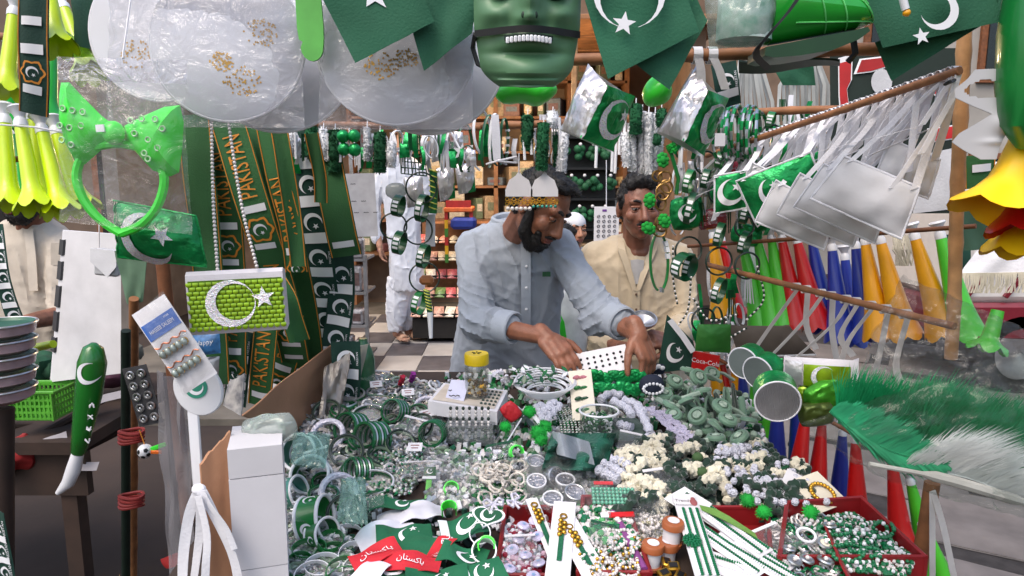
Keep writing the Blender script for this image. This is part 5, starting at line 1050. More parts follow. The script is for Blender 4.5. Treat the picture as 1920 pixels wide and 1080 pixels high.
# bangle chains
DKB=mat('dark_rubber','#12281f',.45,coat=.2)
def cuffband(px,py,Y,hpx,lab,wpx=13,yaw=78,m=DGP,rot=0,group='cuff bands in the bangle chains'):
    s=S(Y);M_=pf(px,py,Y,rot,yaw,12);t=thing('cuff_band',lab,'wrist band',group,at(px,py+hpx/2,Y));r=hpx*s/2;h=wpx*s*.55
    b=MB(M_);b.lathe([(r*.96,-h),(r,-h),(r,h),(r*.96,h)],36,closed=True);part(b,'band',m,t)
    for k in range(3):
        b=MB(M_);a0=R(-130+28*k) if False else R(150+22*k);b.lathe([(r*1.012,-h*.75),(r*1.012,h*.75)],4,None,0,a0,a0+R(13));part(b,'white_print',WHT,t)
    return t
def ring(px,py,rpx,Y,lab,m=DKB,r=.0026,yaw=12,rot=0,sq=1.0):return hoop(px,py,rpx,rpx*sq,Y,m,lab,r,rot,0,'thin ring bangles in the chains','ring_bangle',yaw,1.3)
YC=1.9
cuffband(747,386,YC,40,'upper cuff band of the left bangle chain');ring(738,424,24,YC,'dark ring between the two cuff bands of the left chain');cuffband(749,455,YC,44,'lower cuff band of the left bangle chain')
ring(790,352,28,YC,'topmost dark ring of the second chain');cuffband(792,390,YC,52,'upper cuff band of the second chain',11);ring(784,432,26,YC+.02,'dark ring in the middle of the second chain');cuffband(794,480,YC,46,'lower cuff band of the second chain',12);ring(796,520,28,YC,'lowest dark ring of the second chain')
b=MB();b.box(at(800,525,1.93),(.04,.03,.026),bev=.008);solo(b,'wooden_bead',mat('orange_wood','#a0643a',.5),'orange brown wooden bead in the second chain','bead');cuffband(786,568,YC,44,'slanting cuff band at the foot of the second chain',12,70,GPL,-14)
b=MB();P=[at(800,545,1.9),at(806,585,1.89),at(808,634,1.89)];b.tube(P,[.008,.008,.004],12);t=solo(b,'striped_whistle',[DGP],'long dark green stick striped yellow at the foot of the second chain','stick')
for k in range(7):b=MB();b.torus(.0085,.0016,Matrix.Translation(P[0].lerp(P[1],k/7))@Matrix.Rotation(R(20),4,'Y'),14,5);part(b,'stripe',mat('yellow_green','#c9cc50',.4),t)
b=MB();b.tube([P[1],P[2]],[.0088,.005],12);part(b,'white_end',WPL,t)
b=MB();P=[at(812,320,1.93),at(814,360,1.93),at(812,400,1.93)];b.tube(P,.011,12);t=solo(b,'striped_whistle',[GPL],'green stick striped yellow hanging beside the second chain','stick')
for k in range(8):b=MB();b.torus(.0115,.0018,Matrix.Translation(P[0].lerp(P[2],k/8))@Matrix.Rotation(R(20),4,'Y'),14,5);part(b,'stripe',mat('yellow_green','#c9cc50',.4),t)
b=MB();fn=quad([(796,462,1.95),(816,462,1.95),(816,402,1.95),(800,402,1.95)],.006,1);clothbox(fn,4,8,0,.001,b);solo(b,'white_tag',WCL,'long white tag hanging in the second chain','tag')
# earring cards in front of the man in blue
for k,(cx,lb,tw_) in enumerate(((973,'left white rounded earring card with gold chain and pearls before the bearded man',0),(1021,'right white rounded earring card with teal beads before the bearded man',1))):
    Y=1.9;s=S(Y);t=thing('earring_card',lb,'card','earring cards',at(cx,366,Y));M_=pf(cx,350,Y);b=MB(M_)
    b.poly([(-25*s,-18*s),(25*s,-18*s),(25*s,-6*s),(18*s,12*s),(6*s,20*s),(2*s,26*s),(-2*s,26*s),(-6*s,20*s),(-18*s,12*s),(-25*s,-6*s)],None,0,.0012);b.tube([(0,26*s,0),(0,60*s,.01)],.002,5);part(b,'card',PAPER,t)
    for i in range(8):b=MB(M_);x=(-22+6.3*i)*s;b.torus(.0045,.0013,Matrix.Translation((x,(-23-3*(i%2))*s,.002)),10,5);b.torus(.004,.0012,Matrix.Translation((x,(-31+2*(i%2))*s,.003)),10,5);part(b,'gold_link',GOLD,t)
    for i in range(6):b=MB(M_);b.ell(((-20+8*i)*s,(-40 if tw_==0 else -36)*s,.004),.0058 if not tw_ else .0045,None,10,8);part(b,'pearl' if not tw_ else 'teal_bead',PEARL if not tw_ else mat('teal_bead','#1c8a78',.2,coat=.6),t)
# earring card hanging far behind
t=thing('earring_card','long white card with rows of small earrings between the two men','card',None,at(1137,455,3.2));Y=3.2;s=S(Y);M_=pf(1137,420,Y);b=MB(M_);b.box((0,0,0),(46*s,64*s,.002),bev=.0008);part(b,'card',PAPER,t);b=MB(M_);b.box((-4*s,25*s,.002),(8*s,4*s,.001));part(b,'logo',mat('purple_print','#6a3a8a',.6),t)
for i in range(4):
    for j in range(5):b=MB(M_);b.torus(.006,.0018,Matrix.Translation(((-15+10*i)*s,(14-9*j)*s,.003)),8,4);part(b,'earring',mat('dull_silver','#7c7c80',.3,.8),t)
b=MB();b.tube([at(1137,388,3.2),at(1137,300,3.2)],.002,4);part(b,'thread',WCL,t)
# right chains in front of the man in cream
YR=1.88
def hair_hoop(px,py,rx,ry,Y,lab,rot=0,m=GPL):
    o=hoop(px,py,rx,ry,Y,m,lab,.0034,rot,14,'green hair bands with white print','hair_band',8,2.4);s=S(Y);M_=pf(px,py,Y,rot,8)
    for a in (12,26,40):b=MB(M_);b.box((rx*s*cos(R(a)),ry*s*sin(R(a)),0),(.009,.014,.0175),Matrix.Rotation(R(a*.4),3,'Z'));part(b,'white_print',WHT,o)
    b=MB(M_);b.box((rx*s*cos(R(-76)),ry*s*sin(R(-76)),0),(.007,.012,.017));part(b,'metal_end',SILV,o)
hair_hoop(1236,492,17,54,YR,'long green hair band hanging before the man in cream',3)
GO2=mat('antique_gold','#8a6a3a',.35,.8,var=.3)
for k,(px,py,r) in enumerate(((1243,360,12),(1238,378,13),(1250,350,10),(1240,420,13),(1236,432,11),(1232,330,9),(1246,332,10))):
    hoop(px,py,r,r*1.2,YR -.02,GO2,'antique gold ring in the earring chain before the man in cream',.003,k*17,0,'antique gold rings','ring_bangle',30*(k%2),1)
for k,(px,py,rr) in enumerate(((1218,376,0),(1246,414,30),(1216,428,60),(1243,300,10))):
    t=thing('flower_clip','bright green round flower clip in the earring chain, %s'%('level with the moustached man\'s forehead','level with his cheek','in front of his chin','near the dark tassel')[k],'clip','bright green flower clips',at(px,py,YR -.03));b=MB(pf(px,py,YR -.03,rr));s=S(YR)
    for j in range(8):a=2*pi*j/8;b.ell((7*s*cos(a),7*s*sin(a)*1.4,0),(5*s,5*s,3*s),None,8,6)
    b.ell((0,0,.002),(6*s,8*s,5*s));part(b,'petals',FNG,t)
b=MB();b.poly(star2(.014,90),lambda x,y:at(1238,438,YR -.02)+V((x,0,y)),0,.003);solo(b,'silver_star',SILV,'small silver star above the long green hair band','star')
b=MB();fluff(b,[at(1256,270,YR),at(1262,285,YR)],.012,90,.01,71);b.tube([at(1258,285,YR),at(1272,335,YR),at(1268,365,YR)],.0055,8,mi=1);solo(b,'pompom_band',[FNG,GPL],'green band with pompom hanging under the right silver pouch','hair band')
chains=[(1292,[('c',340,44),('c',390,60),('r',470,27),('c',498,48)]),(1350,[('c',300,30),('c',325,24),('r',360,22),('c',440,46),('r',490,27),('c',545,50)]),(1398,[('c',290,40),('c',335,46),('r',372,22),('c',400,40),('r',425,20),('c',455,44),('r',498,26)]),(1445,[('c',225,30),('r',258,24),('c',292,18),('r',330,20)]),(1320,[('r',305,22),('c',335,36),('r',600,24),('c',640,30)])]
nm={1292:'first',1320:'second',1350:'third',1398:'fourth',1445:'fifth'};od=('topmost','second','third','fourth','fifth','sixth','seventh')
for x,items in chains:
    for i,(k,y,r) in enumerate(items):
        Y=1.9+.012*(i%3)+(x -1300)*-.0004
        if k=='c':cuffband(x+3*sin(i*2),y,Y,r,'%s piece, a green printed band, of the %s bangle chain right of the men'%(od[i],nm[x]),11,62+8*sin(i),DGP if i%2 else GPL,6*sin(i*3))
        else:ring(x+3*cos(i),y,r,Y,'%s piece, a thin dark ring, of the %s bangle chain right of the men'%(od[i],nm[x]),DKB,.0028,15,0,.95)
cuffband(1283,500,1.86,52,'tilted green bangle hanging nearest to the cream shirt',20,35)
# beaded loops black and white
for k,pts in enumerate((((1262,462),(1262,520),(1270,570)),((1296,520),(1290,580),(1272,610)),((1420,500),(1432,560),(1400,600)),((1300,560),(1330,600),(1380,590)),((1318,615),(1350,640),(1400,615)),((1360,595),(1368,640),(1364,690)))):
    P=smooth_path([at(x,y,1.86) for x,y in pts],16);b=MB();bead_string(P,.0034,None,2.0,6,5,b);
    for i in range(len(b.m)):b.m[i]=(i//30)%2
    solo(b,'beaded_cord',[PEARL,DKB],'black and white beaded cord, %s'%('left of the tilted green bangle','lowest in front of the cream shirt','right of the bangle chains','sagging between the chains','drooping over the dark green packet','short one hanging down to the packet')[k],'beads','beaded cords by the chains')
# shiny bangle bundle
random.seed(6)
for k in range(16):
    px=1352+k*4.6;M_=pf(px,250+random.uniform(-6,10),1.84+random.uniform(-.02,.02),random.uniform(-14,14),62+random.uniform(-14,14));b=MB(M_);n=36;r=.062
    b.torus(r,.0042,None,n,6);o=solo(b,'glitter_bangle',[SILV,GFO],'thin silver and green glitter bangle in the bundle right of the foil pouch','bangle','bundle of glitter bangles')
    o.data.polygons.foreach_set('material_index',[((i//6)//2+k)%2 for i in range(len(o.data.polygons))])
b=MB();b.box(at(1350,262,1.78),(.025,.006,.032));solo(b,'price_tag',PAPER,'blank white price tag on the bundle of glitter bangles','tag')
# foil shaped pouches
def blob(px,py,wpx,hpx,Y,lab,rot=0,m=GFO,emb=True,name='foil_clover',d=.02,cat='pouch',group='green foil pouches on the chains'):
    s=S(Y);M_=pf(px,py,Y,rot);t=thing(name,lab,cat,group,at(px,py,Y));a,h=wpx*s/2,hpx*s/2;b=MB(M_)
    def fn(u,v,sg=1):x,y=u*2-1,v*2-1;q=max(0,1-x**4)*max(0,1-y**4);return V((x*a*(1-.18*y*y),y*h*(1-.12*x*x),sg*d*sqrt(q)*(1+.25*nz(x*3+px,y*3))))
    b.grid(fn,16,16);b.grid(lambda u,v:fn(u,v,-1),16,16);part(b,'bag',m,t)
    if emb:b=MB(M_);emblem(b,lambda x,y:fn(.5+x/(2*a),.5+y/(2*h))+V((0,0,.002)),0,0,h*.55,35);part(b,'crescent_and_star',WHT,t)
blob(1285,400,58,62,1.94,'green foil pouch with crescent right of the man in cream',8);blob(1372,358,80,62,1.96,'green foil pouch with crescent in the middle of the chains',-10);blob(1440,400,70,60,2.0,'plain green foil pouch behind the third chain',20,emb=False);blob(1400,440,60,40,2.02,'plain dark green foil pouch above the green horns',-15,emb=False)
blob(1335,410,56,38,1.97,'clear red pouch hanging between the green foil pouches',12,mat('red_film','#8e2a30',.2,coat=.8,var=.3),False,'red_pouch',group='red pouches on the chains')
t=thing('red_packet','small red packet with white swash lettering in the chains','packet',None,at(1372,318,1.95));bb,fn=pillow([(1352,330,1.95),(1392,328,1.95),(1392,304,1.95),(1356,300,1.95)],.008,'p',RED);part(bb,'bag',mat('red_print','#c23a46',.35),t);b=MB();lettering(b,'Coca-Cola',dec(fn,.003),fn.W*.5,fn.H*.5,.011);part(b,'lettering',WHT,t)
t=thing('black_label','dark label with white capital letters in the chains','label',None,at(1336,340,1.95));fn=quad([(1318,350,1.95),(1358,348,1.95),(1356,330,1.95),(1316,334,1.95)],.001);b=MB();clothbox(fn,4,4,0,.001,b);part(b,'label',BLK,t);b=MB();lettering(b,'PORTS',dec(fn,.002),fn.W*.5,fn.H*.5,.02);part(b,'lettering',WHT,t)
b=MB();random.seed(3)
for k in range(16):x=1320+k*3.2;b.tube([at(x+12,300,1.98),at(x -6,400+random.uniform(-15,15),1.98)],.0022,5)
solo(b,'straw_bundle',mat('grey_green','#5f7a68',.5),'bundle of thin grey green straws behind the red packet','bundle')
# ================================================================ RIGHT SIDE
# big dark flag with red and white shapes
t=thing('lettered_banner','black banner with white-edged red letter shapes hanging at the upper right','banner',None,at(1680,400,2.15));fn=quad([(1560,400,2.2),(1800,400,2.0),(1800,90,2.0),(1555,90,2.2)],.01,3);b=MB();clothbox(fn,14,14,0,.002,b);part(b,'cloth',mat('black_green_cloth','#16241f',.8,var=.2),t)
def bn(x,y,off=.006):u,v=(x -1558)/241,(400-y)/310;return fn(u,v,off)
REDC=mat('red_print_cloth','#b01d22',.7)
for pts in ([(1578,118),(1602,112),(1600,150),(1592,165),(1596,200),(1580,205),(1578,175)],[(1612,135),(1622,112),(1660,108),(1668,124),(1640,132)],[(1752,170),(1768,148),(1800,160),(1800,205),(1776,190)],[(1748,240),(1800,232),(1800,254),(1750,262)],[(1590,230),(1606,222),(1604,260),(1588,262)]):
    c=(sum(p[0] for p in pts)/len(pts),sum(p[1] for p in pts)/len(pts));b=MB();b.poly([(c[0]+(x -c[0])*1.22,c[1]+(y -c[1])*1.22) for x,y in pts],lambda x,y:bn(x,y,.005));w_=part(b,'white_edge',WHT,t);b=MB();b.poly(pts,lambda x,y:bn(x,y,.0065));part(b,'red_shape',REDC,w_)
b=MB();b.poly([(1660+20*cos(a),152+24*sin(a)) for a in [2*pi*i/20 for i in range(20)]],lambda x,y:bn(x,y,.006));part(b,'white_oval',GCL,t);b=MB();b.poly([(1722,290),(1800,272),(1800,390),(1716,400)],lambda x,y:bn(x,y,.006));part(b,'white_panel',GCL,t)
# white paper streamers and pale foliage behind
random.seed(14)
t=thing('paper_streamers','bunch of long white paper streamers hanging left of the banner','streamers',None,at(1510,230,2.3))
for k in range(14):
    x=1462+k*7;b=MB();b.ribbon([at(x*.4+1518*.6,108,2.3),at(x,160,2.3+.01*(k%3)),at(x+random.uniform(-5,5),240,2.3+.02*(k%4))],.011,(1,.2*(k%3-1),0),thick=.0006);part(b,'streamer',mat('grey_white_paper','#aeb0ae',.8,rnd=.2),t)
t=thing('paper_streamers','bunch of narrow grey paper streamers above the bangle bundle','streamers',None,at(1400,200,2.4))
for k in range(10):x=1376+k*8;b=MB();b.ribbon([at(x*.5+700,110,2.4),at(x,190,2.4+.01*(k%3)),at(x+4,250,2.42)],.012,(1,.3*(k%3-1),0),thick=.0006);part(b,'streamer',mat('grey_white_paper','#aeb0ae'),t)
scarf([(1356,118,1.6),(1362,160,1.6),(1366,200,1.62)],40,'B','teal green scarf end with white letters right of the second pouch',seed=31)
# ------------------------------------------------ purses on the rising pole
ROLL=lambda a,c,t:a+(c -a)*t
def rp(t):return at(ROLL(1325,1800,t),ROLL(292,132,t),ROLL(2.0,1.24,t))
def strap(top,pts,wd,lab,group='white purse straps',m=WCL,par=None):
    b=MB();c=V(top);b.grid(lambda u,v:c+V(((u -.5)*wd,-.0105*cos(2*pi*v),.0105*sin(2*pi*v))),2,12,0,.0008);b.ribbon([c+V((0,-.0105,-.004))]+[V(p) for p in pts],wd,(1,.15,.25),0,.0008);part(b,'strap',m,par)
def purse(corners,d,m,lab,straps,name='cloth_purse',group='grey white purses on the rising pole',flap=True,seed=0,emb=None):
    bb,fn=pillow(corners,d,name,m,.006,4.2,seed,20);t=thing(name,lab,'purse',group,fn(.5,0));part(bb,'body',m,t)
    b=MB();b.tube([fn(i/10,0) for i in range(11)]+[fn(1,i/10) for i in range(1,11)]+[fn(1-i/10,1) for i in range(1,11)]+[fn(0,1-i/10) for i in range(1,10)],.0026,6,True);part(b,'piping',WCL,t)
    if flap:b=MB();b.grid(lambda u,v:fn(.03+.94*u,1-.38*v*(1-.25*abs(u -.5)),.004+.003*v),10,4,0,.002);part(b,'flap',m,t)
    if emb:b=MB();emblem(b,dec(fn,.004),fn.W*emb[0],fn.H*emb[1],fn.H*emb[2],emb[3]);part(b,'crescent_and_star',WHT,t)
    for tt,(ux,uy) in straps:p=fn(ux,uy,.002);c=rp(tt);strap(c,[c.lerp(p,.5)+V((.004,-.004,-.006)),p],.019,'',par=t)
    return t
GP=mat('grey_white_leather','#d2d0d2',.75,var=.06,ns=9,bump=.12,bs=90,rnd=.15)
purse([(1520,372,1.33),(1690,448,1.28),(1724,352,1.27),(1583,293,1.31)],.018,GP,'large grey white cloth purse hanging in front of the others',[(.93,(.95,.95)),(.86,(.1,.95))],flap=False)
purse([(1488,388,1.42),(1640,456,1.37),(1664,372,1.36),(1545,308,1.4)],.016,GP,'grey white purse just behind the large front one',[(.80,(.9,.95)),(.72,(.1,.95))],seed=2,flap=False)
purse([(1456,402,1.5),(1600,462,1.45),(1620,388,1.44),(1500,325,1.48)],.016,GP,'third grey white purse from the front, darker underneath',[(.70,(.9,.95)),(.62,(.1,.95))],seed=3,flap=False)
purse([(1416,415,1.58),(1545,468,1.53),(1565,400,1.52),(1455,338,1.56)],.016,GP,'fourth grey purse from the front with a brownish patch',[(.60,(.9,.95)),(.5,(.1,.95))],seed=4,flap=False)
purse([(1420,425,1.6),(1535,330,1.55),(1520,285,1.55),(1380,340,1.6)],.016,GFO,'green sequinned purse with white crescent hanging behind the grey purses',[(.46,(.9,.95)),(.36,(.1,.95))],'sequin_purse','green purses on the rising pole',False,5,(.35,.5,.3,40))
purse([(1340,400,1.72),(1400,390,1.7),(1400,320,1.7),(1340,330,1.72)],.012,GFO,'small green foil purse at the low end of the rising pole',[(.22,(.9,.95)),(.12,(.1,.95))],'sequin_purse','green purses on the rising pole',False,6,(.5,.5,.35,40))
purse([(1390,372,1.66),(1480,420,1.6),(1500,350,1.58),(1412,305,1.62)],.016,GP,'fifth grey white purse, furthest left in the row',[(.42,(.9,.95)),(.32,(.1,.95))],seed=8,flap=False)
purse([(1640,330,1.36),(1740,372,1.33),(1762,300,1.31),(1670,262,1.34)],.014,GP,'small grey white purse hanging highest, behind the large front one',[(.97,(.9,.95)),(.9,(.1,.95))],seed=9,flap=False)
t=thing('white_straps','tangle of loose white straps tied round the rising pole','straps',None,rp(.6));random.seed(9)
for k in range(58):
    tt=.06+.92*k/57;c=rp(tt);sgn=-1 if k%2 else 1;strap(c,[c+V((-.02*sgn -.03,-.012,-.05-.02*(k%3))),c+V((-.05-.035*(k%3),-.006,-.11-.03*(k%4)))],.014,'',par=t)
# ------------------------------------------------ coloured horns
cols={'green':GRS,'red':RED,'blue':BLUE,'yellow':YEL,'white':WPL}
hp={k:horn_proto('%s_horn'%k,m,.25,.043,6,True,1.1,.8) for k,m in cols.items()}
place_of=['furthest left','second from the left','third from the left','fourth from the left','fifth from the left']
row=[('green',1392,455,1424,588,2.05),('white',1410,455,1442,600,2.12),('green',1420,448,1450,592,2.02),('green',1446,446,1472,596,2.0),('red',1466,446,1496,606,1.98),('red',1494,448,1530,600,1.95),('blue',1522,450,1552,620,1.96),('blue',1560,462,1576,628,1.9),('blue',1604,458,1626,622,1.86),('blue',1584,480,1596,610,1.98),('yellow',1622,450,1650,624,1.8),('yellow',1650,448,1694,620,1.76),('yellow',1714,440,1760,590,1.7),('green',1762,438,1800,580,1.66),('yellow',1336,440,1352,560,2.2),('red',1352,446,1372,560,2.24)]
cnt={}
for i,(c,x0,y0,x1,y1,Y) in enumerate(sorted(row,key=lambda r:r[1])):
    k=cnt.get(c,0);cnt[c]=k+1
    place(hp[c],hornM(at(x0,y0,Y),at(x1,y1,Y -.03),i*.7),'%s horn in the upper hanging row, %s of its colour'%(c,place_of[min(k,4)]),'coloured horns in the upper row')
low=[('yellow',1338,662,1352,790,2.2),('red',1352,676,1368,800,2.22),('white',1366,676,1378,805,2.24),('yellow',1376,680,1396,800,2.2),('blue',1392,700,1398,830,2.15),('white',1404,705,1406,835,2.2),('green',1414,715,1420,860,2.1),('green',1440,730,1448,880,2.06),('blue',1458,770,1454,930,2.0),('blue',1490,770,1498,930,2.05),('red',1512,780,1490,925,1.9),('red',1542,790,1530,930,1.95),('blue',1580,840,1572,970,2.0),('red',1604,860,1608,1000,1.9),('red',1672,880,1690,1020,1.75),('green',1706,900,1738,1030,1.85),('green',1740,1000,1776,1110,1.7)]
cnt={}
for i,(c,x0,y0,x1,y1,Y) in enumerate(low):
    if 1450<x0<1700:y0=664+(x0 -1320)*.5576
    k=cnt.get(c,0);cnt[c]=k+1
    place(hp[c],hornM(at(x0,y0,Y),at(x1,y1,Y -.02),i*.9),'%s horn in the lower row beside the cart, %s of its colour'%(c,place_of[min(k,4)]),'coloured horns beside the cart')
pole('bamboo_pole',at(1320,658,2.25),at(1745,895,1.7),.006,WOOD,'hidden dark pole from which the lower horns hang',nodes=4)
# flower bells at the right edge
def bellhorn(px,py,Y,m,lab,rb=.075,tilt=(0,0,0),L=.3):
    h=horn_proto('flower_horn',m,L,rb,6,False,2.4);b=MB();q=V(tilt).normalized();top=at(px,py,Y)-q*L;h.matrix_local=hornM(top,at(px,py,Y));tag(h,lab,'horn','big flower horns')
YELB=mat('bright_yellow','#f7c40f',.4,var=.05)
bellhorn(1872,392,1.18,YELB,'big yellow flower-shaped horn bell at the right edge',.072,(-.38,-.1,-1));bellhorn(1900,470,1.26,YELB,'smaller yellow flower horn bell under the red one',.05,(-.2,-.1,-1));bellhorn(1926,430,1.2,RED,'big red flower horn bell at the right edge',.06,(-.1,-.2,-1));bellhorn(1852,648,1.3,GRS,'bright green flower horn bell inside the feather wrapper',.034,(-.25,-.1,-1),.07)
b=MB();b.tube([at(1960,-60,1.15),at(1946,60,1.15),at(1934,160,1.15),at(1926,230,1.15),at(1930,270,1.16)],[.05,.055,.05,.04,.02],22);t=solo(b,'green_balloon_bat',GPL,'large glossy green inflatable cut by the right edge','inflatable')
# half mask
t=thing('half_mask','white plastic half face mask beside the bamboo post','mask',None,at(1830,300,1.2));Y=1.2;s=S(Y)
def hm(u,v):# u across, v up; outline traced as the visible half of the face
    y=300-165*v;L_=1778+(18*(1-v) if v<.3 else 0);
    lx=[1818,1796,1780,1790,1812,1834,1806,1784,1784,1800][min(9,int(v*9.999))];f=v*9.999-int(v*9.999);lx2=[1796,1780,1790,1812,1834,1806,1784,1784,1800,1810][min(9,int(v*9.999))];l=lx+(lx2 -lx)*f
    rxs=[1842,1846,1850,1862,1866,1868,1870,1874,1872,1850,1840];k=min(9,int(v*9.999));r=rxs[k]+(rxs[k+1]-rxs[k])*f
    x=l+(r -l)*u;return at(x,y,Y)+V((0,-.035*sin(min(1,max(0,(x -1770)/110))*pi*.7)-.012*G(x,y,1852,235,14,16)-.004*G(x,y,1840,268,20,5),0))
def keep(u,v):return not (((u -.48)/.34)**2+((v -.78)/.105)**2<1)
b=MB();nu,nv=30,44;vs=[hm(i/nu,j/nv) for j in range(nv+1) for i in range(nu+1)];fs=[[j*(nu+1)+i,j*(nu+1)+i+1,(j+1)*(nu+1)+i+1,(j+1)*(nu+1)+i] for j in range(nv) for i in range(nu) if keep((i+.5)/nu,(j+.5)/nv)]
b.add(vs,fs);b.add([p+V((.001,.003,0)) for p in vs],[f[::-1] for f in fs]);part(b,'face_shell',mat('mask_white','#b8b8bc',.5,var=.05),t)
b=MB();b.tube([at(1782,152,1.19),at(1772,158,1.2),at(1790,150,1.24)],.003,6);part(b,'cord',BLK,t)
# cloths right
t=thing('fringed_cloth','white cloth with long fringe hanging at the right edge','cloth',None,at(1860,550,1.9));fn=quad([(1800,512,1.95),(1940,510,1.9),(1940,455,1.9),(1832,470,1.95)],.01,3);b=MB();clothbox(fn,14,6,0,.002,b);part(b,'cloth',WCL,t);b=MB();random.seed(4)
for k in range(60):u=k/59;p=fn(u,0);b.tube([p,p+V((random.uniform(-.004,.004),random.uniform(-.006,0),-.03)),p+V((random.uniform(-.008,.008),0,-.058))],.0022,4)
tag(part(b,'fringe',mat('cream_yarn','#cdc6b4',.9),t),kind='stuff')
t=thing('fringed_cloth','short cream cloth with fringe among the blue horns','cloth',None,at(1590,500,2.05));fn=quad([(1566,495,2.1),(1612,495,2.1),(1612,455,2.1),(1566,460,2.1)],.004,3);b=MB();clothbox(fn,6,4,0,.002,b);part(b,'cloth',WCL,t);b=MB()
for k in range(14):p=fn(k/13,0);b.tube([p,p+V((random.uniform(-.01,.01),0,-.03)),p+V((random.uniform(-.01,.01),0,-.05))],.0025,4)
tag(part(b,'fringe',mat('cream_yarn','#cdc6b4'),t),kind='stuff')
b=MB()
random.seed(21)
for k in range(26):x=1672+random.uniform(0,50);b.tube([at(x,440+random.uniform(0,8),1.95),at(x+random.uniform(-8,10),468,1.94),at(x+random.uniform(-4,18),498,1.95)],.0028,4)
solo(b,'cream_fringe',mat('cream_yarn','#cdc6b4'),'cream yarn tassel hanging between the yellow horns','tassel')
flag([(1808,470,1.7),(1872,466,1.7),(1876,376,1.7),(1800,380,1.7)],'plain dark green cloth hanging beside the yellow flower horn',seed=13,m=mat('moss_cloth','#33503f',.85));flag([(1770,520,2.0),(1820,520,2.0),(1820,440,2.0),(1770,440,2.0)],'dark green cloth behind the post at the right',seed=14,m=GRND)
scarf([(1838,290,1.5),(1838,320,1.5),(1838,352,1.5)],44,'A','small green scarf end with orange emblem under the half mask',seed=33,word='',phase=.0)
# ------------------------------------------------ straps and purses on the falling pole
def fp(t):return at(ROLL(1325,1790,t),ROLL(496,612,t),ROLL(2.02,1.3,t))
def wrapring(c,par):b=MB();
YL=1.62
t=thing('crossed_straps','white straps crossing below the falling bamboo pole','straps',None,fp(.5))
for tt,pts in ((.36,((1446,610),(1398,680))),(.4,((1512,610),(1530,655))),(.46,((1500,610),(1424,690))),(.5,((1560,620),(1570,680))),(.56,((1560,610),(1470,690))),(.6,((1576,630),(1600,668))),(.66,((1590,640),(1572,700))),(.72,((1652,650),(1640,700))),(.8,((1680,680),(1690,720)))):
    c=fp(tt);Yc=c.y;b=MB();b.grid(lambda u,v:c+V(((u -.5)*.02,-.0105*cos(2*pi*v),.0105*sin(2*pi*v))),2,12,0,.0008);b.ribbon(smooth_path([c+V((0,-.011,-.004))]+[at(x,y,Yc -.02) for x,y in pts],8),.0165,(1,.2,.3),0,.0008);part(b,'strap',mat('ivory_ribbon','#c9c2bc',.8),t)
# dark green foil packet, clear pack, drums, lime purse
bb,fn=pillow([(1303,658,1.78),(1370,662,1.78),(1370,608,1.78),(1308,608,1.78)],.008,'p',GFO,.002);solo(bb,'green_packet',mat('olive_green_foil','#2f6a2a',.35,.4,var=.2),'square dark green packet under the beaded cords','packet')
t=thing('dark_purse','brown grey flap of a purse behind the white straps','purse',None,at(1450,660,1.9));fn=quad([(1385,668,1.95),(1530,665,1.9),(1480,612,1.9),(1366,610,1.95)],.004,2,3,.01);b=MB();clothbox(fn,10,8,0,.01,b);part(b,'flap',mat('taupe_leather','#5a5048',.6,var=.2),t);b=MB();b.tube([fn(i/8,0) for i in range(9)],.003,6);part(b,'edge',WCL,t)
def drum(px,py,rx,ry,Y,lab,m,L=.06,yaw=0,pit=0,sidem=GFO,rim=WCL):
    t=thing('drum_purse',lab,'purse','round drum purses',at(px,py,Y));s=S(Y);M_=pf(px,py,Y,0,yaw,pit)@Matrix.Diagonal((1,ry/rx if False else 1,1,1));r=ry*s
    b=MB(M_);b.lathe([(0,.001),(r*.96,.001),(r*.97,-.004)],32);part(b,'end_panel',m,t);b=MB(M_);b.torus(r,.002,None,36,8);part(b,'rim',rim,t);b=MB(M_);b.lathe([(r*.98,-.002),(r*.99,-L),(0,-L)],28);part(b,'side',sidem,t)
DG2=mat('dull_grey_foil','#7d8684',.45,.5,var=.12);drum(1393,681,17,30,1.6,'smaller upright drum purse with dull grey round end',DG2,.05,-45,5);drum(1421,700,16,32,1.56,'second drum purse with dull grey end leaning beside the first',DG2,.05,-52,8)
drum(1458,753,38,42,1.42,'drum purse with shiny silver ribbed round end at the front right',mat('ribbed_silver','#bdbcc0',.3,.85,bump=.8,bs=90,kind='wave'),.06,-14,10)
bb,fn=pillow([(1430,700,1.64),(1470,705,1.62),(1468,672,1.62),(1430,672,1.64)],.01,'p',GFO);solo(bb,'green_pouch',GFO,'dark green foil pouch between the drum purses','pouch')
t=thing('lime_purse','white framed purse with lime sequin panel and silver crescent in clear wrap','purse',None,at(1540,730,1.5));fn=quad([(1468,722,1.52),(1610,738,1.45),(1610,676,1.45),(1470,668,1.52)],.002,2,4,.012);b=MB();clothbox(fn,10,8,0,.02,b);part(b,'body',mat('white_leatherette','#d5d0d4'),t);b=MB();b.grid(lambda u,v:fn(.28+.62*u,.1+.72*v,.004),10,6);part(b,'front_panel',LSC,t);b=MB();crescent(b,dec(fn,.007),fn.W*.55,fn.H*.45,fn.H*.36,20,0,.22,.8);part(b,'crescent',SGL,t);b=MB();b.grid(lambda u,v:fn(.02+.24*u,.1+.8*v,.004),4,6);part(b,'foil_panel',SFO,t)
blob(1545,735,110,40,1.5,'small lime sequin purse half hidden behind the silver drum',6,LSC,False,'lime_pouch',.012,group='lime pouches');blob(1548,740,86,60,1.47,'bright green foil purse leaning left of the feather pack',28,mat('leaf_foil','#3f8a24',.3,.6,var=.25,bump=.5,bs=50),False,'green_purse',.02,group='lime pouches');blob(1530,775,70,50,1.46,'dark olive foil purse under the bright green one',10,mat('olive_foil','#4a5a24',.35,.5,var=.25,bump=.5,bs=50),False,'olive_purse',.02,group='lime pouches')
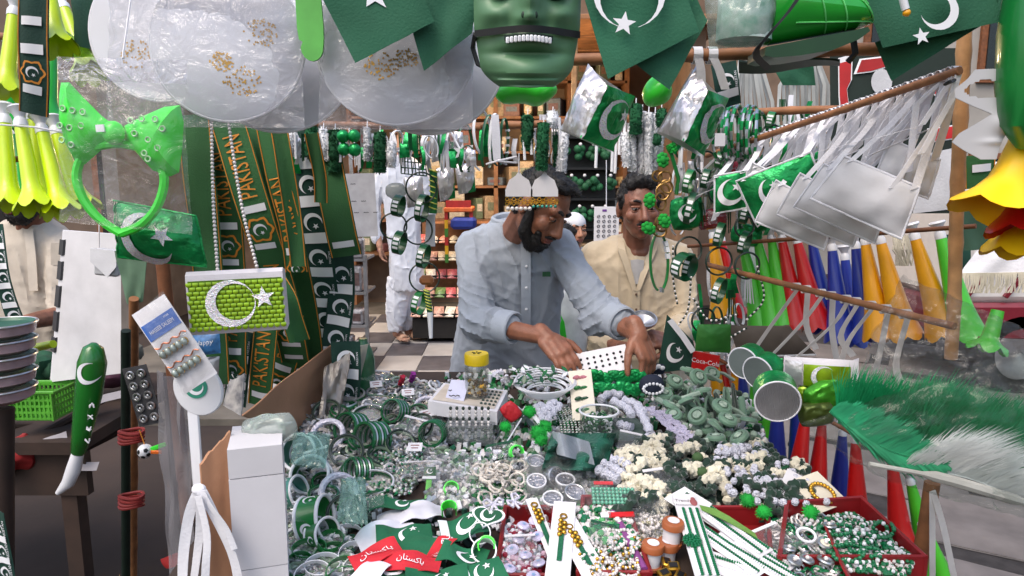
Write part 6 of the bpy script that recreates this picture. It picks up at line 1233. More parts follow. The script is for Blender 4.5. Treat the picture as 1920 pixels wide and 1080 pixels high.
t=thing('red_packet','red paper packet with white script lettering above the olive rosettes','packet',None,at(1325,690,2.1));fn=quad([(1296,690,2.12),(1346,700,2.1),(1350,668,2.1),(1300,658,2.12)],.002);b=MB();clothbox(fn,6,4,0,.01,b);part(b,'box',RED,t);b=MB();lettering(b,'Coca-Cola',dec(fn,.002),fn.W*.5,fn.H*.5,.02);part(b,'lettering',WHT,t)
flag([(1232,700,2.2),(1310,690,2.15),(1300,640,2.15),(1250,590,2.2)],'dark green flag with white crescent lying behind the rosettes',em=[(.4,.4,.03,45)],seed=15,m=GRND);b=MB();b.ribbon([at(1256,600,2.12),at(1280,630,2.11),at(1300,660,2.1)],.018,(1,0,.6));solo(b,'white_strap',WCL,'white ribbon along the dark flag behind the rosettes','strap')
# ------------------------------------------------ the feather pack
t=thing('feather_headdress','green and white feather headdress in a big clear wrapper at the right front','headdress',None,at(1740,900,1.08));random.seed(17)
FE=mat('feather_green','#138a52',.5,var=.25,ns=30,rnd=0);FEL=mat('feather_teal','#2fa06e',.6,var=.2,ns=20);FEW=mat('feather_white','#eceae8',.8,var=.08)
def feather(name,m,spine,n,lenf,dirf,wd=.0009,curl=.25,Yj=.012):
    b=MB();P=smooth_path([at(*q) for q in spine],30);b.tube(P,[.0022-.0016*i/30 for i in range(31)],6)
    for i in range(n):
        t_=random.random();k=min(29,int(t_*30));p=P[k].lerp(P[k+1],t_*30-k);L=lenf(t_)*random.uniform(.55,1.1)*(1+.25*nz(t_*18,n));d=V(dirf(t_)).normalized();d=(d+V((.35*nz(t_*26,n),.2*nz(t_*31,7),0))+V((random.uniform(-.12,.12),random.uniform(-.15,.15),random.uniform(-.12,.12)))).normalized();cv=V((curl*random.uniform(.3,1.2),0,-.15));o=V((0,random.uniform(-Yj,Yj),0));e=d.cross(V((0,1,0))).normalized()*wd
        q=[p+o*s_+d*L*s_+cv*L*s_*s_ for s_ in (0,.35,.7,1)];b.add([q[0]-e,q[0]+e,q[1]-e,q[1]+e,q[2]-e*.8,q[2]+e*.8,q[3]],[[0,1,3,2],[2,3,5,4],[4,5,6]])
    return tag(part(b,name,m,t),kind='stuff')
feather('green_feather',FE,[(1572,792,1.1),(1690,845,1.1),(1820,860,1.1),(1960,905,1.1)],3000,lambda q:.07+.075*sin(pi*min(1,.15+q)),lambda q:(-.12+.3*q,-.05,1))
feather('green_feather',FE,[(1700,800,1.14),(1800,830,1.14),(1960,880,1.14)],2200,lambda q:.1+.03*q,lambda q:(.05+.2*q,0,1))
feather('white_feather',FEW,[(1690,880,1.06),(1760,885,1.06),(1840,905,1.06),(1960,960,1.06)],1700,lambda q:.025+.07*sin(pi*min(1,.12+q*.9)),lambda q:(.1+.5*q,-.2,1),.0009,.6,.02)
for sg in (-1,1):feather('teal_feather',FEL,[(1556,772,1.07),(1610,815,1.06),(1680,850,1.055),(1775,872,1.05)],1500,lambda q:.012+.05*sin(pi*min(1,.1+.9*q)),lambda q:(1,0,sg*.9+.15),.0011,.1,.004)
b=MB();fn=quad([(1580,800,1.1),(1660,800,1.1),(1660,720,1.12),(1600,730,1.12)],.012,3,6,.006);clothbox(fn,12,10,0,.001,b);part(b,'green_foil_leaf',mat('teal_foil','#3a8a70',.3,.3,bump=.6,bs=50),t)
b=MB();b.tube(smooth_path([at(1630,870,1.05),at(1760,895,1.04),at(1880,930,1.04),at(1960,955,1.04)],16),[.004]*5+[.009]*8+[.006]*4,8);part(b,'fluffy_stem',mat('quill','#b0aaa4',.7),t)
bag([(1660,900,1.04),(1960,985,1.0),(1960,640,1.02),(1500,795,1.1)],.05,'big clear wrapper round the feather headdress',film('feather_film','#e6ebe9',.008,16,.45,.012,.05,.08),seed=11,fr=9,amp=.012,n=34)
bag([(1590,740,1.2),(1960,780,1.16),(1930,620,1.2),(1690,515,1.24)],.04,'crumpled upper part of clear wrapper above the feathers',film('feather_film2','#dfe0e0',.02,14,.9,.02,.1,.16),seed=13,fr=8,amp=.02,n=30)
for k,(x0,x1) in enumerate(((1745,1790),(1760,1748))):b=MB();b.ribbon(smooth_path([at(1748,920,1.3),at((1748+x1)/2,990,1.29),at(x1,1090,1.28)],8),.014,(1,.2,.2));solo(b,'ivory_ribbon',mat('ivory_ribbon','#c9c2bc',.8),('ivory ribbon end hanging right of the short post','ivory ribbon end hanging straight down the short post')[k],'ribbon','ribbons on the short post')
# ================================================================ THE DISPLAY
TB=lambda px,py,h=0:tp(px,py,h)
# cardboard walls, white carton
def slab(c,th,name,m,lab,cat,n=10,amp=.004,torn=0):
    P=[V(q) for q in c];nn=(P[1]-P[0]).cross(P[3]-P[0]).normalized()
    b=MB();b.grid(lambda u,v:P[0]*(1-u)*(1-v)+P[1]*u*(1-v)+P[2]*u*v+P[3]*(1-u)*v+nn*amp*nz(u*3,v*3,P[0].x)+(V((0,0,torn*nz(u*14,3))) if v==1 else V((0,0,0))),n,n,0,th);return solo(b,name,m,lab,cat)
slab([tp(560,812),tp(620,735),at(624,645,1.96),at(452,780,1.42)],.005,'cardboard_flap',CARD,'tall bent brown cardboard flap at the left of the display','cardboard',14,.012)
slab([at(395,1120,1.1),at(436,1120,1.12),at(432,808,1.14),at(376,872,1.1)],.006,'cardboard_flap',CARD,'torn cardboard edge left of the white carton','cardboard',12,.003,.006)
slab([at(418,760,1.3),at(452,780,1.28),at(458,700,1.3),at(430,715,1.32)],.003,'printed_card',mat('printed_card','#b9b4ae',.6,var=.5,ns=50,col2='#5a5a62'),'small printed card standing above the white carton','card')
t=thing('white_carton','plain tall white carton at the front left of the display','carton',None,tp(480,1085));
p0,p1=at(428,842,1.08),at(528,832,1.1);zt_=p0.z;zb=tz(1.1)-.0;
b=MB();A=V((p0.x,1.075,0));B=V((p1.x,1.1,0));d=(B -A);nrm=V((-d.y,d.x,0)).normalized()*.085
fr=[A,B,B+nrm,A+nrm]
def prism4(b,fr,z0,z1,g=0):
    c=sum(fr,V((0,0,0)))/4;q=[c+(p -c)*(1+g) for p in fr];b.add([V((p.x,p.y,z0)) for p in q]+[V((p.x,p.y,z1)) for p in q],[[0,1,5,4],[1,2,6,5],[2,3,7,6],[3,0,4,7],[4,5,6,7],[3,2,1,0]])
b=MB();prism4(b,fr,zb,zb+.06);part(b,'lower_body',PAPER,t,False);b=MB();prism4(b,fr,zb+.0615,zt_ -.052,.012);part(b,'middle_sleeve',PAPER,t,False);b=MB();prism4(b,fr,zt_ -.05,zt_,.004);part(b,'lid',PAPER,t,False)
slab([V((A.x,A.y,zt_))+nrm,V((B.x,B.y,zt_))+nrm,at(552,790,1.2),at(436,800,1.2)],.001,'carton_flap',PAPER,'open top flap of the white carton','flap',6,.001)
blob(505,806,110,62,1.17,'clear wrapped green glitter bangle lying on the white carton',10,film('carton_bag','#cfd8d2',.3),False,'clear_packet',.02,'wrapper','clear packets on the display')
b=MB(pf(498,808,1.175,0,10,-50));b.torus(.03,.005,None,30,8);b.torus(.022,.004,Matrix.Translation((.004,0,.004)),30,8);solo(b,'glitter_bangle',mat('pale_green_glitter','#9fbfa8',.3,.5,bump=.5,bs=500,kind='voronoi'),'pale green glitter bangle inside the packet on the white carton','bangle')
# white cloth straps at the front left
t=thing('white_straps','bunch of white cloth straps hanging at the front left corner','straps',None,at(375,1000,1.08))
for k,(pts,wd) in enumerate(((((372,918),(356,960),(345,1030),(342,1100)),22),(((374,918),(376,980),(370,1040),(362,1100)),18),(((378,920),(404,970),(436,1040),(450,1100)),20),(((378,920),(396,950),(424,990),(440,1030)),12),(((372,930),(388,1000),(386,1060),(384,1100)),16))):
    b=MB();b.ribbon(smooth_path([at(x,y,1.06-.004*k) for x,y in pts],14),wd*S(1.06),[V((1,.25*sin(k+i*.3),.2)) for i in range(15)],0,.001);part(b,'strap',WCL,t)
b=MB();b.ell(at(373,918,1.06),(.012,.008,.01));part(b,'knot',WCL,t)
# ---------------------------------------------------- bangles
STR=mat('striped_green','#176438',.25,.3,var=.15,coat=.6);FRL=mat('frilly_white','#c9c6d4',.35,.15,bump=.6,bs=240,kind='voronoi');GRY=mat('grey_glitter','#a2a2a0',.35,.6,bump=.5,bs=420,kind='voronoi');OLV=mat('pale_green_enamel','#8fa48c',.3,.2,coat=.5)
def bangle_proto(kind,R0=.031):
    t=thing({'stack':'bangle_roll','cuff':'wide_bangle','ring':'thin_bangle','frill':'frilly_bangle','oval':'flat_bangle','flag':'wide_bangle'}[kind],'bangle','bangle')
    if kind=='stack':
        for k in range(7):b=MB();z=-.021+.007*k;b.torus(R0*(1-.01*(k%2)),.0034 if k%2==0 else .0022,Matrix.Translation((0,0,z)),30,6,flat=1.1);part(b,'bangle_ring',STR if k%2==0 else SILV,t)
        b=MB();b.lathe([(R0*.93,-.024),(R0*.93,.024)],28);part(b,'sleeve',film('sleeve','#b9bdb6',.35),t)
    elif kind in ('cuff','flag'):
        b=MB();b.lathe([(R0*.95,-.014),(R0,-.014),(R0,.014),(R0*.95,.014)],36,closed=True);part(b,'band',GPL if kind=='cuff' else mat('teal_enamel','#3f7f70',.3,coat=.5),t)
        for z in (-.016,.016):b=MB();b.torus(R0*.98,.0028,Matrix.Translation((0,0,z)),36,8);part(b,'edge',WPL,t)
        def cf(x,y):a=x/R0;return (R0*1.012*cos(a),R0*1.012*sin(a),y)
        for a in (-1.6,0,1.6,3.1):b=MB();emblem(b,lambda x,y:cf(x+a*R0,y),0,0,.009,45);part(b,'crescent_and_star',WHT,t)
    elif kind=='ring':
        b=MB();b.torus(R0,.0036,None,34,8,flat=1.5);part(b,'ring',OLV,t);b=MB();b.torus(R0*1.005,.0027,Matrix.Translation((0,0,.004)),34,6);part(b,'dark_edge',DKB,t)
    elif kind=='frill':
        b=MB();n=44;vs=[]
        pr=[(R0+.006*cos(2*pi*j/8),.006*sin(2*pi*j/8)) for j in range(8)]
        b.lathe(pr,n,None,closed=True);b.v=[p*(1+.03*sin(22*atan2(p.y,p.x))) for p in b.v];part(b,'ring',FRL,t)
    else:
        b=MB(Matrix.Diagonal((1.2,.8,1,1)));b.torus(R0,.0032,None,34,8,flat=2.2);part(b,'ring',STR,t);b=MB(Matrix.Diagonal((1.2,.8,1,1)));b.torus(R0*1.0,.0024,Matrix.Translation((0,0,.007)),34,6);part(b,'silver_edge',SILV,t);b=MB(Matrix.Diagonal((1.2,.8,1,1)));b.lathe([(0,-.004),(R0*.95,-.004)],26);part(b,'glitter_insert',GRY,t)
    return t
BP={k:bangle_proto(k) for k in ('stack','cuff','ring','frill','oval','flag')}
spec=[('cuff',584,893,.032,20,48,-12,1.1,'wide green bangle with white edges standing by the white carton'),('cuff',590,972,.03,75,78,10,1.15,'wide bright green bangle lying on edge, nearest to the white carton'),('frill',614,815,.03,0,36,0,1.0,'white frilly bangle in the upper left of the heap'),('ring',650,846,.03,10,46,10,1.0,'pale green ring bangle in the middle of the heap'),('frill',636,925,.03,20,52,14,1.0,'lilac white frilly bangle beside the flags'),('flag',566,848,.035,-20,60,10,1.1,'teal bangle with white crescents at the left end of the heap'),('stack',660,803,.032,-35,64,0,.95,'tilted roll of green and silver bangles left of the middle'),('stack',698,822,.034,-40,70,0,1.0,'roll of green and silver bangles catching the light'),('stack',674,884,.03,-55,74,0,.75,'short roll of green and gold bangles above the folded flags'),('ring',612,772,.025,0,30,0,.95,'pale ring bangle beside the cardboard flap'),('oval',656,742,.02,5,20,0,.9,'dark oval bangle near the standing green bottle'),('oval',700,908,.02,0,24,0,1.0,'flat silver bangle in front of the bangle heap'),('ring',752,832,.025,40,34,0,.95,'green ring bangle standing right of the rolls'),('ring',788,800,.025,-30,40,0,.9,'olive ring bangle left of the clear bracelet tub'),('stack',742,772,.03,-30,60,0,.8,'roll of dark green bangles behind the heap'),('stack',812,812,.03,-10,70,0,.8,'striped roll of bangles left of the clear bracelet tub'),('oval',690,778,.02,20,30,0,.9,'wide silver bangle at the back of the heap'),('ring',716,856,.02,70,20,0,.9,'ring bangle lying over the small silver beads'),('cuff',604,1000,.02,60,70,0,.8,'small green bangle behind the rubber wrist bands'),('flag',548,925,.03,80,70,0,.9,'teal bangle with white star squeezed beside the carton'),('ring',590,845,.02,-20,40,0,.9,'ring bangle behind the teal bangle'),('ring',648,962,.02,10,62,0,.95,'milky ring bangle standing in front of the lilac frilly one'),('frill',800,690+70,.02,0,20,0,.8,'small frilly bangle left of the white pin box')]
for i,(k,px,py,h,rz,tx,ty,sc,lb) in enumerate(spec):place(BP[k],tf(px,py,h+.006,rz,tx,ty,sc*1.2),lb,'bangles heaped at the left')
random.seed(31)
fill=[('ring','thin pale ring bangle buried in the left heap'),('oval','dark flat bangle buried in the left heap'),('stack','roll of striped bangles buried in the left heap'),('ring','thin pale ring bangle buried in the left heap')]
for i in range(44):
    k,lb=fill[i%4];px=random.uniform(560,800);py=random.uniform(712,960)
    if px>700 and py>880:continue
    place(BP[k],tf(px,py,random.uniform(.004,.014),random.uniform(0,180),random.uniform(0,50),random.uniform(-20,20),random.uniform(.75,.98)),lb,'buried bangles in the left heap')
WTY0=mat('lilac_white','#cfcdd8',.8)
# beds of small beads and trinkets
def bed(poly,n,r,mats,name,h=.012,seed=0,shape='ell',lumps=.006,h0=0):
    random.seed(seed);xs=[p[0] for p in poly];ys=[p[1] for p in poly];b=MB();c=0;g=0
    while c<n and g<n*20:
        g+=1;x,y=random.uniform(min(xs),max(xs)),random.uniform(min(ys),max(ys));ins=False;j=len(poly)-1
        for i in range(len(poly)):
            if (poly[i][1]>y)!=(poly[j][1]>y) and x<(poly[j][0]-poly[i][0])*(y -poly[i][1])/(poly[j][1]-poly[i][1])+poly[i][0]:ins=not ins
            j=i
        if not ins:continue
        c+=1;p=tp(x,y,h0+random.uniform(0,h)+lumps*nz(x*.05,y*.05));m_=random.randrange(len(mats));rr=r*random.uniform(.8,1.15)
        if shape=='ell':b.ell(p,rr,None,6,4,m_)
        elif shape=='bit':b.box(p,(rr*2.2,rr*1.2,rr),Euler((random.random()*3,random.random()*3,random.random()*3)).to_matrix(),m_)
        else:b.torus(rr*1.6,rr*.45,Matrix.Translation(p)@Euler((random.uniform(-.9,.9),random.uniform(-.9,.9),0)).to_matrix().to_4x4(),10,4,m_)
    return tag(part(b,name,mats),kind='stuff')
bed([(560,760),(690,700),(830,720),(830,870),(660,980),(535,990)],1500,.009,[GRY,SILV,OLV,WPL,PEARL,GRY],'mixed_trinkets',.012,1,'tor')
bed([(700,850),(800,835),(770,925),(690,945)],900,.0035,[SILV,PEARL,OLV,BEADG],'silver_seed_beads',.03,2)
bed([(830,700),(960,690),(1100,690),(1240,700),(1420,760),(1440,840),(1120,860),(960,860),(830,870)],1700,.009,[STR,GRY,PEARL,WPL,GPL,OLV,WTY0],'mixed_trinkets',.012,3,'bit')
bed([(800,850),(1100,860),(1180,960),(1060,980),(900,960),(800,940)],1100,.008,[OLV,SILV,GRY,PEARL,WPL],'mixed_trinkets',.01,4,'bit')
bed([(880,900),(990,900),(990,960),(880,960)],350,.0045,[BEADG,GPL],'green_beads',.012,5)
bed([(1080,950),(1180,950),(1195,1020),(1100,1020)],600,.0065,[PEARL,PEARL,BEADG,mat('mint_bead','#4f9a5c',.25,coat=.6)],'pearl_and_green_beads',.03,6,h0=.012)
bed([(1100,1010),(1200,1010),(1215,1085),(1110,1085)],1100,.0036,[PEARL,PEARL,BEADG,GOLD],'pearl_and_gold_beads',.02,7,h0=.014)
bed([(940,985),(1035,985),(1010,1085),(940,1085)],700,.0055,[WPL,mat('pink_crystal','#c7a3b4',.15,coat=.8),mat('red_crystal','#8a2034',.15,coat=.8),SILV],'crystal_bits',.02,8,h0=.008)
bed([(1175,945),(1250,940),(1240,1030),(1200,1040)],420,.005,[PEARL,mat('champagne_bead','#a8a07c',.25,.3,coat=.6),SILV],'champagne_beads',.02,9)
bed([(1500,975),(1600,960),(1720,1050),(1700,1080),(1590,1070),(1540,1010)],1500,.0042,[PEARL,BEADG,BEADG,WPL],'green_and_white_beads',.02,10,h0=.026)
bed([(1440,980),(1540,965),(1590,1030),(1570,1085),(1450,1085)],360,.0055,[SILV,GRY,PEARL,BEADG],'brooch_bits',.02,11,'tor',h0=.018)
bed([(640,985),(540,1000),(520,1085),(660,1085)],420,.008,[GRY,SILV,OLV,WPL],'mixed_trinkets',.006,12,'tor')
bed([(660,960),(960,960),(960,1085),(640,1085)],200,.008,[DKB,GRND,WCL],'mixed_trinkets',.004,13,'bit')
# strands of beads lying over the beds
random.seed(40)
def strand(px,py,rx,ry,m,r,lab,group,h=.03,seed=0,cat='bead string'):
    P=[tp(px+rx*cos(a)*(1+.2*nz(a,seed)),py+ry*sin(a)*(1+.2*nz(a,seed+4)),h+.006*sin(3*a+seed)) for a in [2*pi*i/40 for i in range(41)]];b=MB();bead_string(P,r,None,2.05,6,5,b)
    if len(m)>1:
        for i in range(len(b.m)):b.m[i]=(i//30)%len(m)
    return solo(b,'bead_string',m,lab,cat,group)
for k in range(14):strand(1140+random.uniform(-35,40),1045+random.uniform(-40,30),random.uniform(16,30),random.uniform(10,20),[[PEARL],[PEARL,GOLD],[PEARL,BEADG]][k%3],.0034,'loop of small beads in the pearl and gold pile at the front','bead loops in the pearl pile',.04,k)
for k in range(9):strand(1610+random.uniform(-50,70),1010+random.uniform(-30,40),random.uniform(18,34),random.uniform(8,16),[[BEADG],[BEADG,WPL]][k%2],.0042,'string of green beads in the right red tray','bead strings in the right tray',.05,k+30)
for k in range(7):strand(1215+random.uniform(-22,22),975+random.uniform(-20,30),random.uniform(10,20),random.uniform(8,16),[[PEARL],[mat('champagne_bead','#a8a07c'),PEARL]][k%2],.0042,'pearl string in the small clear bag','pearl strings in the clear bag',.026,k+50)
bag([(1178,1020,1.2),(1262,1010,1.22),(1252,935,1.3),(1180,945,1.3)],.02,'small clear bag over the champagne pearls',FILM,seed=21,amp=.008)
# seed bead tubes strips (chains of green and white) at the middle
for k in range(8):
    x=1050+7*k;b=MB();P=smooth_path([tp(x -12,765,.02),tp(x,790,.024),tp(x+4,815,.02)],10);bead_string(P,.003,None,2.0,6,4,b)
    for i in range(len(b.m)):b.m[i]=(i//24)%2
    solo(b,'bead_string',[PEARL,STR],'short green and white bead string lying left of the glass jar','bead string','strings beside the glass jar')
# ---------------------------------------------------- rubber wrist bands
def wb(px,py,h,rz,tx,m,lab,r=.032,group='rubber wrist bands',sq=.75,sc=1):
    M_=tf(px,py,h,rz,tx,0,sc)@Matrix.Diagonal((1,sq,1,1));b=MB(M_);b.lathe([(r*.955,-.006),(r,-.006),(r,.006),(r*.955,.006)],34,closed=True);o=solo(b,'wrist_band',m,lab,'wrist band',group);b=MB(M_);cf=lambda x,y:(r*1.015*cos(x/r -pi/2),r*1.015*sin(x/r -pi/2),y);lettering(b,'PAKISTAN',cf,0,0,.0095);part(b,'lettering',WHT if m is not WPL else GPL,o)
random.seed(50)
for k,(px,py,rz,tx,m,lb) in enumerate(((648,1004,10,18,WPL,'white rubber wrist band on top of the wrist band pile'),(650,992,-10,30,GPL,'green rubber wrist band inside the topmost white one'),(600,1000,30,12,WPL,'white wrist band left of the topmost one'),(580,1030,0,10,GPL,'green wrist band low at the left of the pile'),(620,1040,40,14,GPL,'bright green wrist band in the middle of the pile'),(660,1040,70,20,WPL,'white wrist band right of the middle of the pile'),(605,1060,10,16,WPL,'white wrist band at the front of the pile'),(640,1070,60,24,GPL,'green wrist band at the very front of the pile'),(675,1065,20,40,WPL,'white wrist band against the red flags'),(560,1060,80,20,GPL,'green wrist band at the front left of the pile'),(585,1078,30,30,WPL,'white wrist band cut by the bottom edge'),(620,1015,90,8,GPL,'green wrist band under the topmost white one'),(560,1010,45,10,WPL,'white wrist band near the small green bangle'),(648,1088,0,60,GPL,'green wrist band cut by the bottom edge'))):
    wb(px,py,.01+.004*(k%4),rz,tx,m,lb)
# ---------------------------------------------------- cloth flags and arm bands heap
FGN=mat('flag_bright_green','#12603f',.8,var=.1,bump=.2,bs=260);FRD=mat('flag_red','#c3202e',.75,var=.1,bump=.2,bs=260)
URDU='\uFEE5\uFE8E\uFE98\uFEB4\uFB90\uFE8E\uFB58'
def lay(px,py,wpx,hpx,rz,h,m,lab,em=0,txt=None,name='armband',amp=.012,seed=0,white=0,red=0,group='cloth flags and armbands at the front',cat='armband',sc=1.0):
    s=S(1.22);M_=tf(px,py,h,rz);W,Hh=wpx*s,hpx*s;
    def fn(x,y,off=0):return (x,y,amp*nz(x*26+seed,y*26,seed)+amp*.5*sin(x*40+seed)+off)
    b=MB(M_);b.grid(lambda u,v:fn((u -.5)*W,(v -.5)*Hh),14,10,0,.0014);f=lambda x,y:fn(x,y,.002)
    if white:b.grid(lambda u,v:fn((-.5+white*u)*W,(v -.5)*Hh,.0012),4,10,1)
    if red:b.grid(lambda u,v:fn((.5-red*u)*W,(v -.5)*Hh,.0012),5,10,2)
    if em:emblem(b,f,W*.08,0,Hh*em,50,1,.42,.7)
    if txt:lettering(b,txt,lambda x,y:fn(x,y,.003),W*(.5-red/2) if red else 0,0,Hh*.36 if not red else W*red*.5,90 if red else 0,1,1)
    return solo(b,name,[m,WHT,FRD],lab,cat,group)
lay(770,962,140,60,14,.03,mat('flag_white','#d6d4de',.8),'crumpled white cloth lying on the flag heap',amp=.02,seed=1,cat='cloth');lay(725,1000,120,50,30,.028,mat('flag_white','#d6d4de'),'white cloth strip sloping down to the wrist bands',amp=.018,seed=2,cat='cloth');lay(745,945,120,40,10,.035,FGN,'green cloth edge with white star at the back of the flag heap',.36,seed=3,amp=.014)
lay(758,1000,110,60,12,.04,FGN,'green armband with white crescent and star left in the flag heap',.34,seed=4,white=.0);lay(800,1020,100,66,-22,.046,FGN,'green armband with red end and white script in the middle of the heap',0,URDU,seed=5,red=.42);lay(868,985,92,70,14,.052,FGN,'green flag with white stripe, crescent and star on top of the heap',.3,None,seed=6,white=.2);lay(705,1040,92,56,30,.05,FRD,'red armband with white script at the left front of the heap',0,URDU,seed=7);lay(770,1055,110,44,-4,.054,FRD,'red armband with white script lying across the front of the heap',0,URDU,seed=8);lay(730,1075,100,60,40,.044,FGN,'green armband folded at the front of the heap',.3,seed=9);lay(868,1040,90,60,-12,.05,FGN,'green armband with big white star behind the neon ring',.32,seed=10);lay(820,1080,110,50,10,.056,FGN,'green armband cut by the bottom edge',.3,seed=11);lay(900,1075,90,60,20,.054,FGN,'green flag with white stripe at the bottom edge',.3,seed=12,white=.3);lay(690,1080,70,50,60,.05,mat('flag_white','#d6d4de'),'white folded cloth at the bottom left of the flag heap',seed=13,cat='cloth')
# heart shaped badge
t=thing('heart_badge','heart shaped green badge with white edge, crescent and star','badge',None,tp(912,972,.06));M_=tf(914,968,.066,-18,18);s=S(1.25)
hs_=[(16*sin(a)**3*2.1*s,(13*cos(a)-5*cos(2*a)-2*cos(3*a)-cos(4*a))*1.7*s) for a in [2*pi*i/40 for i in range(40)]]
hs_.reverse();b=MB(M_);b.poly(hs_,flat(0),0,.003);part(b,'white_edge',WPL,t);b=MB(M_);b.poly([(x*.86,y*.86) for x,y in hs_],flat(.0012));part(b,'green_face',DGP,t);b=MB(M_);emblem(b,flat(.002),0,2*s,15*s,60);part(b,'emblem',WHT,t)
# neon clips and rings
for px,py,h,rz,tx,lb in ((846,918,.04,10,40,'neon green clip left of the white hair ties'),(842,956,.05,0,20,'neon green clip just above the flag with the white stripe'),(968,848,.06,20,60,'neon green clip lying before the green pompoms'),(912,1022,.06,0,60,'neon green ring among the armbands')):
    M_=tf(px,py,h,rz,tx);b=MB(M_);b.lathe([(.0135,-.011),(.0155,-.011),(.0155,.011),(.0135,.011)],20,None,0,R(-20),R(215),True);o=solo(b,'neon_clip',NEON,lb,'clip','neon green clips');b=MB(M_);b.tube([(.016*cos(a),.016*sin(a),0) for a in [R(20*i) for i in range(10)]],.0012,5);part(b,'ridge',mat('neon_light','#8af07e',.4),o)
M_=tf(900,1000,.058,0,50);b=MB(M_);b.lathe([(.018,-.006),(.02,-.006),(.02,.006),(.018,.006)],28,closed=True);solo(b,'white_ring',WPL,'white plastic ring beside the heart badge','ring');M_=tf(908,1035,.05,0,40);b=MB(M_);b.lathe([(.02,-.012),(.0225,-.012),(.0225,.012),(.02,.012)],28,closed=True);solo(b,'white_ring',WPL,'wide white ring under the neon ring','ring')
# small flag pin, white hair ties
random.seed(61)
M_=tf(805,893,.03,0,30);t=thing('flag_pin','small flag pin with white bar left of the hair ties','pin',None,tp(805,893,.03));b=MB(M_);b.box((0,.012,0),(.026,.022,.002));part(b,'green_field',DGP,t);b=MB(M_);emblem(b,flat(.0015),0,.012,.007,45);part(b,'emblem',WHT,t);b=MB(M_);b.box((0,-.004,.001),(.03,.007,.003));part(b,'white_bar',WPL,t);b=MB(M_);b.box((0,-.03,-.002),(.012,.045,.002));part(b,'green_tail',mat('leaf_green_plastic','#5bb04a'),t)
for k in range(18):
    px,py=random.uniform(895,975),random.uniform(872,935);P=[tp(px+15*cos(a)*random.uniform(.8,1.1),py+12*sin(a)*random.uniform(.8,1.1),.03+random.uniform(0,.012)) for a in [2*pi*i/14 for i in range(14)]];b=MB();b.tube(P,.0026,6,True);solo(b,'hair_tie',mat('cream_elastic','#c9c1b8',.8),'thin cream elastic hair tie in the tangle over the green beads','hair tie','tangle of cream hair ties')
# silver compacts
for k,(px,py,rz,tx,lb) in enumerate(((1005,870,0,10,'topmost silver compact of the group'),(1006,907,0,16,'silver compact in front of the topmost one'),(1037,893,40,70,'silver compact standing on its edge'),(1060,905,0,8,'silver compact right of the standing one'),(1077,928,20,18,'silver compact furthest right'),(1036,940,0,12,'silver compact nearest to the bracelet cards'))):
    t=thing('silver_compact',lb,'compact','round silver compacts',tp(px,py,.03));M_=tf(px,py,.032,rz,tx);b=MB(M_);b.lathe([(0,-.012),(.02,-.012),(.0215,-.009),(.0215,.006),(.02,.009)],30);part(b,'case',SILV,t);b=MB(M_);b.torus(.0198,.0022,Matrix.Translation((0,0,.009)),32,8);part(b,'rim',WPL if k%2 else SILV,t);b=MB(M_);b.lathe([(0,.0075),(.019,.0075)],24);part(b,'crumpled_lid',mat('crumpled_silver','#b9b6ba',.25,.9,bump=1,bs=150),t)
# white bows / hearts
for px,py,rz,lb in ((925,945,10,'pale blue white bow pin above the heart badge'),(962,940,70,'pale blue white ribbon bow right of the heart badge')):
    b=MB(tf(px,py,.05,rz,25));
    for sg in (-1,1):b.tube([(0,0,0),(sg*.012,.010,.003),(sg*.02,.004,.004),(sg*.018,-.006,.003),(0,0,0)],.003,6);b.tube([(0,0,0),(sg*.008,-.018,0)],.0028,6)
    solo(b,'white_bow',FRL,lb,'bow','white bows')
# round badges on the crystals
for k,(px,py) in enumerate(((982,985),(1003,975),(1008,1005),(972,1010),(985,1040),(1010,1055),(955,1065),(1000,1080),(960,1030))):
    M_=tf(px,py,.036,0,12*sin(k),14*cos(k*2));b=MB(M_);b.lathe([(0,.003),(.010,.0025),(.0125,0),(.012,-.002),(0,-.002)],20);o=solo(b,'button_badge',mat('lilac_badge','#c4bdd8',.25,coat=.6,var=.15,ns=120),'small round lilac white button badge among the crystals','badge','button badges among the crystals');b=MB(M_);b.poly(star2(.005,20*k),flat(.0045));part(b,'star',mat('pale_blue_print','#7a9ac0',.5),o)
# bracelet cards
for px,py,wpx,hpx,rz,h,lb in ((1052,1015,46,150,-8,.05,'front white card with gold and green bracelet'),(1092,1035,50,130,18,.044,'white card with gold bracelet leaning right of the front one'),(1018,990,26,120,14,.04,'narrow white card behind the front bracelet card')):
    s=S(1.22);M_=tf(px,py,h,rz,8);t=thing('bracelet_card',lb,'card','white bracelet cards',tp(px,py,h));b=MB(M_);b.box((0,0,0),(wpx*s,hpx*s*1.5,.0025),bev=.0008);part(b,'card',PAPER,t)
    b=MB(M_);b.ribbon([(0,.05-.02*i,.003) for i in range(6)],.009,(1,0,0),0,.0015);part(b,'strip',mat('bracelet_green','#1d6a48',.4,.3,bump=.6,bs=300),t)
    for k in range(7):b=MB(M_);b.ell(((.004 if k%2 else -.004),.012+.006*k,.006),(.005,.005,.004),None,8,6);part(b,'gold_bead',GOLD,t)
    b=MB(M_);b.torus(.006,.0018,Matrix.Translation((0,.062,.004)),16,6);part(b,'gold_hook',GOLD,t)
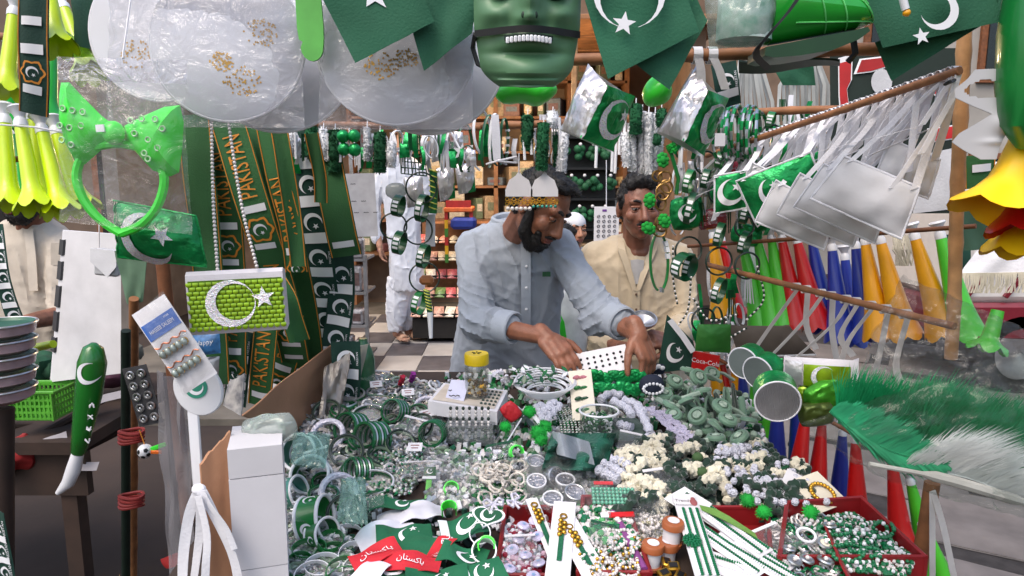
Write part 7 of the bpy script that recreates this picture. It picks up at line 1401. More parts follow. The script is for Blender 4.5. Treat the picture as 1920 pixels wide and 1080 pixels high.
# red trays
def tray(c,name,lab,hgt=.05,th=.006,m=DRED):
    t=thing(name,lab,'tray','dark red trays',tp(*c[0]));n=len(c)
    for i in range(n):
        a,b_=tp(*c[i]),tp(*c[(i+1)%n]);d=(b_ -a).normalized();nn=V((-d.y,d.x,0)).normalized()*th;up=V((0,0,hgt));b=MB();q=[a,b_,b_+nn,a+nn];b.add(q+[p+up for p in q],[[0,1,5,4],[1,2,6,5],[2,3,7,6],[3,0,4,7],[4,5,6,7],[3,2,1,0]]);part(b,'wall',m,t,False)
        b=MB();b.tube([a+up+nn*.5,b_+up+nn*.5],th*.75,6);part(b,'rim',m,t)
    b=MB();P=[tp(p[0],p[1],.004) for p in c];b.add(P,[list(range(n))]);part(b,'bottom',m,t)
tray([(1455,1095),(1735,1095),(1612,975),(1470,985)],'red_tray','dark red tray of green and white beads at the right front corner');tray([(1325,1110),(1448,1110),(1440,985),(1330,985)],'red_tray','dark red tray under the bead cards',.04);tray([(1080,1110),(1222,1110),(1172,958),(1090,960)],'red_tray','dark red tray of pearl and gold beads at the front',.035);tray([(928,1110),(1040,1110),(1040,975),(945,975)],'red_tray','dark red tray of crystals and badges',.03)
b=MB();b.tube([tp(1150,960,.035),tp(1208,1070,.035)],.008,10);solo(b,'purple_tube',mat('mauve_plastic','#7a3f78',.4),'mauve plastic tube along the pearl tray','tube')
slab([tp(1545,985,.02),tp(1590,1085,.02),tp(1590,1085,.055),tp(1545,985,.055)],.004,'tray_divider',DRED,'dark red divider inside the right tray','divider')
# spools
for px,py,h,lb in ((1260,1000,.05,'brown lidded spool standing highest, right of the pearls'),(1222,1042,.025,'brown lidded spool at the front of the three'),(1250,1038,.012,'brown lidded spool half under the highest one')):
    t=thing('thread_spool',lb,'spool','brown lidded spools',tp(px,py,h));M_=tf(px,py,h,0,-4,4);BR=mat('terracotta_plastic','#a05a34',.4,var=.1,coat=.2);b=MB(M_);b.lathe([(0,.026),(.008,.026),(.019,.025),(.0205,.022),(.0205,.012),(.0165,.011)],28);part(b,'lid',BR,t);b=MB(M_);b.lathe([(.0165,.0115),(.0165,-.016)],26);part(b,'body',PAPER,t);b=MB(M_);b.lathe([(.0165,-.016),(.0205,-.017),(.0205,-.022),(0,-.022)],26);part(b,'base',BR,t);b=MB(M_);b.lathe([(0,.0268),(.0105,.0268)],22);b.torus(.0104,.0008,Matrix.Translation((0,0,.0268)),22,5);part(b,'label',PAPER,t)
for k,(px,py) in enumerate(((1262,1062),(1245,1075),(1275,1080),(1250,1055))):
    M_=tf(px,py,.02,30*k,15);b=MB(M_);b.box((0,0,0),(.024,.018,.008),bev=.002);o=solo(b,'gold_buckle',GOLD,'small gold square buckle in front of the brown spools','buckle','gold buckles');b=MB(M_);b.box((0,0,.0045),(.015,.01,.002));part(b,'dark_face',BLK,o)
# bead strip cards
def stripcard(px,py,wpx,hpx,rz,h,lab,rows,extra=None,seed=0):
    s=S(1.25);M_=tf(px,py,h,rz,6);t=thing('bead_card',lab,'card','white cards of bead strips',tp(px,py,h));W,Hh=wpx*s,hpx*s*1.4;b=MB(M_);b.box((0,0,0),(W,Hh,.0022),bev=.0008);part(b,'card',PAPER,t)
    for i in range(rows):
        x=(-.5+(i+.5)/rows)*W*.86
        for m_,dx in ((WPL,0),(BEADG,W*.4/rows*.8)):
            b=MB(M_);n=int(Hh*.78/.0042)
            for k in range(n):b.ell((x+dx -W*.1/rows,-Hh*.46+.0042*k,.0032),(.0035 if m_ is WPL else .0042,.0024,.0026),None,6,4)
            part(b,'bead_strip',m_,t)
    if extra=='print':b=MB(M_);lettering(b,'Trendz',flat(.0018),-.004,Hh*.4,.011,0,0);lettering(b,'Accessories',flat(.0018),-.004,Hh*.345,.007);part(b,'lettering',mat('brown_ink','#6a5a5c',.7),t);b=MB(M_);b.ell((W*.34,Hh*.38,.002),(.007,.011,.0012));b.ell((W*.34,Hh*.42,.003),(.0045,.005,.001));part(b,'printed_flower',mat('rose_ink','#8a4a4c',.7),t)
    if extra=='flower' or extra=='print':
        b=MB(M_)
        for r_,n in ((.004,5),(.0095,10),(.0145,14)):
            for k in range(n):b.ell((-W*.25+r_*cos(2*pi*k/n),-Hh*.12+r_*sin(2*pi*k/n),.007),.0034,None,6,4)
        part(b,'bead_flower',BEADG,t)
    if extra=='ribbon':
        b=MB(M_);b.ribbon([(-W*.3,Hh*.3,.008),(-W*.05,Hh*.12,.012),(W*.2,-Hh*.02,.008),(W*.4,-Hh*.3,.006)],[.012,.022,.02,.012],(.5,1,.2),0,.002);part(b,'lime_ribbon',mat('lime_ribbon','#7fae52',.6,bump=.6,bs=200,kind='wave'),t)
    return t
stripcard(1303,1000,46,165,-2,.062,'upright bead card with green bead flower and printed name',3,'print');stripcard(1290,940,70,50,40,.058,'blank printed card corner behind the bead flower card',1);stripcard(1362,985,44,130,34,.06,'bead card slanting with lime ribbon bow',2,'ribbon');stripcard(1350,1020,40,130,38,.052,'bead card second in the slanting fan',2);stripcard(1395,1010,40,140,40,.05,'bead card third in the slanting fan',2);stripcard(1420,1050,40,120,44,.046,'bead card lowest right in the slanting fan',2);stripcard(1365,1062,60,70,70,.045,'blank lower bead card at the front of the fan',1)
# brooches in the right tray
for k,(px,py,r) in enumerate(((1512,1003,.016),(1548,1018,.012),(1490,1050,.011),(1513,1048,.0105),(1548,1050,.012),(1480,1028,.009),(1555,985,.011))):
    M_=tf(px,py,.052,30*k,14);t=thing('brooch','round silver brooch with pearl in the right front heap, %s'%('largest, open ring','cream rimmed','leftmost at the front','second at the front','near the divider','small one at the left','farthest back')[k],'brooch','silver brooches',tp(px,py,.04));b=MB(M_);b.torus(r,.0028,None,24,7);part(b,'ring',WPL if k==0 else SILV,t)
    if k:b=MB(M_);b.lathe([(0,0),(r*.9,0)],20);part(b,'plate',CREAMP if k==1 else SILV,t);b=MB(M_);b.ell((0,0,.003),.0042,None,8,6);part(b,'pearl',PEARL,t)
# gold bracelet on cream card
t=thing('gold_bracelet_card','gold bead bracelet on a cream card beside the right tray','card',None,tp(1535,925,.05));M_=tf(1535,922,.05,28,20);b=MB(M_);b.box((0,0,0),(.085,.085,.002));part(b,'card',CREAMP,t);b=MB(M_);
for k in range(22):a=2*pi*k/22;b.ell((.024*cos(a),.024*sin(a)-.008,.006),(.0045,.0045,.004),None,8,6)
part(b,'gold_bracelet',GOLD,t);b=MB(M_@Matrix.Translation((-.03,.03,-.004))@Matrix.Rotation(.5,4,'Z'));b.box((0,0,0),(.07,.06,.0015));part(b,'second_card',PAPER,t)
# ---------------------------------------------------- scrunchies
CRM=mat('cream_velvet','#cfc8b4',.9,var=.12,bump=.4,bs=120,sheen=.3);DKG=mat('bottle_green_velvet','#0d2b1e',.9,var=.25,bump=.4,bs=120,sheen=.3);WTY=mat('white_towelling','#ccccd8',.95,var=.06,bump=.9,bs=260,kind='voronoi');OLG=mat('olive_velvet','#3f5a34',.9,var=.15)
def scr_proto(m,R0=.017,r=.0085,wv=9,seed=0):
    b=MB();n,k=36,8;vs,fs=[],[]
    for i in range(n):
        a=2*pi*i/n
        for j in range(k):
            c=2*pi*j/k;rr=r*(1+.35*sin(wv*a+2*sin(c)+seed)+.2*nz(i*.9+seed,j));vs.append(V(((R0+rr*cos(c))*cos(a),(R0+rr*cos(c))*sin(a),rr*sin(c))))
    fs=[[i*k+j,((i+1)%n)*k+j,((i+1)%n)*k+(j+1)%k,i*k+(j+1)%k] for i in range(n) for j in range(k)];b.add(vs,fs);return solo(b,'scrunchie',m,'scrunchie','scrunchie')
SP=[scr_proto(CRM,.012,.0085,7,1),scr_proto(CRM,.015,.0095,9,2),scr_proto(DKG,.018,.008,8,3),scr_proto(DKG,.02,.009,7,4)]
random.seed(70)
for k in range(120):
    u=random.random();px=random.uniform(1165,1500);py=random.uniform(835,955)
    if py>925 and 1255<px<1440:continue
    if px>1440 and py<860:continue
    dark=(px>1330 and random.random()<.5) or random.random()<.3;pr=SP[(2 if dark else 0)+k%2]
    lab=('dark green' if dark else 'cream')+' velvet scrunchie in the heap '+('left of the two olive pompoms' if px<1330 else 'right of the two olive pompoms')
    place(pr,tf(px,py,random.uniform(.018,.045),random.uniform(0,180),random.uniform(-45,45),random.uniform(-45,45),random.uniform(.8,1.15)),lab,lab+' heap')
for px,py,lb in ((1308,858,'farther olive pompom on the scrunchies'),(1316,885,'nearer olive pompom on the scrunchies')):b=MB();b.ell(tp(px,py,.05),(.0125,.0125,.012),None,18,12);solo(b,'olive_pompom',OLG,lb,'pompom','olive pompoms')
bed([(1120,850),(1430,825),(1500,880),(1590,965),(1440,975),(1200,960)],700,.011,[DKG,DKG,CRM],'scrunchie_bits',.014,20);bed([(1340,835),(1430,830),(1520,905),(1560,945),(1450,950),(1340,920)],110,.0085,[WTY],'towelling_bits',.02,22,h0=.04)
# white terry towelling bands
for k,pts in enumerate((((1125,750),(1145,738),(1168,742)),((1150,752),(1175,765),(1185,780)),((1170,750),(1195,760),(1210,780)),((1195,765),(1210,790),(1220,815)),((1158,795),(1175,800),(1185,803)),((1208,820),(1225,825),(1240,838)),((1120,880),(1140,890),(1160,900)),((1130,870),(1150,878),(1170,892)),((1145,862),(1165,866),(1182,876)),((1355,845),(1372,847),(1388,850)),((1415,900),(1428,905),(1440,902)),((1420,842),(1430,850),(1440,862)))):
    P=smooth_path([tp(x,y,.045 if k<6 else .05) for x,y in pts],12);b=MB();b.tube(P,[.011*(1+.22*sin(i*1.9+k)) for i in range(13)],10);solo(b,'towelling_band',WTY,'white towelling hair band, '+('topmost left by the green packets','second in the white bunch','third in the white bunch','lowest of the white bunch by the lace','short one on dark green velvet','short one before the lace','leftmost beside the cream scrunchies','second beside the cream scrunchies','third beside the cream scrunchies','on the dark scrunchies under the rosettes','on the dark scrunchies at the right','at the right end under the rosettes')[k],'hair band','white towelling bands')
b=MB();b.grid(lambda u,v:tp(1105+90*u+20*v,790+40*v,.03+.008*nz(u*3,v*3)),12,8,0,.01);solo(b,'velvet_cloth',DKG,'dark green velvet cloth under the white towelling bands','cloth')
for k,(a,c) in enumerate((((1216,764),(1290,845)),((1236,770),(1300,830)))):
    P=smooth_path([tp(a[0],a[1],.05),tp((a[0]+c[0])/2+6,(a[1]+c[1])/2,.055),tp(c[0],c[1],.045)],24);b=MB();sd2=[V((1,.6*sin(i*.8),.25*sin(i*1.7))) for i in range(25)];b.ribbon(P,[.026+.008*sin(i*2.1) for i in range(25)],sd2,0,.002);solo(b,'lace_band',mat('lilac_lace','#b5aec4',.8,bump=1,bs=200,kind='voronoi',var=.15),('lilac white lace band beside the rosettes','second lilac lace band nearer the rosettes')[k],'lace','lace bands')
# olive rosettes on head bands
ROS=mat('grey_green_satin','#5f7f69',.55,var=.15,sheen=.3,rnd=.1);ROS2=mat('pale_grey_green','#93a596',.55,var=.12)
rt=thing('rosette_band','rosette','hair band');b=MB();b.lathe([(0,.004),(.009,.006),(.012,.001),(.014,.007),(.02,.007),(.024,.002),(.024,-.004),(0,-.004)],30);part(b,'rosette',ROS,rt);b=MB();pts=[(.0105*(1-i/30)*cos(i*.7),.0105*(1-i/30)*sin(i*.7),.0075) for i in range(30)];b.tube(pts,.0016,5);part(b,'swirl',ROS2,rt);b=MB();b.tube([(.02,0,-.004),(.04,-.012,-.006),(.06,-.04,-.012)],.0035,6,flat=2);part(b,'stalk',ROS2,rt)
desc=['at the back left of the pile','topmost at the back','second at the back','left in the second row','in the middle of the second row','third at the back right','low at the left','in the middle of the pile','right of the middle','lower middle','low on the right','far right above the green horn','front left','front right, the nearest','half hidden under the front ones','peeping out at the left edge','behind the topmost one','deep in the middle']
for k,(px,py,h) in enumerate(((1266,715,.07),(1310,707,.09),(1292,695,.08),(1258,760,.06),(1286,752,.07),(1318,732,.085),(1262,778,.05),(1308,780,.06),(1354,762,.075),(1365,786,.06),(1342,800,.05),(1404,788,.05),(1342,820,.05),(1386,820,.055),(1330,800,.035),(1245,738,.05),(1335,700,.07),(1300,760,.045))):
    place(rt,tf(px,py,h,47*k,28+14*sin(k*2),16*cos(k*3),1.0+.08*sin(k)),'grey green satin rosette hair band '+desc[k],'rosette hair bands')
for k in range(9):
    P=smooth_path([tp(1250+18*k,800-6*(k%3),.02),tp(1262+16*k,745-8*(k%4),.075),tp(1300+12*k,770+8*(k%3),.03)],14);b=MB();b.tube(P,.0036,6,flat=2.2);solo(b,'hair_band',[ROS,DKG][k%2],'%s curved hair band standing in the rosette pile'%('grey green','dark green')[k%2],'hair band','plain hair bands in the rosette pile')
bed([(1230,700),(1410,740),(1430,850),(1260,850)],240,.011,[ROS,DKG,ROS2],'rosette_bits',.03,21)
# green foil sweets behind
for k in range(16):blob(1112+(k%8)*13,704+22*(k//8)+3*(k%3),22,26,tp(1112+(k%8)*13,710+22*(k//8),.05).y,'shiny green foil sweet in the packet behind the towelling bands',30*k,GFO,False,'foil_sweet',.008,'packet','green foil sweets')
# navy cloth with white cloud trim
t=thing('navy_purse','navy purse with white scalloped trim left of the rosettes','purse',None,tp(1222,735,.06));c=tp(1222,722,.075);b=MB();b.ell(c,(.035,.025,.03),None,18,12);part(b,'body',mat('navy_cloth','#141c30',.8),t);b=MB()
for k in range(16):a=2*pi*k/16;b.ell(c+V((.026*cos(a),-.022,.014*sin(a)-.004)),.0045,None,8,6)
part(b,'scalloped_trim',WPL,t);blob(1228,692,40,22,2.06,'small navy purse with white cloud patch behind the first one',0,mat('navy_cloth','#141c30'),False,'navy_pouch',.014,'purse','navy purses');b=MB();
for k in range(5):b.ell(at(1214+7*k,690-3*(k%2),2.04),(.008,.004,.007))
solo(b,'cloud_patch',WPL,'white cloud shaped patch on the small navy purse','patch')
# ---------------------------------------------------- white pin box, jar, tub, tag
t=thing('pin_box','shallow white box with a sheet of pins on top of the clear tub','box',None,tp(876,790,.05));p=[at(800,768,1.72),at(930,792,1.66),at(952,735,1.86),at(826,722,1.92)];dz=V((0,0,-.035))
b=MB();q=[at(802,752,1.72),at(932,772,1.66),at(952,732,1.84),at(832,718,1.9)];b.add(q+[v_+dz for v_ in q],[[0,1,2,3],[7,6,5,4],[0,4,5,1],[1,5,6,2],[2,6,7,3],[3,7,4,0]]);part(b,'box',PAPER,t,False)
def qf(u,v,o=.002):return q[0]*(1-u)*(1-v)+q[1]*u*(1-v)+q[2]*u*v+q[3]*(1-u)*v+V((0,0,o))
b=MB();b.grid(lambda u,v:qf(.05+.9*u,.08+.84*v,.0015),4,4);part(b,'pin_sheet',mat('cream_sheet','#cbbfb0',.7),t)
for i in range(4):
    for j in range(5):b=MB();b.ell(qf(.74+.06*i,.2+.15*j,.004),(.004,.004,.003),None,8,5);part(b,'pin',mat('dark_pin','#3c4a42',.4),t)
t=thing('yellow_lidded_jar','clear jar with yellow screw lid and gold trinkets on the white box','jar',None,qf(.62,.55));c=qf(.62,.5,0);r=.031
b=MB(Matrix.Translation(c));b.lathe([(0,.003),(r*.95,.003),(r,.01),(r,.08),(r*.85,.093)],30);part(b,'glass',film('jar_glass','#e8ece8',.05,3,.1,.12),t)
b=MB(Matrix.Translation(c));b.lathe([(r*.98,.09),(r*1.04,.092),(r*1.04,.116),(r*.98,.12),(0,.12)],40);lid=part(b,'lid',mat('yellow_lid','#d9b90c',.4,coat=.2),t);b=MB(Matrix.Translation(c));
for k in range(5):b.box((.009*cos(k*1.26+.3),.009*sin(k*1.26+.3),.1208),(.008,.004,.0012),Matrix.Rotation(k*1.26+.3,3,'Z'))
part(b,'lid_mark',mat('dark_ink','#3c3a12',.6),lid)
random.seed(80);b=MB(Matrix.Translation(c))
for k in range(90):a=random.uniform(0,2*pi);q_=.026*sqrt(random.random());b.box((q_*cos(a),q_*sin(a),random.uniform(.008,.045)),(.011,.006,.004),Euler((random.random()*3,random.random()*3,0)).to_matrix(),k%3)
tag(part(b,'trinkets',[GOLD,CREAMP,mat('bronze_bit','#6a4a2a',.4,.5)],t),kind='stuff')
t=thing('tag_card','pale lilac tag card with two scribbled lines leaning on the jar','card',None,qf(.25,.4));c0_=[at(832,756,1.74),at(868,758,1.72),at(880,714,1.78),at(846,712,1.8)];b=MB();b.add(c0_+[v_+V((0,.002,0)) for v_ in c0_],[[0,1,2,3],[7,6,5,4],[0,4,5,1],[1,5,6,2],[2,6,7,3],[3,7,4,0]]);part(b,'card',mat('lilac_paper','#c6c6da',.7,var=.03),t,False);b=MB();b.tube([at(842+4*k,741+2*(k%2),1.742-.002) for k in range(6)],.0015,4);b.tube([at(841+3*k,731+2*(k%2),1.748) for k in range(3)],.0015,4);part(b,'scribble',BLK,t)
t=thing('bracelet_tub','clear square tub of upright pearl bracelets under the white box','tub',None,tp(878,850));zt2=.0;
a_,b_=at(836,790,1.66),at(924,796,1.62);fr2=[V((a_.x,1.63,0)),V((b_.x,1.61,0)),V((b_.x+.01,1.75,0)),V((a_.x+.01,1.77,0))];b=MB();prism4(b,fr2,tz(1.65)+.005,a_.z -.002);part(b,'tub',film('tub_plastic','#c8ced0',.14,5,.2,.12),t,False)
for k in range(7):
    x=a_.x+.014+k*.0155;b=MB();
    for j in range(9):b.ell((x,1.64,tz(1.65)+.02+.009*j),(.0042,.004,.005),None,8,6,j%3==2)
    part(b,'bracelet',[PEARL,DKB],t)
b=MB();prism4(b,fr2,tz(1.65)+.006,tz(1.65)+.012,-.05);part(b,'dark_base',DKB,t,False)
# head bands with green pompoms
t=thing('pompom_bands','dark head bands with bright green pompoms in the middle of the display','hair bands',None,tp(985,830,.05));random.seed(90)
for k,pts in enumerate((((930,820),(965,770),(1000,800)),((945,835),(990,775),(1030,820)),((935,800),(950,765),(985,790)))):
    b=MB();b.ribbon(smooth_path([tp(x,y,.05) for x,y in pts],12),.016,(.4,1,.5),0,.003);hb=part(b,'band',[DKB,WPL,DKG][k],t)
for px,py,r in ((992,772,.02),(1010,812,.024),(1022,800,.02),(1015,825,.018),(948,800,.016)):
    b=MB();c=tp(px,py,.06)
    for k in range(220):d=V((random.gauss(0,1),random.gauss(0,1),random.gauss(0,1))).normalized();e=d.orthogonal().normalized()*.0022;f_=d.cross(e);b.add([c+d*r*.4-e,c+d*r*.4+e,c+d*r*random.uniform(.8,1.1)+f_],[[0,1,2]])
    b.ell(c,r*.75,None,10,8);part(b,'pompom',FNG,t)
for px,py in ((1030,770),(1015,765),(1040,760),(1022,778)):
    b=MB(tf(px,py,.06,20,20));
    for k in range(5):b.ell((.012*cos(k*1.257),.012*sin(k*1.257),0),(.011,.011,.005),None,10,6)
    b.ell((0,0,.005),.005);solo(b,'white_flower',WTY,'soft white cloth flower behind the green pompoms','flower','white cloth flowers')
# red tip packet, white bead loops, leaf circlets
blob(958,772,34,40,tp(958,785,.05).y,'small red packet leaning right of the white pin box',40,mat('red_cloth2','#b01c26',.5),False,'red_packet',.01,'packet','red packets on the display')
for k in range(8):
    P=[tp(1022+(34+4*k)*cos(a)*(.9 if k%2 else 1),735-3*k+(13+1.5*k)*sin(a),.05+.003*k) for a in [2*pi*i/40 for i in range(40)]];b=MB();b.tube(P,.0028,6,True);solo(b,'white_circlet',WPL,'thin white wire circlet in the nest behind the pompoms','circlet','nest of white circlets')
random.seed(95)
t=thing('leaf_garland','green and white leaf garland behind the white circlets','garland',None,tp(1010,700,.06))
for k in range(60):
    px,py=random.uniform(950,1060),random.uniform(688,720);b=MB(tf(px,py,random.uniform(.05,.1),random.uniform(0,360),random.uniform(-50,50)));b.poly([(0,-.014),(.006,-.004),(.005,.006),(0,.016),(-.005,.006),(-.006,-.004)],lambda x,y:(x,y,.15*abs(x)),0,.0008);part(b,'leaf',[GPL,DGP,WPL][k%3],t)
# pin card, hair clip card
t=thing('earring_card','white perforated card of dark studs held by the man in blue','card',None,at(1135,690,1.98));fn=quad([(1085,712,1.97),(1186,690,1.95),(1172,645,2.02),(1075,664,2.05)],.001);b=MB();clothbox(fn,6,6,0,.002,b);part(b,'card',PAPER,t)
for i in range(7):
    for j in range(3):b=MB();b.ell(fn(.12+.125*i,.3+.2*j,.003),(.004,.003,.004),None,8,5);part(b,'stud',mat('dark_stud','#2a2c2c',.3,.5),t)
t=thing('clip_card','cream card of green bow clips in the middle of the display','card',None,tp(1088,770,.06));fn=quad([(1074,790,1.72),(1118,782,1.7),(1108,692,1.9),(1066,696,1.92)],.002);b=MB();clothbox(fn,6,8,0,.002,b);part(b,'card',CREAMP,t)
for j in range(4):
    b=MB();p=fn(.5,.16+.22*j,.004);
    for sg in (-1,1):b.ell(p+V((sg*.011,0,0)),(.01,.004,.006),Matrix.Rotation(.3*sg,3,'Y'),10,6)
    b.ell(p,(.004,.005,.004));part(b,'bow_clip',[GPL,DGP,GPL,mat('pink_clip','#b8707c',.5)][j],t)
# glass jar with green bits
t=thing('glass_jar','open clear jar of green and white trinkets in the middle of the display','jar',None,tp(1123,825));c=tp(1122,828,.0);r=.047
b=MB(Matrix.Translation(c));b.lathe([(0,.003),(r*.96,.003),(r,.008),(r,.07),(r*1.03,.074),(r*1.03,.08)],34);part(b,'glass',film('jar_glass','#e8ece8'),t);b=MB(Matrix.Translation(c));b.torus(r*1.02,.0028,Matrix.Translation((0,0,.08)),34,6);part(b,'rim',WPL,t);b=MB(Matrix.Translation(c));random.seed(99)
for k in range(160):a=random.uniform(0,2*pi);q_=.041*sqrt(random.random());b.torus(.006,.0022,Matrix.Translation((q_*cos(a),q_*sin(a),random.uniform(.008,.06)))@Euler((random.random()*3,random.random()*3,0)).to_matrix().to_4x4(),8,5,k%3)
tag(part(b,'trinkets',[GPL,WPL,DGP],t),kind='stuff')
# green tulle
TUL=film('green_tulle','#2f7a62',.55,40,.4,.03,.5);b=MB();b.grid(lambda u,v:tp(1035+120*u -20*v,812+70*v,.05+.03*nz(u*4,v*4)+.02*sin(u*9+v*3)),22,14,0,.001);solo(b,'green_tulle',TUL,'sheer dark green tulle cloth before the glass jar','cloth');b=MB();b.grid(lambda u,v:tp(1035+70*u+10*v,808+44*v+20*u,.07+.025*sin(u*7)),14,8,0,.001);solo(b,'white_tulle',film('white_tulle','#c4cbd4',.5,40,.4,.05),'sheer white tulle over the green tulle','cloth')
# bead packs with red label
t=thing('bead_pack','clear pack of mint green beads with red header','pack',None,tp(1148,935,.04));M_=tf(1150,930,.05,-2,12);b=MB(M_)
for i in range(11):
    for j in range(5):b.ell((-.04+.008*i,-.022+.0095*j,.003),.0046,None,8,6)
part(b,'mint_beads',mat('mint_crystal','#5fae8f',.15,.1,coat=.8),t);b=MB(M_);b.box((-.018,.03,.006),(.04,.009,.002));part(b,'red_header',RED,t);b=MB(M_);b.grid(lambda u,v:((u -.5)*.095,(v -.5)*.062,.011+.002*sin(u*12)*sin(v*9)),10,8);part(b,'film',FILM,t)
M_=tf(1165,965,.05,3,10);b=MB(M_);b.box((0,0,0),(.05,.012,.003));b.box((-.03,0,0),(.02,.011,.003),mi=1);solo(b,'red_label',[RED,WPL],'torn red and white label strip before the mint bead pack','label')
# clear bags in the middle left (over neon clips) and silver tags
bag([(795,960,1.34),(892,955,1.34),(895,850,1.55),(800,850,1.55)],.012,'crumpled clear bag around the flag pin and neon clips',FILM,seed=23,amp=.012);bag([(985,960,1.3),(1115,955,1.3),(1100,850,1.5),(980,850,1.5)],.012,'clear bag over the silver compacts',FILM,seed=24,amp=.012);bag([(545,870,1.3),(610,880,1.3),(620,815,1.4),(550,812,1.4)],.02,'clear bag round the teal bangle',film('teal_film','#a9d0c8',.2),seed=25,amp=.008);bag([(632,980,1.18),(690,985,1.18),(685,895,1.3),(640,900,1.3)],.02,'clear bag round the lilac frilly bangle',film('teal_film','#a9d0c8'),seed=26,amp=.008)
# goods standing at the back left: card, green bottle pack, box
t=thing('green_bottle_pack','green wrapped bottle standing at the back left of the display','bottle',None,tp(685,730));c=tp(684,735,0);b=MB(Matrix.Translation(c));b.lathe([(0,0),(.03,0),(.032,.01),(.032,.1),(.024,.13),(.013,.15),(.012,.16),(0,.16)],24);part(b,'bottle',mat('bottle_green','#2f6a45',.3,coat=.5,var=.2),t)
slab([tp(640,755,0),tp(668,745,0),at(690,645,1.9),at(672,650,1.9)],.003,'bead_card',mat('pale_card','#a9a79c',.7,var=.15),'tall pale card with beads leaning at the back left','card');slab([tp(595,800,0),tp(640,780,0),at(655,660,1.86),at(606,690,1.84)],.003,'clear_sheet',film('old_film','#a59a90',.45,12,.8,.1),'crumpled old clear sheet by the cardboard flap','plastic sheet',amp=.02)
t=thing('dark_box','dark green box with white label at the back left corner of the display','box',None,tp(648,760));c=at(660,690,1.98);b=MB();b.box(c,(.09,.06,.12),Matrix.Rotation(.2,3,'Z'),bev=.003);part(b,'box',GRND,t);b=MB();b.box(c+V((-.01,-.034,.02)),(.03,.004,.02),Matrix.Rotation(.2,3,'Z'));part(b,'label',PAPER,t)
for k,(px,py,cc,lb) in enumerate(((750,712,'#b01c3a','crimson feather pick at the back left'),(770,706,'#8a2a8a','purple feather pick at the back left'))):
    b=MB();fluff(b,[tp(px,py+8,.02),tp(px+4,py,.05),tp(px+6,py -6,.07)],.006,70,.01,100+k);solo(b,'feather_pick',mat('feather_%d'%k,cc,.8),lb,'feather','coloured feather picks')
for k,(px,py,rz) in enumerate(((765,735,10),(712,745,60),(800,775,30),(778,838,0),(705,720,15))):
    b=MB(tf(px,py,.045,rz,20));b.box((0,0,0),(.034,.026,.0018),bev=.0006);b.box((0,.004,.0014),(.02,.002,.0008),mi=1);b.box((0,-.004,.0014),(.016,.002,.0008),mi=1);solo(b,'price_card',[PAPER,mat('rose_ink','#8a4a4c')],('small white price card at the back of the bangles','small white price card near the green bottle','small white price card left of the tub','small white price card with red print above the seed beads','small white price card by the feather picks')[k],'card','price cards on the bangles')
# green puffs along the right end
for px,py in ((1402,938),(1520,960),(1432,960)):
    b=MB();c=tp(px,py,.055);random.seed(px)
    for k in range(200):d=V((random.gauss(0,1),random.gauss(0,1),random.gauss(0,1))).normalized();e=d.orthogonal().normalized()*.0018;b.add([c+d*.006-e,c+d*.006+e,c+d*.018*random.uniform(.8,1.1)],[[0,1,2]])
    b.ell(c,.013,None,10,8);solo(b,'green_puff',FNG,{1402:'bright green puff behind the bead cards',1520:'bright green puff beside the gold bracelet card',1432:'bright green puff at the back of the right tray'}[px],'pompom','bright green puffs')
# ================================================================ CURTAIN OF SMALL DANGLING TRINKETS
random.seed(123)
def dangle(x0,x1,y0,y1,Y,n,where):
    for k in range(n):
        px=random.uniform(x0,x1);py=random.uniform(y0,y1);Yk=Y+random.uniform(-.06,.08);h=random.uniform(30,62);ty=k%5;b=MB();s=S(Yk)
        if ty==0:b.ribbon(smooth_path([at(px,py -h/2,Yk),at(px+random.uniform(-6,6),py,Yk -.01),at(px+random.uniform(-9,9),py+h/2,Yk)],8),random.uniform(5,10)*s,(1,random.uniform(-.6,.6),0));solo(b,'ribbon_end',WCL,'white ribbon end dangling in the trinket curtain '+where,'ribbon','white ribbon ends '+where)
        elif ty==1:b.ribbon(smooth_path([at(px,py -h/2,Yk),at(px+random.uniform(-6,6),py,Yk -.01),at(px+random.uniform(-9,9),py+h/2,Yk)],8),random.uniform(6,12)*s,(1,random.uniform(-.6,.6),0));solo(b,'ribbon_end',GFO,'shiny green ribbon end dangling in the trinket curtain '+where,'ribbon','green ribbon ends '+where)
        elif ty==2:hoop(px,py,random.uniform(8,15),random.uniform(18,28),Yk,[DGP,SILV,WPL][k%3],('green','silver','white')[k%3]+' narrow hoop dangling in the trinket curtain '+where,.0022,random.uniform(-20,20),20,'narrow hoops '+where,'hair_band',random.uniform(0,60))
        elif ty==3:bb,fn=pillow([(px -9,py+h*.35,Yk),(px+10,py+h*.3,Yk),(px+8,py -h*.3,Yk),(px -9,py -h*.35,Yk)],.006,'p',SFO,.003,9,k,8);solo(bb,'foil_packet',[SFO,FILMM,GFO][k%3],('silver','clear','green')[k%3]+' small packet dangling in the trinket curtain '+where,'packet','small dangling packets '+where)
        else:
            for j in range(6):b.tube([at(px+j*2.2,py -h/2,Yk),at(px+j*2.6+random.uniform(-3,3),py+h/2+random.uniform(-8,8),Yk)],.0016,4)
            solo(b,'thread_tassel',[WCL,DGP][k%2],('white','green')[k%2]+' thread tassel dangling in the trinket curtain '+where,'tassel','thread tassels '+where)
dangle(535,885,262,300,1.88,62,'under the wrapped fans');dangle(1255,1480,225,420,1.98,60,'right of the second man');dangle(890,1060,240,290,2.0,14,'under the skull mask');dangle(1300,1430,520,640,2.02,22,'above the olive rosettes');dangle(1440,1560,200,300,2.1,18,'under the shoe pole')
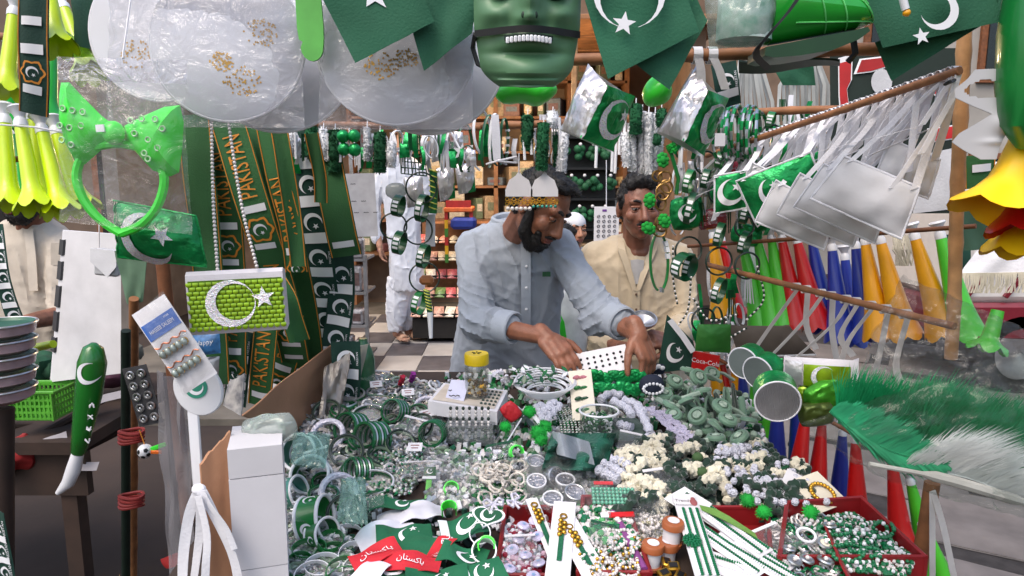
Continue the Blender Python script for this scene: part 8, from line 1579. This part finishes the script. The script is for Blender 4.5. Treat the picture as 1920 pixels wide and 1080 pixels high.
# clear packets lying about the display
for k,(px,py,w2,h2,rz) in enumerate(((720,755,60,40,10),(770,800,50,36,-20),(600,860,46,40,30),(690,940,60,34,12),(780,880,64,50,-8),(560,960,44,60,4),(1060,850,60,36,20),(1190,830,60,40,-14),(1250,900,70,44,12),(1480,900,60,40,30),(1460,1010,60,60,20),(980,1030,60,80,5),(1130,1000,50,50,-10),(700,705,56,30,5),(640,720,44,36,40),(940,845,50,30,10))):
    M_=tf(px,py,.05,rz,10*sin(k),10*cos(k));s=S(tp(px,py).y);W,Hh=w2*s,h2*s*1.4;b=MB(M_)
    for sg in (1,-1):b.grid(lambda u,v:((u -.5)*W,(v -.5)*Hh,sg*(.009*max(0,sin(pi*u)*sin(pi*v))**.6*(1+.8*(.5-abs(nz(u*5+k,v*5))*2)))),12,10)
    o=solo(b,'clear_packet',FILM,'crinkled clear packet lying on the display, '+('behind the bangle rolls','left of the white pin box','beside the teal bangle','behind the white cloth','left of the flag pin','against the white carton','over the white tulle','before the lace bands','on the cream scrunchies','beside the gold bracelet card','over the brooches','over the crystals','over the pearl tray','near the feather picks','near the tall pale card','by the red packet')[k],'packet','clear packets on the display')
    b=MB(M_);b.box((0,Hh*.5,.001),(W,.008,.0015));part(b,'header',PAPER if k%3 else DGP,o)
# top rail of the stall, from which the upper goods hang
zr=at(960,-75,1.2).z;pole('top_rail',(-1.3,1.2,zr),(1.3,1.2,zr),.014,BAMB,'top bamboo rail along the upper edge of the stall front',nodes=8)
for x,sd_ in ((-1.28,'left'),(1.28,'right')):pole('rail_post',(x,1.2,0),(x,1.2,zr),.016,BAML,'outer %s bamboo post holding the top rail'%sd_,nodes=6)
for k,(px,py,Y) in enumerate(((427,-40,1.24),(742,-40,1.26),(987,-10,1.19),(520,-30,1.32),(800,-30,1.34),(1400,-40,1.2),(1520,-30,1.2),(230,110,1.135),(60,-40,1.35))):
    p=at(px,py,Y);b=MB();b.tube([p,V((p.x,1.2,zr))],.0016,5);solo(b,'hanging_string',WCL,'thin string tying the upper goods to the top rail','string','strings on the top rail')
